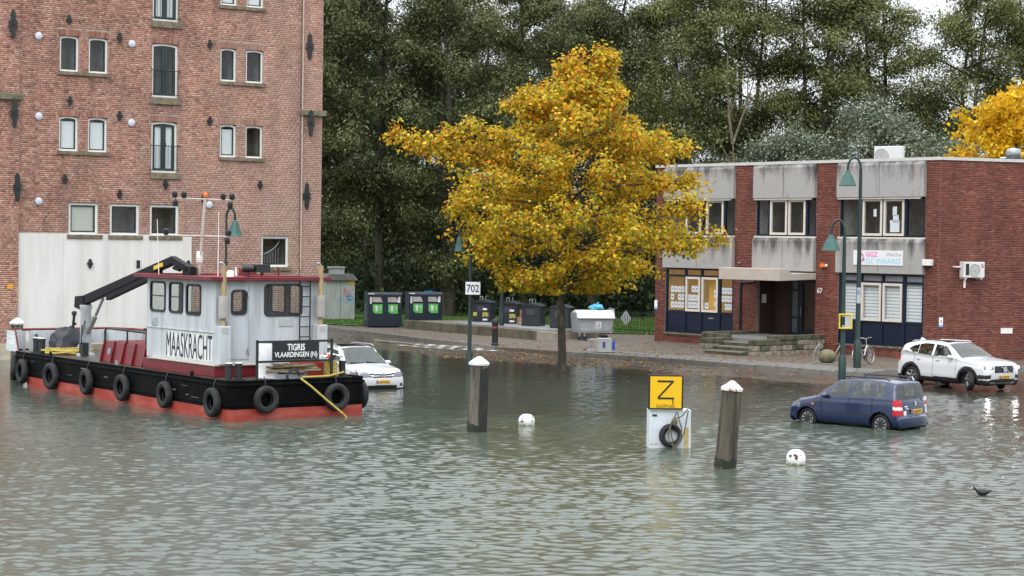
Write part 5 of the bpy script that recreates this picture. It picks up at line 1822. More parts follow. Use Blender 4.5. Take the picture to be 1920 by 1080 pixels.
# roof
rf = MB().prism([(.3, 1.7), (4.2, 1.7), (4.2, 6.7), (.3, 6.7)], 3.762, 3.83, axis='z').build('wheelhouse_roof', m_red, bt, bevel=.015)
MB().tube([(.32, 1.72, 3.85), (4.18, 1.72, 3.85), (4.18, 6.68, 3.85), (.32, 6.68, 3.85), (.32, 1.72, 3.85)], .03, 6).build('roof_rim', m_red, rf, smooth=50)
MB().box(2.0, 3.4, 2.1, 3.0, 3.83, 3.9).box(2.7, 2.74, 2.2, 2.24, 3.9, 4.15).build('hatch', m_red, rf)
# exhausts
m_tan = mat('tan_pipe', (.42, .29, .15), .6, c2=(.3, .21, .12), scale=4)
for x in (.72, 3.86):
    e = MB().box(x - .17, x + .17, Y0 - .34, Y0 - .005, 1.42, 2.5).build('exhaust_box', m_grey, bt, bevel=.02)
    MB().lathe([(.145, 2.72), (.15, 2.76), (.15, 3.3), (.145, 3.34)], 16, c=(x, Y0 - .2, 0)).build('silencer', mat('dull_alu', (.4, .38, .35), .5, .3, var=.2), e, smooth=40)
    MB().cyl((x, Y0 - .2, 2.5), (x, Y0 - .2, 2.72), .07).cyl((x, Y0 - .2, 3.34), (x, Y0 - .2, 4.2), .075).build('exhaust_pipe', m_tan, e, smooth=40)
    MB().tube([(x, Y0 - .2, 4.2), (x - .06, Y0 - .2, 4.27), (x - .14, Y0 - .2, 4.27)], .03, 6).build('rain_flap', m_steel, e)
    MB().box(x - .1, x + .1, Y0 - .345, Y0 - .34, 2.28, 2.46).build('grille', mat('grille_grey', (.42, .42, .4), .5, var=.15), e)
# ladder
ld = MB().tube([(3.22, Y0 - .12, 2.05), (3.22, Y0 - .12, 3.8), (3.22, Y0 - .02, 3.84)], .022, 6).tube([(3.56, Y0 - .12, 2.05), (3.56, Y0 - .12, 3.8), (3.56, Y0 - .02, 3.84)], .022, 6).build('ladder', m_black, bt, smooth=40)
for k in range(6):
    MB().cyl((3.22, Y0 - .12, 2.15 + k * .29), (3.56, Y0 - .12, 2.15 + k * .29), .016, n=6).build('rung', m_black, ld)
# mast and roof gear
ms = MB().tube([(2.0, 5.75, 3.83), (2.0, 5.4, 6.15)], .045, 8).tube([(.95, 5.4, 6.12), (3.0, 5.45, 6.1)], .028, 6).tube([(.75, 5.55, 5.02), (2.95, 5.6, 5.0)], .028, 6).build('mast', mat('mast_white', (.55, .5, .44), .5, var=.15), bt, smooth=40)
lm = MB().lathe([(.06, 0), (.085, .05), (.085, .15), (.03, .2), (0, .2)], 10).mesh('navigation_light', m_black, 40)
for p in ((1.0, 5.4, 6.14), (1.3, 5.4, 6.14), (2.62, 5.44, 6.12), (2.92, 5.44, 6.12), (.8, 5.55, 5.04), (2.9, 5.6, 5.03), (2.86, 5.6, 4.78), (2.86, 5.44, 5.86), (1.02, 5.4, 5.88)):
    link('navigation_light', lm, ms, p)
MB().lathe([(.065, 0), (.07, .04), (.06, .11), (.03, .14), (0, .145)], 12, c=(2.0, 5.38, 6.18)).build('orange_beacon', mat('beacon_orange', (.85, .14, .01), .25), ms, smooth=50)
MB().lathe([(.08, 4.2), (.1, 4.25), (.1, 4.5), (.08, 4.55), (.05, 4.56)], 14, c=(2.0, 5.72, 0)).build('radar_dome', m_white, ms, smooth=50)
for p0, p1, r_ in (((1.0, 6.4, 3.84), (.95, 6.45, 5.5), .016), ((1.9, 4.35, 3.84), (1.88, 4.3, 5.75), .016), ((2.8, 4.9, 3.84), (2.78, 4.9, 4.1), .04)):
    MB().cyl(p0, p1, r_, r_ * .6, n=8).build('antenna', m_white, rf)
MB().lathe([(.11, 3.83), (.11, 4.0), (.06, 4.05), (0, 4.05)], 12, c=(1.35, 2.55, 0)).build('white_base', m_white, rf, smooth=50)
sl = MB().cyl((1.75, 2.6, 4.1), (2.05, 2.45, 4.1), .11, .09, n=14).cyl((1.9, 2.5, 3.84), (1.9, 2.5, 4.0), .04).box(2.06, 2.5, 2.3, 2.6, 4.0, 4.22).cyl((2.3, 2.45, 3.84), (2.3, 2.45, 4.0), .03)
sl.build('searchlight_and_horn', m_black, rf, smooth=40)
MB().box(3.1, 3.55, 5.0, 5.3, 3.83, 4.05).cyl((3.3, 4.2, 3.83), (3.3, 4.2, 4.02), .05).tube([(2.9, 3.4, 3.84), (2.9, 3.4, 3.98), (3.3, 3.4, 3.98), (3.3, 3.4, 3.84)], .015, 6).build('roof_fitting', m_red, rf)
MB().box(1.5, 1.85, 5.5, 5.85, 3.83, 4.05).tube([(1.45, 5.45, 4.05), (1.9, 5.9, 4.12)], .03, 6).build('cable_reel', mat('rust_brown', (.12, .06, .03), .8, var=.3), rf)
# crane
m_boom = mat('crane_black', (.005, .006, .008), .5, var=.3, spec=.2)
cr = MB().lathe([(.3, 1.056), (.3, 1.12), (.19, 1.16), (.17, 2.55), (.2, 2.6), (.2, 2.72)], 14, c=(1.3, 12.3, 0)).build('crane', m_grey, bt, smooth=35)
MB().prism([(12.3, 1.06), (13.2, 1.06), (12.4, 1.75)], 1.27, 1.33, axis='x').build('gusset', m_grey, cr)
def beam(a, b, h0, h1, w):
    a, b = Vector(a), Vector(b)
    d = (b - a).normalized()
    n = Vector((1, 0, 0)).cross(d).normalized()
    vs = []
    for p, h in ((a, h0), (b, h1)):
        for sx in (-1, 1):
            for sn in (-1, 1):
                vs.append(p + Vector((sx * w / 2, 0, 0)) + n * sn * h / 2)
    return MB().add(vs, [(0, 1, 3, 2), (4, 6, 7, 5), (0, 4, 5, 1), (2, 3, 7, 6), (0, 2, 6, 4), (1, 5, 7, 3)])
bm = beam((1.3, 12.75, 2.78), (1.3, 6.0, 4.28), .3, .24, .22).build('boom', m_boom, cr, bevel=.02)
beam((1.3, 10.6, 3.02), (1.3, 6.9, 3.87), .2, .16, .18).build('inner_boom', m_boom, cr, bevel=.015)
beam((1.3, 6.1, 4.3), (1.3, 4.9, 4.0), .22, .2, .2).build('jib', m_boom, cr, bevel=.02)
MB().box(1.2, 1.4, 4.75, 5.1, 3.86, 4.1).tube([(1.3, 6.0, 4.05), (1.3, 5.6, 4.0)], .06, 8).build('jib_head', m_boom, cr)
MB().box(1.16, 1.44, 6.5, 7.1, 4.02, 4.14, tilt=(R(-12), 0, 0)).build('yellow_block', mat('crane_yellow', (.75, .5, .03), .5), cr)
MB().cyl((1.3, 12.1, 1.85), (1.3, 11.55, 2.4), .085).cyl((1.3, 11.55, 2.4), (1.3, 11.0, 2.96), .05).build('hydraulic_ram', m_steel, cr, smooth=40)
MB().tube([(1.15, 12.25, 2.1), (1.05, 12.1, 1.7), (1.12, 12.1, 1.2)], .02, 6).tube([(1.2, 12.15, 2.2), (1.0, 12.0, 1.6), (1.15, 12.05, 1.15)], .02, 6).box(1.05, 1.25, 11.95, 12.25, 1.06, 1.5).build('hose_and_valve', m_black, cr)
MB().prism([(12.95, 2.62), (12.5, 2.55), (12.2, 2.72), (12.3, 3.02), (12.9, 2.98)], 1.16, 1.44, axis='x').build('slew_head', m_boom, cr, bevel=.02)
# tarpaulin over the winch
V, Fc = [], []
tr_ = random.Random(5)
ns, nr = 22, 8
for i in range(nr + 1):
    q = i / nr
    for k in range(ns):
        a = 2 * math.pi * k / ns
        base = (1 / max(abs(math.cos(a)), abs(math.sin(a)))) ** .5
        r_ = (.62 - .3 * q ** 1.6) * base * (1 + .1 * math.sin(5 * a + 3 * q) * (1 - q * .4) + tr_.uniform(-.09, .09))
        if i == nr:
            r_ *= .25
        V.append((1.45 + r_ * math.cos(a), 14.0 + r_ * .9 * math.sin(a), 1.06 + .82 * q ** .8 + .07 * math.sin(3 * a) + tr_.uniform(-.04, .04) * q))
for i in range(nr):
    for k in range(ns):
        Fc.append((i * ns + k, i * ns + (k + 1) % ns, (i + 1) * ns + (k + 1) % ns, (i + 1) * ns + k))
Fc.append(tuple(range(nr * ns, nr * ns + ns)))
wn_ = MB().add(V, Fc).build('covered_winch', mat('black_tarpaulin', (.014, .015, .02), .42, var=.3, bump=.5, bscale=4), bt, smooth=35)
MB().tube([(1.55, 13.9, 1.85), (1.57, 13.85, 2.3)], .05, 8).lathe([(.05, 2.3), (.09, 2.34), (.08, 2.44), (0, 2.46)], 10, c=(1.57, 13.85, 0)).tube([(1.55, 13.9, 2.1), (1.7, 14.0, 2.0)], .035, 6).build('winch_lever', m_black, wn_, smooth=40)
MB().box(2.6, 3.5, 14.7, 15.1, 1.056, 1.3).build('timber_block', mat('pale_timber', (.3, .25, .18), .8, var=.2), bt, bevel=.015)
MB().lathe([(.1, 1.77), (.1, 1.86), (.06, 1.88), (.06, 1.98), (.12, 2.0), (.12, 2.05), (0, 2.06)], 10, c=(4.13, 11.2, 0)).build('fairlead', m_black, bt, smooth=40)
MB().box(3.95, 4.3, 10.9, 11.5, 1.72, 1.8).build('fairlead_base', m_red, bt)
# stern frame with the name board
sf = MB()
for a, b in (((1.0, .3, 1.05), (1.0, .3, 2.14)), ((3.38, .3, 1.05), (3.38, .3, 2.14)), ((1.0, .3, 2.12), (3.38, .3, 2.12)), ((1.0, .3, 1.57), (3.38, .3, 1.57))):
    a, b = Vector(a), Vector(b)
    sf.box(min(a.x, b.x) - .03, max(a.x, b.x) + .03, .27, .33, min(a.z, b.z) - .03, max(a.z, b.z) + .03)
sf = sf.build('stern_frame', m_black, bt)
nb = MB().box(1.44, 2.92, .22, .262, 1.61, 2.1).build('name_board', mat('board_black', (.012, .014, .018), .4, var=.1), bt)
m_let = mat('bright_white', (.82, .82, .82), .4)
text_mb('TIGRIS', .56, .19, .004, .02).build('lettering', m_let, nb, (1.9, .219, 1.87))
text_mb('VLAARDINGEN (N)', 1.36, .19, .004, .018).build('lettering', m_let, nb, (1.5, .219, 1.645))
MB().box(2.75, 3.5, 1.0, 1.6, 1.056, 1.5).build('red_hatch', mat('signal_red', (.42, .03, .02), .5, var=.15), bt, bevel=.02)
MB().box(1.25, 1.85, .7, .75, 1.06, 2.05, tilt=(R(-14), R(4), 0)).build('white_sheet', m_let, bt)
bl_ = MB()
for i in range(7):
    for k in range(5):
        bl_.v.append((1.65 + i * .16, .5 + k * .18, 1.5 - .05 * i + .05 * math.sin(i * 1.7 + k) - .03 * k))
for i in range(6):
    for k in range(4):
        bl_.f.append((i * 5 + k, (i + 1) * 5 + k, (i + 1) * 5 + k + 1, i * 5 + k + 1))
bl_.m = [0] * len(bl_.f)
bl_.build('blue_cover', mat('blue_sheet', (.02, .13, .45), .4, var=.1), bt, smooth=60)
MB().box(1.7, 2.75, .55, 1.3, 1.056, 1.2).build('stern_locker', m_grey, bt)
def to_world(p):
    return BOAT @ Vector(p)
def rope_pile(name, label, cx, cy, z, rx, ry, turns, m_, h=.12, seed=1, r_=.03):
    t = thing(name, label, 'rope', to_world((cx, cy, z)), R(36.5))
    rr_ = random.Random(seed)
    pts = []
    N = turns * 12
    for k in range(N):
        a = 2 * math.pi * k / 12
        q = .45 + .55 * abs(math.sin(k * .37 + seed)) * rr_.uniform(.8, 1.1)
        pts.append((rx * q * math.cos(a * (1 + .03 * seed)), ry * q * math.sin(a), .03 + h * (k / N) + rr_.uniform(0, .05)))
    MB().tube(pts, r_, 6).build('coil', m_, t, smooth=60)
    return t
m_yrope = mat('yellow_rope', (.55, .43, .1), .85, c2=(.33, .22, .06), scale=25)
m_brope = mat('brown_rope', (.27, .21, .13), .9, c2=(.13, .1, .06), scale=25)
rope_pile('rope', 'loose yellow rope heaped on deck beside the crane foot', 1.0, 13.0, 1.05, .8, .5, 7, m_yrope, .16, 1)
rope_pile('rope', 'brown rope piled on the stern deck behind the name board', 2.2, .55, 1.2, .85, .3, 9, m_brope, .2, 2)
t = thing('rope', 'neat yellow rope stack around the right stern bollard', 'rope', to_world((3.5, .55, 1.07)), R(36.5))
for k in range(8):
    MB().tube([(.17 * math.cos(q * .5236 + k), .17 * math.sin(q * .5236 + k), .05 + k * .055) for q in range(13)], .032, 6).build('turn', m_yrope, t, smooth=60)
cl = thing('rag', 'crumpled red and white cloth on top of the yellow rope stack', 'cloth', to_world((3.5, .55, 1.56)), R(36.5))
V, Fc = [], []
rr_ = random.Random(9)
for i in range(7):
    for k in range(7):
        x, y = (i - 3) * .09, (k - 3) * .08
        V.append((x, y, .2 - 1.1 * (x * x + y * y) + rr_.uniform(-.04, .04)))
for i in range(6):
    for k in range(6):
        Fc.append((i * 7 + k, (i + 1) * 7 + k, (i + 1) * 7 + k + 1, i * 7 + k + 1))
mb = MB().add(V, Fc)
mb.m = [1 if (f // 6) % 4 == 1 or f % 7 == 0 else 0 for f in range(36)]
mb.build('cloth', [m_let, mat('rag_red', (.3, .05, .03), .8)], cl, smooth=50)
t = thing('mooring_line', 'yellow mooring line running from the stern rail into the water', 'rope')
pts = [to_world(p) for p in ((3.9, .5, 1.2), (3.2, .15, 1.13), (2.35, .08, 1.13), (2.2, -.02, 1.1), (2.45, -.12, .9), (2.9, -.25, .5), (3.35, -.42, .1), (3.6, -.5, -.2))]
MB().tube(pts, .03, 8).build('line', m_yrope, t, smooth=60)
MB().tube([BOAT @ Vector((2.0 + .2 * math.cos(a), .05, 1.18 + .17 * math.sin(a))) for a in [k * math.pi / 6 for k in range(0, 8)]], .035, 8).build('fairlead_ring', m_black, t, smooth=60)
# tyre fenders hang on the hull: each its own thing
ORD = ['at the very bow corner', 'second from the bow along the side', 'third from the bow along the side', 'fourth from the bow along the side',
       'fifth from the bow, below the red casing', 'sixth from the bow, below the lettering', 'last along the side, near the stern corner']
tm = tyre_mb(.41, .215, .22).mesh('casing', m_rub, 40)
chain = MB().tube([(0, 0, .3), (0, .05, .5), (0, .12, .66)], .016, 6).mesh('chain', m_black)
def fender(label, mtx):
    t = thing('fender_tyre', label, 'tyre', group='tyres hung along the workboat hull')
    t.matrix_world = mtx @ Matrix.Rotation(random.uniform(0, 6), 4, 'Y') @ Matrix.Scale(random.uniform(.95, 1.05), 4) if False else mtx @ Matrix.Scale(random.uniform(.93, 1.05), 4)
    link('casing', tm, t)
    link('chain', chain, t)
for k, y in enumerate((15.75, 14.1, 11.73, 9.03, 6.48, 3.66, .75)):
    x = -.13 if k else .28
    fender('black tyre fender hung on the hull ' + ORD[k], BOAT @ Matrix.Translation((x, y, .47)) @ Matrix.Rotation(R(-90 + (-25 if k == 0 else random.uniform(-5, 5))), 4, 'Z'))
fender('black tyre fender on the stern below the bollards', BOAT @ Matrix.Translation((1.05, -.13, .57)) @ Matrix.Rotation(R(3), 4, 'Z'))
fender('black tyre fender on the stern behind the yellow line', BOAT @ Matrix.Translation((3.3, -.13, .56)) @ Matrix.Rotation(R(-2), 4, 'Z'))
fender('black tyre fender seen edge-on at the right stern corner', BOAT @ Matrix.Translation((4.43, .5, .56)) @ Matrix.Rotation(R(88), 4, 'Z'))
# ------------------------------------------------------------------ cars
def resample(pts, step):
    P = [Vector(p) for p in pts]
    fine = []
    for i in range(len(P) - 1):
        p0, p1, p2, p3 = P[max(i - 1, 0)], P[i], P[i + 1], P[min(i + 2, len(P) - 1)]
        for k in range(12):
            t = k / 12
            cr_ = .5 * ((2 * p1) + (p2 - p0) * t + (2 * p0 - 5 * p1 + 4 * p2 - p3) * t * t + (3 * p1 - p0 - 3 * p2 + p3) * t ** 3)
            fine.append(cr_ * .6 + (p1 + (p2 - p1) * t) * .4)
    fine.append(P[-1])
    A = np.array([f[:] for f in fine])
    s_ = np.concatenate([[0], np.cumsum(np.hypot(*np.diff(A, axis=0).T))])
    u = np.linspace(0, s_[-1], int(s_[-1] / step))
    return np.interp(u, s_, A[:, 0]), np.interp(u, s_, A[:, 1])

def in_poly(x, z, poly):
    return inside(x, z, poly)

def car(label, name, sp, loc, rot, steer=0.0):
    t = thing(name, label, 'car', loc, rot)
    L, W = sp['L'], sp['W']
    w0 = W / 2
    sx, sz = resample(sp['outline'], .027)
    N = len(sx)
    bx, bz = zip(*sp['belt'])
    nA, nB, nC = 24, 18, 26
    rows = []
    for x, zt in zip(sx, sz):
        d = min(x, L - x)
        w = w0 * (1 - .07 * max(0, 1 - d / .55) ** 2)
        belt = float(np.interp(x, bx, bz))
        g = min(1, max(0, (zt - belt) / .42))
        zb = .2 + .05 * max(0, 1 - d / .5)
        yt = (w - .10) - sp['tumble'] * g
        ze = zt - .035
        zs = min(belt, zt - .10)
        zs = max(zs, zb + .002)
        ze = max(ze, zs + .001)
        ys = w * .975
        a = np.linspace(0, 1, nA)
        YA, ZA = a * yt, zt - .035 * a ** 2.4
        q = np.linspace(0, 1, nB + 1)[1:]
        P0, P3 = np.array([yt, ze]), np.array([ys, zs])
        P1 = np.array([yt + .07, ze - .015])
        P2 = P3 + (np.array([yt + .06, ze - .05]) - P3) * .3
        if g <= .02:
            P2 = np.array([ys, ze - .02])
        B = ((1 - q) ** 3)[:, None] * P0 + (3 * q * (1 - q) ** 2)[:, None] * P1 + (3 * q * q * (1 - q))[:, None] * P2 + (q ** 3)[:, None] * P3
        c = np.linspace(0, 1, nC + 1)[1:]
        ZC = zs + (zb - zs) * c
        bul = 1 - .9 * np.clip(np.abs(ZC - .66) - .12, 0, 1) ** 2
        YC = np.minimum(w * bul, w)
        k = min(1, 8 * 1)
        YC = ys + (YC - ys) * np.clip(c * 6, 0, 1)
        YC = YC - .05 * np.clip((zb + .12 - ZC) / .12, 0, 1) ** 2
        Y = np.concatenate([YA, B[:, 0], YC])
        Z = np.concatenate([ZA, B[:, 1], ZC])
        e = max(0, 1 - d / .45)
        sg = 1 if x < L / 2 else -1
        X = x + sg * sp['bow'] * np.abs(Y / w0) ** 2.6 * e
        rows.append(np.stack([X, Y, Z], 1))
    G = np.array(rows)                          # N, K, 3
    K = G.shape[1]
    mir = G[:, 1:][:, ::-1].copy()
    mir[:, :, 1] *= -1
    full = np.concatenate([mir, G], 1)
    KK = full.shape[1]
    part = np.concatenate([np.full(nC, 2), np.full(nB, 1), np.full(nA - 1, 0), np.full(nA - 1, 0), np.full(nB, 1), np.full(nC, 2)])[:KK - 1]
    idx = np.arange(N * KK).reshape(N, KK)
    Q = np.stack([idx[:-1, :-1], idx[1:, :-1], idx[1:, 1:], idx[:-1, 1:]], -1).reshape(-1, 4)
    V = full.reshape(-1, 3)
    ctr = V[Q].mean(1)
    pt = np.tile(part, N - 1)
    cx, cy, cz = ctr.T
    ay = np.abs(cy)
    cls = np.full(len(Q), 'body', dtype=object)
    # glass
    wx0, wx1 = sp['screen']
    zb_ = np.interp(cx, bx, bz)
    yt_full = w0 - .10 - sp['tumble'] * np.clip((cz - zb_) / .42, 0, 1)
    cls[(pt == 0) & (cx > wx0) & (cx < wx1) & (ay < yt_full - .02)] = 'windscreen'
    rx0, rz0, rz1 = sp['rear']
    cls[(pt <= 1) & (cx > rx0) & (cz > rz0) & (cz < rz1) & (ay < yt_full + sp.get('rearw', -.02))] = 'rear_window'
    for poly in sp['side']:
        m_ = (pt == 1) & in_poly(cx, cz, poly)
        cls[m_ & (cy > 0)] = 'side_window_left'
        cls[m_ & (cy < 0)] = 'side_window_right'
    if 'sunroof' in sp:
        a, b, yy = sp['sunroof']
        cls[(pt == 0) & (cx > a) & (cx < b) & (ay < yy) & (cz > 1.4)] = 'sunroof'
    lowpt = (pt == 2)
    cls[(cz < sp['trim']) & (cls == 'body')] = 'trim'
    for g_ in sp['gaps']:
        gh = lowpt & (np.abs(cx - g_) < .0135) & (cls == 'body') & (cz > .36)
        cls[gh & (cy > 0)] = 'door_gap%d_left' % round(g_ * 100)
        cls[gh & (cy <= 0)] = 'door_gap%d_right' % round(g_ * 100)
    for nm_, fn in sp['marks']:
        hit = fn(cx, ay, cz, cy) & (np.isin(cls, ['body', 'trim']) | np.char.startswith(cls.astype(str), 'door_gap'))
        if nm_ in ('headlight', 'tail_light', 'reverse_light', 'fog_light', 'indicator'):
            cls[hit & (cy > 0)] = nm_ + '_left'
            cls[hit & (cy <= 0)] = nm_ + '_right'
        else:
            cls[hit] = nm_
    keep = np.ones(len(Q), bool)
    for ax in sp['axles']:
        d2 = np.hypot(cx - ax, cz - sp['wr'])
        if sp.get('clad'):
            cls[(d2 < sp['wr'] + .15) & (ay > .5) & (pt == 2) & ((cls == 'body') | np.char.startswith(cls.astype(str), 'door_gap'))] = 'trim'
        keep &= ~((d2 < sp['wr'] + .065) & (ay > .45) & (pt == 2))
    xm = sum(sp['axles']) / 2
    V = V.copy()
    V[:, 0] = xm - V[:, 0]
    V[:, 1] = -V[:, 1]
    for c in sorted(set(cls[keep])):
        sel = Q[keep & (cls == c)]
        us, inv = np.unique(sel, return_inverse=True)
        base = ''.join(q for q in c.replace('_left', '').replace('_right', '') if not q.isdigit())
        mm = sp['mats'][base]
        nm_ = base
        link(nm_, np_mesh(nm_, V[us], inv.reshape(-1, 4), mm, smooth=True), t)
    # dark underside, wheel wells, seats
    und = MB().box(xm - L + .25, xm - .25, -w0 + .2, w0 - .2, .22, .6)
    und.build('underbody', m_black, t)
    sb = sp['seats']
    se = MB()
    for x in sb:
        for y in (-.36, .36):
            se.box(xm - x - .05, xm - x + .45, y - .24, y + .24, .45, .68)
            se.box(xm - x - .16, xm - x - .02, y - .23, y + .23, .6, 1.12, tilt=(0, R(-10), 0))
            se.box(xm - x - .2, xm - x - .1, y - .13, y + .13, 1.14, 1.32)
    se.box(xm - sp['dash'], xm - sp['dash'] + .35, -w0 + .2, w0 - .2, .6, sp['belt'][1][1] - .03)
    se.build('seats', mat('car_seats', (.12, .125, .125), .8, var=.3), t, bevel=.04)
    MB().lathe([(.19, -.012), (.2, 0), (.19, .012), (.175, 0), (.19, -.012)], 18, c=(xm - sp['dash'] - .22, .36, 1.0), axis='x').build('steering_wheel', m_black, t)
    # wheels
    tw_ = MB
    for i, ax in enumerate(sp['axles']):
        for sgn in (-1, 1):
            w = tyre_mb(sp['wr'], sp['wr'] * .64, .21, 30).build('wheel', m_rub, t, (xm - ax, sgn * (w0 - .14), sp['wr']), steer if i == 0 else 0, smooth=40)
            rm = MB()
            rr = sp['wr'] * .66
            yo = sgn * .085
            rm.lathe([(rr, yo), (rr * .93, yo * .8), (rr * .9, yo * .2), (0, yo * .1)], 24, axis='y', m=1)
            rm.lathe([(rr, yo), (rr * .92, yo * 1.02), (rr * .88, yo * .8)], 24, axis='y', caps=False)
            for k in range(sp['spokes']):
                a = 2 * math.pi * k / sp['spokes'] + .3
                p0, p1 = Vector((.04 * math.cos(a), yo * .75, .04 * math.sin(a))), Vector((rr * .93 * math.cos(a), yo * .9, rr * .93 * math.sin(a)))
                rm.cyl(p0, p1, sp['spw'] * .8, sp['spw'], n=6)
            rm.cyl((0, yo * .3, 0), (0, yo * .95, 0), .055, n=12)
            rm.build('rim', [sp['rim'], m_black], w, smooth=35)
            MB().lathe([(sp['wr'] + .06, -.12), (sp['wr'] + .06, .12)], 24, c=(0, -sgn * .06, 0), axis='y', caps=False).build('wheel_well', m_black, w) if i == 1 else None
    # mirrors
    for sgn in (-1, 1):
        mv = []
        for i in range(7):
            ph = math.pi * i / 6
            for k in range(10):
                a = 2 * math.pi * k / 10
                mv.append((.09 * math.cos(ph) if False else .09 * math.sin(ph) * math.cos(a), -.12 * math.cos(ph), .075 * math.sin(ph) * math.sin(a)))
        mb = MB().add(mv, [(i * 10 + k, i * 10 + (k + 1) % 10, (i + 1) * 10 + (k + 1) % 10, (i + 1) * 10 + k) for i in range(6) for k in range(10)])
        mb.box(-.02, .04, -.1 if sgn > 0 else .02, -.02 if sgn > 0 else .1, -.06, -.02)
        mb.build('wing_mirror', sp['mats']['mirror'], t, (xm - sp['mirror'][0], sgn * (w0 + .05), sp['mirror'][1]), smooth=50)
    # door handles
    for x in sp['handles']:
        for sgn in (-1, 1):
            MB().box(-.09, .09, -.02, .02, -.018, .018).build('door_handle', sp['mats']['handle'], t, (xm - x, sgn * (w0 - .005), sp['handle_z']), bevel=.01)
    return t, xm

def plate(t, x, z, ydir, front=True, seed=1):
    """yellow number plate, its characters too small to read in the photograph"""
    s_ = 1 if front else -1
    p = MB().box(-.01, .01, -.26, .26, -.055, .055).build('number_plate', mat('plate_yellow', (.82, .42, .02), .4, var=.03), t, (x, 0, z), bevel=.006)
    MB().box(s_ * .0105 - .002, s_ * .0105 + .002, s_ * -.258, s_ * -.205, -.052, .052).build('blue_band', mat('plate_blue', (.03, .08, .45), .4), p)
    g = glyph_blocks(8, .38, .062, seed)
    xform(g, Matrix.Translation((s_ * .0125, s_ * -.17, -.031)) @ Matrix.Rotation(R(90 * s_), 4, 'Z'))
    g.build('characters', m_blk, p)
    return p

m_cw = mat('car_white', (.64, .65, .66), .22, var=.01, coat=.6)
m_cb = mat('car_navy', (.007, .019, .066), .2, var=.05, coat=.7)
m_trim = mat('black_plastic', (.018, .018, .02), .55, var=.15)
m_cg = glass_mat('car_glass', (.66, .76, .72), .01, 1.95)
m_lens = mat('headlamp_lens', (.2, .21, .23), .1, .3, var=.3, scale=14)
m_redl = mat('red_lens', (.5, .012, .02), .2, var=.1)
m_alloy = mat('alloy_rim', (.33, .33, .34), .35, .6, var=.1)
m_gap = mat('panel_gap', (.22, .22, .225), .6)
m_gapb = mat('panel_gap_dark', (.005, .007, .02), .6)
common = lambda paint, gap: dict(body=paint, windscreen=m_cg, rear_window=m_cg, side_window=m_cg, trim=m_trim, door_gap=gap, sunroof=mat('tinted_roof', (.015, .015, .017), .08), headlight=m_lens,
                                 tail_light=m_redl, reverse_light=mat('white_lens', (.7, .68, .66), .2), grille=mat('grille_black', (.014, .014, .016), .3, var=.3, scale=30), mirror=paint, handle=paint, fog_light=m_trim,
                                 indicator=mat('amber_lens', (.7, .2, .01), .25), chrome=mat('chrome_strip', (.6, .6, .6), .2, .9))

# white SUV at the water's edge
SPV = dict(L=4.43, W=1.87, wr=.355, axles=(.88, 3.58), tumble=.17, bow=.2, trim=.40, clad=True, spokes=5, spw=.045, rim=m_alloy,
           outline=[(.16, .22), (.06, .32), (.02, .5), (.0, .68), (.02, .88), (.08, .98), (.25, 1.04), (.7, 1.09), (1.16, 1.13), (1.3, 1.17), (1.62, 1.38), (1.95, 1.56), (2.1, 1.61), (2.4, 1.645), (2.9, 1.655), (3.4, 1.64),
                    (3.8, 1.575), (4.06, 1.5), (4.15, 1.44), (4.24, 1.25), (4.32, 1.12), (4.4, .95), (4.43, .7), (4.43, .5), (4.38, .3), (4.3, .22)],
           belt=[(0, .86), (.9, 1.02), (1.5, 1.1), (2.6, 1.15), (3.4, 1.2), (3.9, 1.27), (4.4, 1.05)], screen=(1.24, 2.02), rear=(4.14, 1.17, 1.5),
           side=[[(1.58, 1.12), (1.98, 1.475), (2.5, 1.545), (2.5, 1.155)], [(2.6, 1.16), (2.6, 1.55), (3.1, 1.54), (3.24, 1.51), (3.24, 1.2)], [(3.29, 1.205), (3.29, 1.5), (3.52, 1.45), (3.72, 1.33), (3.5, 1.22)]],
           sunroof=(2.2, 3.1, .5), gaps=(1.42, 2.54, 3.42), seats=(2.35, 3.2), dash=1.75, mirror=(1.66, 1.13), handles=(2.3, 3.2), handle_z=1.0, mats=common(m_cw, m_gap),
           marks=[('grille', lambda x, y, z, s: (x < .35) & (y < .47) & (z > .66) & (z < .9)),
                  ('headlight', lambda x, y, z, s: (x < .75) & (y > .52) & (y < .86) & (z > .76) & (z < .9)),
                  ('fog_light', lambda x, y, z, s: (x < .45) & (y > .6) & (z > .44) & (z < .58)),
                  ('trim', lambda x, y, z, s: (x < .3) & (y < .62) & (z < .44)),
                  ('chrome', lambda x, y, z, s: (x < .3) & (y < .6) & (z > .27) & (z < .32)),
                  ('tail_light', lambda x, y, z, s: (x > 4.12) & (y > .68) & (z > .86) & (z < 1.3))])
vc, xm = car('white SUV with black wheel arches turning out beside the office side wall', 'parked_car', SPV, (15.95, 68.6, .01), R(-56), R(-32))
plate(vc, xm + .005, .52, 1, True, 11)
em = MB().lathe([(.085, 0), (.1, .01), (.085, .012), (.07, .01)], 20, axis='x', c=(xm + .012, 0, .78))
em.cyl((xm + .012, .2, .69), (xm + .012, -.2, .87), .016, n=6)
em.build('emblem', mat('chrome_strip', (.6, .6, .6), .2, .9), vc)
for sgn in (-1, 1):
    # the lamps are switched on
    MB().box(-.02, .02, -.1, .1, -.03, .03).build('daytime_light', mat('lit_led', (1, .97, .92), .3, emit=34), vc, (xm - .085, sgn * .67, .84), sgn * R(-14))
    MB().tube([(xm - 2.2, sgn * .68, 1.63), (xm - 2.35, sgn * .69, 1.645), (xm - 3.6, sgn * .67, 1.63), (xm - 3.75, sgn * .66, 1.59)], .014, 6).build('roof_rail', m_cw, vc, smooth=50)
MB().prism([(xm - 3.75, 1.62), (xm - 3.95, 1.7), (xm - 4.0, 1.6)], -.03, .03).build('antenna_fin', m_cw, vc)
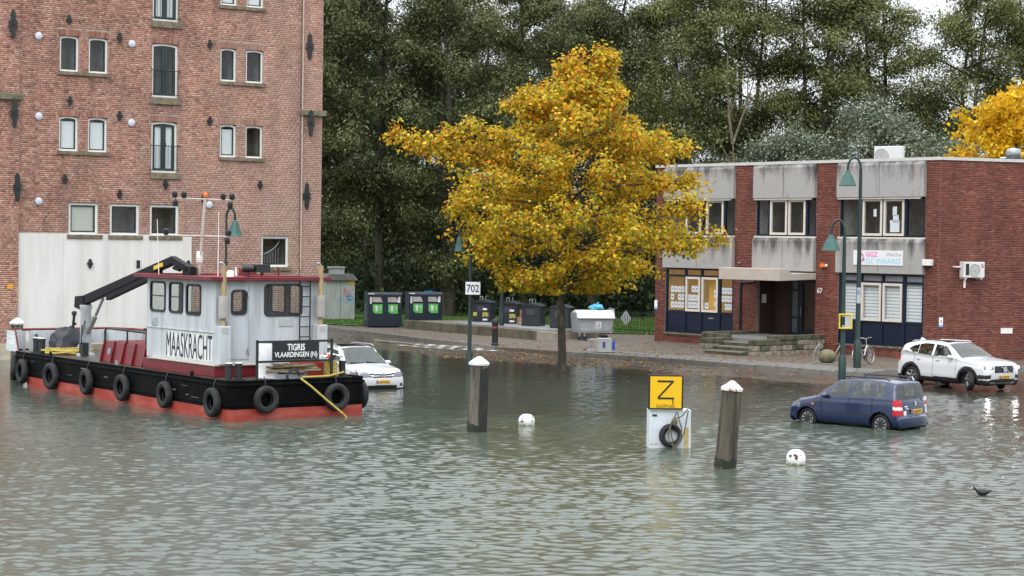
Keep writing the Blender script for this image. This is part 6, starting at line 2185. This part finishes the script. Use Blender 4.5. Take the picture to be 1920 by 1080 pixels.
MB().prism([(-.75, xm - 3.95), (.75, xm - 3.95), (.72, xm - 4.25), (-.72, xm - 4.25)], 0, .03, axis='z')

# flooded white SUV behind the boat
SPT = dict(L=4.43, W=1.81, wr=.345, axles=(.88, 3.48), tumble=.17, bow=.22, trim=.34, spokes=5, spw=.04, rim=m_alloy,
           outline=[(.14, .22), (.05, .32), (.0, .5), (.0, .66), (.05, .84), (.14, .93), (.4, .99), (.8, 1.04), (1.12, 1.08), (1.25, 1.12), (1.6, 1.36), (1.95, 1.58), (2.1, 1.62), (2.5, 1.66), (3.0, 1.67), (3.5, 1.65),
                    (3.95, 1.6), (4.15, 1.54), (4.25, 1.3), (4.32, 1.1), (4.42, .9), (4.43, .6), (4.4, .35), (4.3, .22)],
           belt=[(0, .8), (.9, .97), (1.5, 1.03), (2.6, 1.07), (3.4, 1.1), (4.4, 1.05)], screen=(1.2, 2.02), rear=(4.12, 1.15, 1.52),
           side=[[(1.48, 1.05), (1.98, 1.48), (2.5, 1.55), (2.5, 1.08)], [(2.6, 1.08), (2.6, 1.56), (3.3, 1.55), (3.3, 1.11)], [(3.36, 1.12), (3.36, 1.54), (3.75, 1.48), (4.0, 1.2), (3.9, 1.14)]],
           sunroof=(2.2, 3.2, .5), gaps=(1.4, 2.54, 3.4), seats=(2.3, 3.15), dash=1.7, mirror=(1.55, 1.1), handles=(2.3, 3.2), handle_z=.92, mats=common(m_cw, m_gap),
           marks=[('grille', lambda x, y, z, s: (x < .3) & (y < .48) & (((z > .70) & (z < .75)) | ((z > .78) & (z < .83)))),
                  ('headlight', lambda x, y, z, s: (x < .7) & (y > .5) & (z > .7) & (z < .88) & (z > .66 + (y - .5) * .12)),
                  ('grille', lambda x, y, z, s: (x < .25) & (y < .55) & (z > .34) & (z < .44)),
                  ('chrome', lambda x, y, z, s: (x < .3) & (y < .48) & (z > .75) & (z < .78)),
                  ('fog_light', lambda x, y, z, s: (x < .45) & (y > .68) & (y < .8) & (z > .4) & (z < .5)),
                  ('tail_light', lambda x, y, z, s: (x > 4.1) & (y > .6) & (z > .85) & (z < 1.15))])
tg, xm = car('white SUV standing deep in flood water behind the workboat\'s stern', 'parked_car', SPT, (-5.35, 65.6, -.3), R(-59))
plate(tg, xm + .0, .56, 1, True, 12)
MB().lathe([(.085, 0), (.095, .012), (.085, .018), (.075, .012), (.07, .005)], 20, axis='x', c=(xm - .02, 0, .76)).prism([(-.05, .8), (-.035, .8), (0, .71), (.035, .8), (.05, .8), (.005, .69), (-.005, .69)], xm - .015, xm + .0, axis='x').build('emblem', mat('chrome_strip', (.6, .6, .6), .2, .9), tg)
for sgn in (-1, 1):
    MB().tube([(xm - 2.1, sgn * .68, 1.63), (xm - 2.3, sgn * .69, 1.69), (xm - 3.6, sgn * .67, 1.68), (xm - 3.8, sgn * .66, 1.62)], .022, 6).build('roof_rail', m_steel, tg, smooth=50)
    MB().cyl((xm - .35, sgn * .55, 1.02), (xm - .95, sgn * .3, 1.1), .008, n=5) 
MB().tube([(xm - 1.2, .5, 1.11), (xm - 1.28, 0, 1.15)], .012, 5).tube([(xm - 1.2, -.1, 1.12), (xm - 1.27, -.6, 1.14)], .012, 5).build('wiper', m_black, tg)

# flooded navy hatchback
SPD = dict(L=3.8, W=1.67, wr=.285, axles=(.72, 3.11), tumble=.13, bow=.16, trim=.24, spokes=9, spw=.021, rim=m_alloy,
           outline=[(.12, .2), (.03, .3), (0, .5), (.03, .64), (.12, .76), (.4, .86), (.75, .93), (.95, .98), (1.05, 1.03), (1.35, 1.24), (1.62, 1.42), (1.75, 1.46), (2.1, 1.49), (2.6, 1.505), (3.1, 1.495), (3.42, 1.46),
                    (3.52, 1.42), (3.6, 1.2), (3.66, 1.0), (3.7, .9), (3.73, .7), (3.75, .55), (3.8, .52), (3.8, .38), (3.76, .24), (3.7, .2)],
           belt=[(0, .68), (.7, .86), (1.2, .93), (2.3, .96), (3.3, .98), (3.8, .96)], screen=(1.0, 1.68), rear=(3.45, .99, 1.40), rearw=.0,
           side=[[(1.3, .97), (1.68, 1.36), (2.06, 1.4), (2.06, .97)], [(2.16, .97), (2.16, 1.41), (2.82, 1.41), (2.82, .99)], [(2.9, .99), (2.9, 1.41), (3.2, 1.39), (3.2, 1.0)]],
           gaps=(1.2, 2.11, 2.86), seats=(2.0, 2.8), dash=1.5, mirror=(1.36, .98), handles=(1.98, 2.74), handle_z=.8, mats=common(m_cb, m_gapb),
           marks=[('tail_light', lambda x, y, z, s: (x > 3.5) & (y > .58) & (z > .55) & (z < .98) & ~((z > .7) & (z < .79))),
                  ('reverse_light', lambda x, y, z, s: (x > 3.5) & (y > .58) & (z >= .7) & (z <= .79)),
                  ('headlight', lambda x, y, z, s: (x < .5) & (y > .42) & (z > .6) & (z < .74)),
                  ('indicator', lambda x, y, z, s: (x > .86) & (x < .98) & (y > .7) & (z > .7) & (z < .74)),
                  ('trim', lambda x, y, z, s: (x > .95) & (x < 2.8) & (y > .7) & (z > .5) & (z < .53))])
dm, xm = car('navy blue hatchback standing hub-deep in flood water', 'parked_car', SPD, (9.78, 53.75, -.15), R(137))
plate(dm, xm - 3.765, .66, 1, False, 13)
for sgn in (-1, 1):
    MB().tube([(xm - 1.72, sgn * .56, 1.46), (xm - 1.82, sgn * .57, 1.53), (xm - 3.1, sgn * .57, 1.54), (xm - 3.25, sgn * .56, 1.48)], .022, 6).build('roof_rail', m_black, dm, smooth=50)
MB().lathe([(.05, 0), (.062, -.008), (.05, -.012), (.04, -.006)], 18, axis='x', c=(xm - 3.715, 0, .87)).prism([(-.045, .885), (0, .85), (.045, .885), (0, .87)], xm - 3.735, xm - 3.72, axis='x').build('emblem', mat('chrome_strip', (.6, .6, .6), .2, .9), dm)
for y, z, a, b in ((.5, .62, .05, .06), (-.52, .98, .05, .05), (-.56, .78, .03, .03), (-.6, .66, .03, .07), (.46, .8, .06, .015), (.42, .74, .05, .012)):
    MB().box(xm - 3.755 + .12 * (abs(y) / .8) ** 2.6, xm - 3.72 + .12 * (abs(y) / .8) ** 2.6, y - a, y + a, z - b, z + b).build('sticker', m_signw, dm)
MB().tube([(xm - 3.66, .0, 1.0), (xm - 3.64, -.12, 1.06), (xm - 3.62, -.35, 1.09)], .012, 5).build('rear_wiper', m_black, dm)
MB().cyl((xm - 1.7, .2, 1.47), (xm - 2.0, .2, 1.72), .008, n=5).build('aerial', m_black, dm)
MB().box(xm - 3.0, xm - 2.2, -.55, .55, .6, .75).build('parcel_shelf', m_black, dm)
# ------------------------------------------------------------------ trees
def tubes_mesh(name, segs, m, n=6):
    """segs: list of (points, radii)"""
    mb = MB()
    for pts, rad in segs:
        mb.tube(pts, list(rad), n)
    return mb.mesh(name, m, 60)

def leaf_mesh(name, C, size, aspect, cols, m, droop=0.0, rg=rng, lobes=False, face=None):
    """one small folded polygon for every leaf centre in C"""
    N = len(C)
    d = rg.normal(0, 1, (N, 3))
    d[:, 2] -= droop
    d /= np.linalg.norm(d, axis=1, keepdims=True)
    r_ = rg.normal(0, 1, (N, 3))
    w = np.cross(d, r_)
    w /= np.linalg.norm(w, axis=1, keepdims=True)
    if face is not None:
        # leaves lie outward and upward on their clump, angled so clump tops render lighter
        f = face + rg.normal(0, .55, (N, 3))
        f /= np.linalg.norm(f, axis=1, keepdims=True)
        d -= f * (d * f).sum(1, keepdims=True)
        d /= np.linalg.norm(d, axis=1, keepdims=True) + 1e-9
        w = np.cross(f, d)
    nrm = np.cross(d, w)
    s = size * rg.uniform(.65, 1.3, (N, 1))
    if lobes:
        shp = [(-.5, 0, 0), (-.05, .55, .1), (.14, .24, .0), (.6, 0, -.08), (.14, -.24, .0), (-.05, -.55, .1)]
    else:
        shp = [(-.5, 0, 0), (-.1, .5, .06), (.5, 0, -.05), (-.1, -.5, .06)]
    k = len(shp)
    V = np.zeros((N, k, 3))
    for i, (a, b, c) in enumerate(shp):
        V[:, i] = C + d * s * a + w * s * b * aspect + nrm * s * c
    return np_mesh(name, V.reshape(-1, 3), np.arange(N * k).reshape(N, k), m, cols)

m_bark = mat('plane_bark', (.055, .045, .032), .9, c2=(.17, .14, .1), scale=5, lo=.52, hi=.68, stretch=(1, 1, .5), bump=.6, bscale=14)
m_barkd = mat('dark_bark', (.075, .066, .05), .95, var=.35, scale=3, stretch=(2, 2, .4), bump=.6, bscale=10)
m_barkl = mat('pale_dead_wood', (.16, .13, .085), .9, var=.3, scale=3)
m_leaf = attr_mat('leaf_autumn', .6, .42, 0, spec=.3)
m_leafg = attr_mat('leaf_green', .65, .25, 0, spec=.35)

def bez(p0, p1, p2, n):
    return [p0 * (1 - t) ** 2 + p1 * 2 * t * (1 - t) + p2 * t * t for t in [i / n for i in range(n + 1)]]

# the autumn plane tree
def plane_tree():
    rg = np.random.default_rng(42)
    rr = random.Random(42)
    t = thing('plane_tree', 'broad plane tree in yellow autumn leaf standing in the flood water', 'tree', (1.94, 73.8, 0))
    # crown reach to the left and right at each height, read as a profile
    hz = [2.9, 3.4, 4.2, 5.2, 6.2, 7.2, 8.2, 9.0, 9.6, 10.2, 10.8, 11.4, 12.0]
    left = [1.1, 2.8, 4.2, 5.2, 5.4, 5.5, 5.0, 4.9, 3.5, 2.8, 1.5, .1, .1]
    right = [1.6, 3.6, 5.0, 5.8, 5.6, 5.3, 5.1, 4.8, 3.2, 2.2, 2.0, 1.9, 1.5]
    dep = [2.0, 3.6, 4.6, 5.2, 5.2, 5.0, 4.6, 4.0, 3.0, 2.2, 1.5, 1.0, .6]
    def reach(z, a):
        c, s = math.cos(a), math.sin(a)
        rx = np.interp(z, hz, right if c > 0 else left)
        ry = np.interp(z, hz, dep)
        return 1 / math.sqrt((c / rx) ** 2 + (s / ry) ** 2)
    segs = []
    lead = [Vector((0, 0, -.6)), Vector((.02, 0, .8)), Vector((-.03, .02, 2.0)), Vector((-.06, 0, 3.2)), Vector((.05, .05, 5)), Vector((.2, 0, 7)), Vector((.6, .05, 9.2)), Vector((1.0, .0, 10.6)), Vector((1.3, 0, 11.7))]
    segs.append((lead, [.21, .165, .145, .13, .11, .09, .065, .04, .015]))
    zl = [p.z for p in lead]
    def at_lead(z):
        return Vector((np.interp(z, zl, [p.x for p in lead]), np.interp(z, zl, [p.y for p in lead]), z))
    tips = []
    nprim = 64
    for i in range(nprim):
        z0 = 2.9 + 8.0 * (i / nprim) ** 1.15
        a = i * 2.39996 + rr.uniform(-.3, .3)
        up = rr.uniform(.25, 1.3) if z0 > 3.6 else rr.uniform(-.2, .5)
        z1 = min(z0 + up, 11.6)
        Rr = reach(z1, a) * rr.uniform(.78, 1.02)
        base = at_lead(z0)
        end = Vector((base.x * .3 + Rr * math.cos(a), Rr * math.sin(a), z1 - (.5 if z0 < 4.4 else 0) * rr.random()))
        mid = base + (end - base) * .5 + Vector((0, 0, rr.uniform(.15, .7)))
        br_ = bez(base, mid, end, 7)
        r0 = .075 * (1 - .6 * i / nprim)
        segs.append((br_, [r0 * (1 - .85 * k / 7) for k in range(8)]))
        for j in range(7):
            q = rr.uniform(.25, 1.0)
            p = br_[min(7, int(q * 7))]
            a2 = a + rr.uniform(-1.3, 1.3)
            ln = (.5 + .9 * (1 - q) + .3) * rr.uniform(.7, 1.3)
            e2 = p + Vector((math.cos(a2) * ln, math.sin(a2) * ln, rr.uniform(-.25, .75)))
            rad = math.hypot(e2.x, e2.y)
            lim = reach(max(2.9, min(12.0, e2.z)), math.atan2(e2.y, e2.x)) * 1.02
            if rad > lim:
                e2.x *= lim / rad
                e2.y *= lim / rad
            tw_ = bez(p, (p + e2) / 2 + Vector((0, 0, rr.uniform(0, .25))), e2, 4)
            segs.append((tw_, [r0 * .35 * (1 - .8 * k / 4) + .004 for k in range(5)]))
            if rr.random() < .8:
                tips += [(x, i) for x in tw_[1:]]
        tips += [(x, i) for x in br_[3:]]
    # the stray bough at the upper left and the spray at the top right
    for e, b in ((Vector((-6.4, -.3, 9.0)), Vector((-.0, 0, 7.2))), (Vector((-5.9, .6, 8.7)), Vector((0, 0, 7.0))), (Vector((1.7, 0, 12.1)), Vector((.9, 0, 10.2))), (Vector((5.9, -.5, 5.2)), Vector((0, 0, 4.6)))):
        br_ = bez(b, (b + e) / 2 + Vector((0, 0, .35)), e, 9)
        segs.append((br_, [.05 * (1 - .88 * k / 9) for k in range(10)]))
        for k in range(4, 10):
            for q in range(3):
                e2 = br_[k] + Vector((rr.uniform(-.5, .3), rr.uniform(-.5, .5), rr.uniform(-.35, .4)))
                segs.append(([br_[k], e2], [.012, .004]))
                tips += [(e2, 99), (br_[k], 99)]
    link('trunk', tubes_mesh('trunk', segs, m_bark, 7), t)
    P = np.array([p[:] for p, i in tips])
    # clumps of leaves at the twigs
    per = 27
    off = rg.normal(0, 1, (len(P) * per, 3))
    face = off / (np.linalg.norm(off, axis=1, keepdims=True) + .1) * .7 + np.array([0, 0, .6])
    C = np.repeat(P, per, 0) + off * np.array([.19, .19, .15])
    keep = C[:, 2] > 3.0
    clump = np.repeat(rg.random(len(P)), per)[keep]
    C, face = C[keep], face[keep]
    N = len(C)
    pal = np.array([[.74, .45, .02], [.68, .51, .035], [.68, .27, .015], [.46, .42, .03], [.2, .24, .025], [.42, .12, .015], [.82, .6, .08]])
    h = np.clip((C[:, 2] - 3) / 8, 0, 1)
    W = np.stack([.26 + 0 * h, .26 + 0 * h, .035 + .12 * h, .28 - .12 * h, .18 - .1 * h, .025 + .04 * h, .09 + 0 * h], 1)
    W += (clump[:, None] > .6) * np.array([0, 0, .1, 0, 0, .05, 0]) + (clump[:, None] < .3) * np.array([0, .05, 0, .18, .1, 0, 0])
    W /= W.sum(1, keepdims=True)
    u = rg.random(N)[:, None]
    pick = (u > np.cumsum(W, 1)).sum(1).clip(0, 6)
    cols = pal[pick] * rg.uniform(.7, 1.25, (N, 1))
    link('crown', leaf_mesh('crown', C, .14, .95, np.clip(cols, 0, 1), m_leaf, .5, rg, True, face), t)
    return N
plane_tree()

def wood_tree(seed, H, Rc, stems, base_f, pal, leaf=.23, aspect=.42, ncl=330, per=85, sig=.47, droop=1.1, gappy=0.0):
    """mesh data of a tall willow or poplar: (trunk, crown)"""
    rr = random.Random(seed)
    rg = np.random.default_rng(seed)
    segs, pts = [], []
    for s_ in range(stems):
        a0 = rr.uniform(0, 6.28)
        sp = rr.uniform(.1, .22) * H * .4 if stems > 1 else .03 * H
        top = Vector((math.cos(a0) * sp, math.sin(a0) * sp, H * rr.uniform(.86, 1.0)))
        b = Vector((rr.uniform(-.3, .3), rr.uniform(-.3, .3), -.3)) * (1 if stems > 1 else .2)
        ld = bez(b, Vector((b.x * 2 + rr.uniform(-.6, .6), b.y + rr.uniform(-.6, .6), H * .45)), top, 10)
        segs.append((ld, [(.34 - .03 * stems) * (1 - .88 * k / 10) + .02 for k in range(11)]))
        npr = int(30 / stems ** .6)
        for i in range(npr):
            f = base_f + (1 - base_f) * (i + rr.random()) / npr
            p = ld[min(9, int(f * 10))] + (ld[min(10, int(f * 10) + 1)] - ld[min(9, int(f * 10))]) * (f * 10 % 1)
            a = i * 2.4 + rr.uniform(-.5, .5) + s_
            env = math.sin(math.pi * min(1, max(0.04, (f - base_f) / (1 - base_f)) ** .75 * .93 + .07)) ** .7
            ln = Rc * env * rr.uniform(.65, 1.1)
            e = p + Vector((math.cos(a) * ln, math.sin(a) * ln, rr.uniform(.1, .55) * ln))
            br_ = bez(p, (p + e) / 2 + Vector((0, 0, rr.uniform(0, .25) * ln)), e, 6)
            segs.append((br_, [.075 * (1 - .85 * k / 6) for k in range(7)]))
            for k in range(2, 7):
                for q in range(2):
                    a2 = a + rr.uniform(-1.4, 1.4)
                    l2 = rr.uniform(.5, 1.6)
                    e2 = br_[k] + Vector((math.cos(a2) * l2, math.sin(a2) * l2, rr.uniform(-.3, 1.0)))
                    segs.append(([br_[k], (br_[k] + e2) / 2 + Vector((0, 0, .15)), e2], [.02, .012, .004]))
                    pts += [e2, (br_[k] + e2) / 2]
                pts.append(br_[k])
    P = np.array([p[:] for p in pts])
    P = P[rg.permutation(len(P))[:ncl]]
    n_ = (per * rg.uniform(.45, 1.5, len(P)) * (1 - gappy)).astype(int)
    C = np.repeat(P, n_, 0)
    shp = np.repeat(rg.uniform(.65, 1.25, (len(P), 1)), n_, 0)
    off = rg.normal(0, 1, C.shape)
    C = C + off * np.array([sig, sig, sig * .8]) * shp
    face = off / (np.linalg.norm(off, axis=1, keepdims=True) + .1) + np.array([0, 0, .75])
    C[:, 2] = np.maximum(C[:, 2], .4)
    cl = np.repeat(rg.random(len(P)), n_)[:, None]
    pal = np.array(pal)
    c = pal[0] * (1 - cl) + pal[1] * cl
    lf = rg.random((len(C), 1))
    c = np.where(lf > .9 - .12 * cl, pal[2], c) * rg.uniform(.8, 1.2, (len(C), 1))
    return tubes_mesh('trunk', segs, m_barkd, 6), leaf_mesh('crown', C, leaf, aspect, np.clip(c, 0, 1), m_leafg, droop, rg, False, face)

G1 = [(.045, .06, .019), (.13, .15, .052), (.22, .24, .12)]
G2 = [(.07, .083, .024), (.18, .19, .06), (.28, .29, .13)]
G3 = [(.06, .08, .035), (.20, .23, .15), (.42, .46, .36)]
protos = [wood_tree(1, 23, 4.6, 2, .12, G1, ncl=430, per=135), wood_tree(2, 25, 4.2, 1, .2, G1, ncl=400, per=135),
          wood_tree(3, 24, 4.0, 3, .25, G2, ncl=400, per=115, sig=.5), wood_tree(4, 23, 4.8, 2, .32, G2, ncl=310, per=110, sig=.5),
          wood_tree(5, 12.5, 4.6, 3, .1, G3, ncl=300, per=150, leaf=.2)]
def plant(k, x, y, s, rot, label, group):
    t = thing('willow_tree', label, 'tree', (x, y, .3), R(rot), group)
    t.scale = (s, s, s * random.uniform(.9, .97) if k != 4 else s)
    link('trunk', protos[k][0], t)
    link('crown', protos[k][1], t)
FG = 'tall trees of the wood behind the street'
for a in [(0, -12.6, 117, 1.0, 10, 'tall dark willow half hidden by the warehouse right edge'),
          (1, -8.3, 120, 1.0, 80, 'tall dark tree rising behind the transformer cabinet'),
          (0, -3.9, 118, 1.02, 200, 'tall willow rising behind the navy clothing banks'),
          (1, .8, 121, .98, 150, 'tall tree behind the left half of the yellow plane tree'),
          (0, 5.2, 119, .97, 290, 'tall willow straight behind the yellow plane tree top'),
          (3, 10.4, 117, .98, 40, 'thin-crowned tree with sky gaps right of the yellow plane tree'),
          (2, 14.2, 121, 1.02, 110, 'many-stemmed willow behind the left end of the office roof'),
          (2, 18.8, 119, 1.0, 250, 'many-stemmed willow behind the middle of the office roof'),
          (3, 23.3, 122, 1.04, 170, 'open tall tree behind the rooftop air conditioner'),
          (3, 27.6, 119, 1.0, 320, 'open tall tree just left of the golden maple'),
          (2, 33.2, 123, 1.0, 60, 'tall tree with sky gaps behind the golden maple')]:
    plant(*a, FG)
for k, (x, y, s, r_) in enumerate([(20.5, 108, 1.0, 20), (15.6, 110, .88, 140), (25.0, 111, .86, 230)]):
    plant(4, x, y, s, r_, ['silvery low willow right behind the middle office bay', 'silvery low willow behind the left office bays', 'silvery low willow behind the right office bay'][k], 'low silvery willows behind the office')
for k in range(13):
    plant([0, 1, 0, 1, 2, 1, 2][k % 7], -17 + k * 3.6 + random.uniform(-1, 1) if k < 9 else 17 + (k - 9) * 7.0 + random.uniform(-1, 1), random.uniform(129, 142) if k < 9 else random.uniform(136, 150),
          random.uniform(.95, 1.1) if k < 9 else random.uniform(.6, .72), random.uniform(0, 360), 'dark tree deep in the wood behind the front row', 'trees deep in the wood')
# dark undergrowth under the trees
N = 60000
ux = rng.uniform(-22, 46, N)
uy = np.where(rng.random(N) < .5, rng.normal(126, 4.5, N).clip(114, 140), rng.uniform(143, 150, N))
ht = np.where(uy > 142, 7.5, 1.2) + 3.6 * vnoise(ux, uy, .28, 7)
uz = .35 + ht * rng.beta(1.4, 1.2, N)
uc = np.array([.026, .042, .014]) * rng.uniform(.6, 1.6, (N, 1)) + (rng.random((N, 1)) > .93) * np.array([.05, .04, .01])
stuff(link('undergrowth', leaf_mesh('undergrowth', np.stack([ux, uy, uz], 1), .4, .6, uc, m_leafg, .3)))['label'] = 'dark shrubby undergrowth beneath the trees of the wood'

# golden maple behind the office roof
def maple():
    rg = np.random.default_rng(77)
    rr = random.Random(77)
    t = thing('maple_tree', 'golden yellow maple behind the right end of the office roof', 'tree', (26.1, 101.5, .3))
    segs, pts = [], []
    ld = [Vector((0, 0, -.3)), Vector((.1, 0, 3)), Vector((0, .1, 6)), Vector((.3, 0, 9)), Vector((.6, 0, 12.6))]
    segs.append((ld, [.22, .18, .13, .08, .02]))
    for i in range(46):
        z0 = 3 + 9 * i / 46
        a = i * 2.4 + rr.uniform(-.3, .3)
        ln = np.interp(z0, [3, 6, 8, 10, 12, 13], [3.2, 3.8, 3.6, 2.9, 1.6, .4]) * rr.uniform(.8, 1.1)
        b = Vector((np.interp(z0, [-.3, 3, 6, 9, 12.6], [0, .1, 0, .3, .6]), 0, z0))
        e = b + Vector((math.cos(a) * ln, math.sin(a) * ln, rr.uniform(.2, 1.1)))
        br_ = bez(b, (b + e) / 2 + Vector((0, 0, .4)), e, 6)
        segs.append((br_, [.05 * (1 - .85 * k / 6) for k in range(7)]))
        for k in range(2, 7):
            for q in range(3):
                e2 = br_[k] + Vector((rr.uniform(-.8, .8), rr.uniform(-.8, .8), rr.uniform(-.4, .6)))
                segs.append(([br_[k], e2], [.014, .004]))
                pts += [e2, (br_[k] + e2) / 2]
    link('trunk', tubes_mesh('trunk', segs, m_barkd, 6), t)
    P = np.array([p[:] for p in pts])
    C = np.repeat(P, 15, 0) + rg.normal(0, .25, (len(P) * 15, 3))
    N = len(C)
    gr_ = np.clip((C[:, 0] - .9) / 2.2 + rg.normal(0, .25, N), 0, 1)[:, None]      # the right-hand boughs are still green
    yl = np.array([[.74, .46, .012], [.78, .56, .03], [.66, .34, .012]])[rg.integers(0, 3, N)]
    gn = np.array([[.16, .27, .02], [.3, .36, .03], [.10, .19, .02]])[rg.integers(0, 3, N)]
    cols = np.where(rg.random((N, 1)) < gr_ * .8, gn, yl) * rg.uniform(.75, 1.2, (N, 1))
    link('crown', leaf_mesh('crown', C, .22, .9, np.clip(cols, 0, 1), m_leaf, .4, rg, True), t)
maple()

# a bare pale limb among the green crowns
t = thing('dead_tree', 'pale bare forked dead limb among the green crowns behind the office', 'tree', (13.0, 113.5, .3))
segs = []
for pts, r0 in (([(0, 0, -.3), (.05, 0, 5), (.0, 0, 9.2), (-.1, 0, 10.6)], .16), ([(-.1, 0, 10.6), (-.35, 0, 12.2), (-.45, .1, 14.2), (-.5, 0, 16.0)], .1), ([(-.1, 0, 10.6), (.35, 0, 12.0), (.75, 0, 13.2), (1.15, .1, 14.6)], .09),
                ([(-.35, 0, 12.2), (.05, 0, 13.4), (.15, 0, 14.6)], .05), ([(.75, 0, 13.2), (.7, 0, 14.3), (.85, 0, 15.2)], .04), ([(0, 0, 9.2), (-.7, 0, 10.4), (-1.2, 0, 11.8)], .05)):
    pp = [Vector(p) for p in pts]
    segs.append((pp, [r0 * (1 - .75 * k / (len(pp) - 1)) for k in range(len(pp))]))
link('trunk', tubes_mesh('trunk', segs[:1], m_barkl, 7), t)
for sg_ in segs[1:]:
    link('limb', tubes_mesh('limb', [sg_], m_barkl, 6), t)

# the dense far side of the wood, one mass of leaf
N = 46000
fx = rng.uniform(-70, 95, N)
fy = rng.uniform(158, 168, N)
fz = .3 + (7.5 + 4 * vnoise(fx, fy * 0, .12, 3)) * rng.beta(1.1, 1.3, N)
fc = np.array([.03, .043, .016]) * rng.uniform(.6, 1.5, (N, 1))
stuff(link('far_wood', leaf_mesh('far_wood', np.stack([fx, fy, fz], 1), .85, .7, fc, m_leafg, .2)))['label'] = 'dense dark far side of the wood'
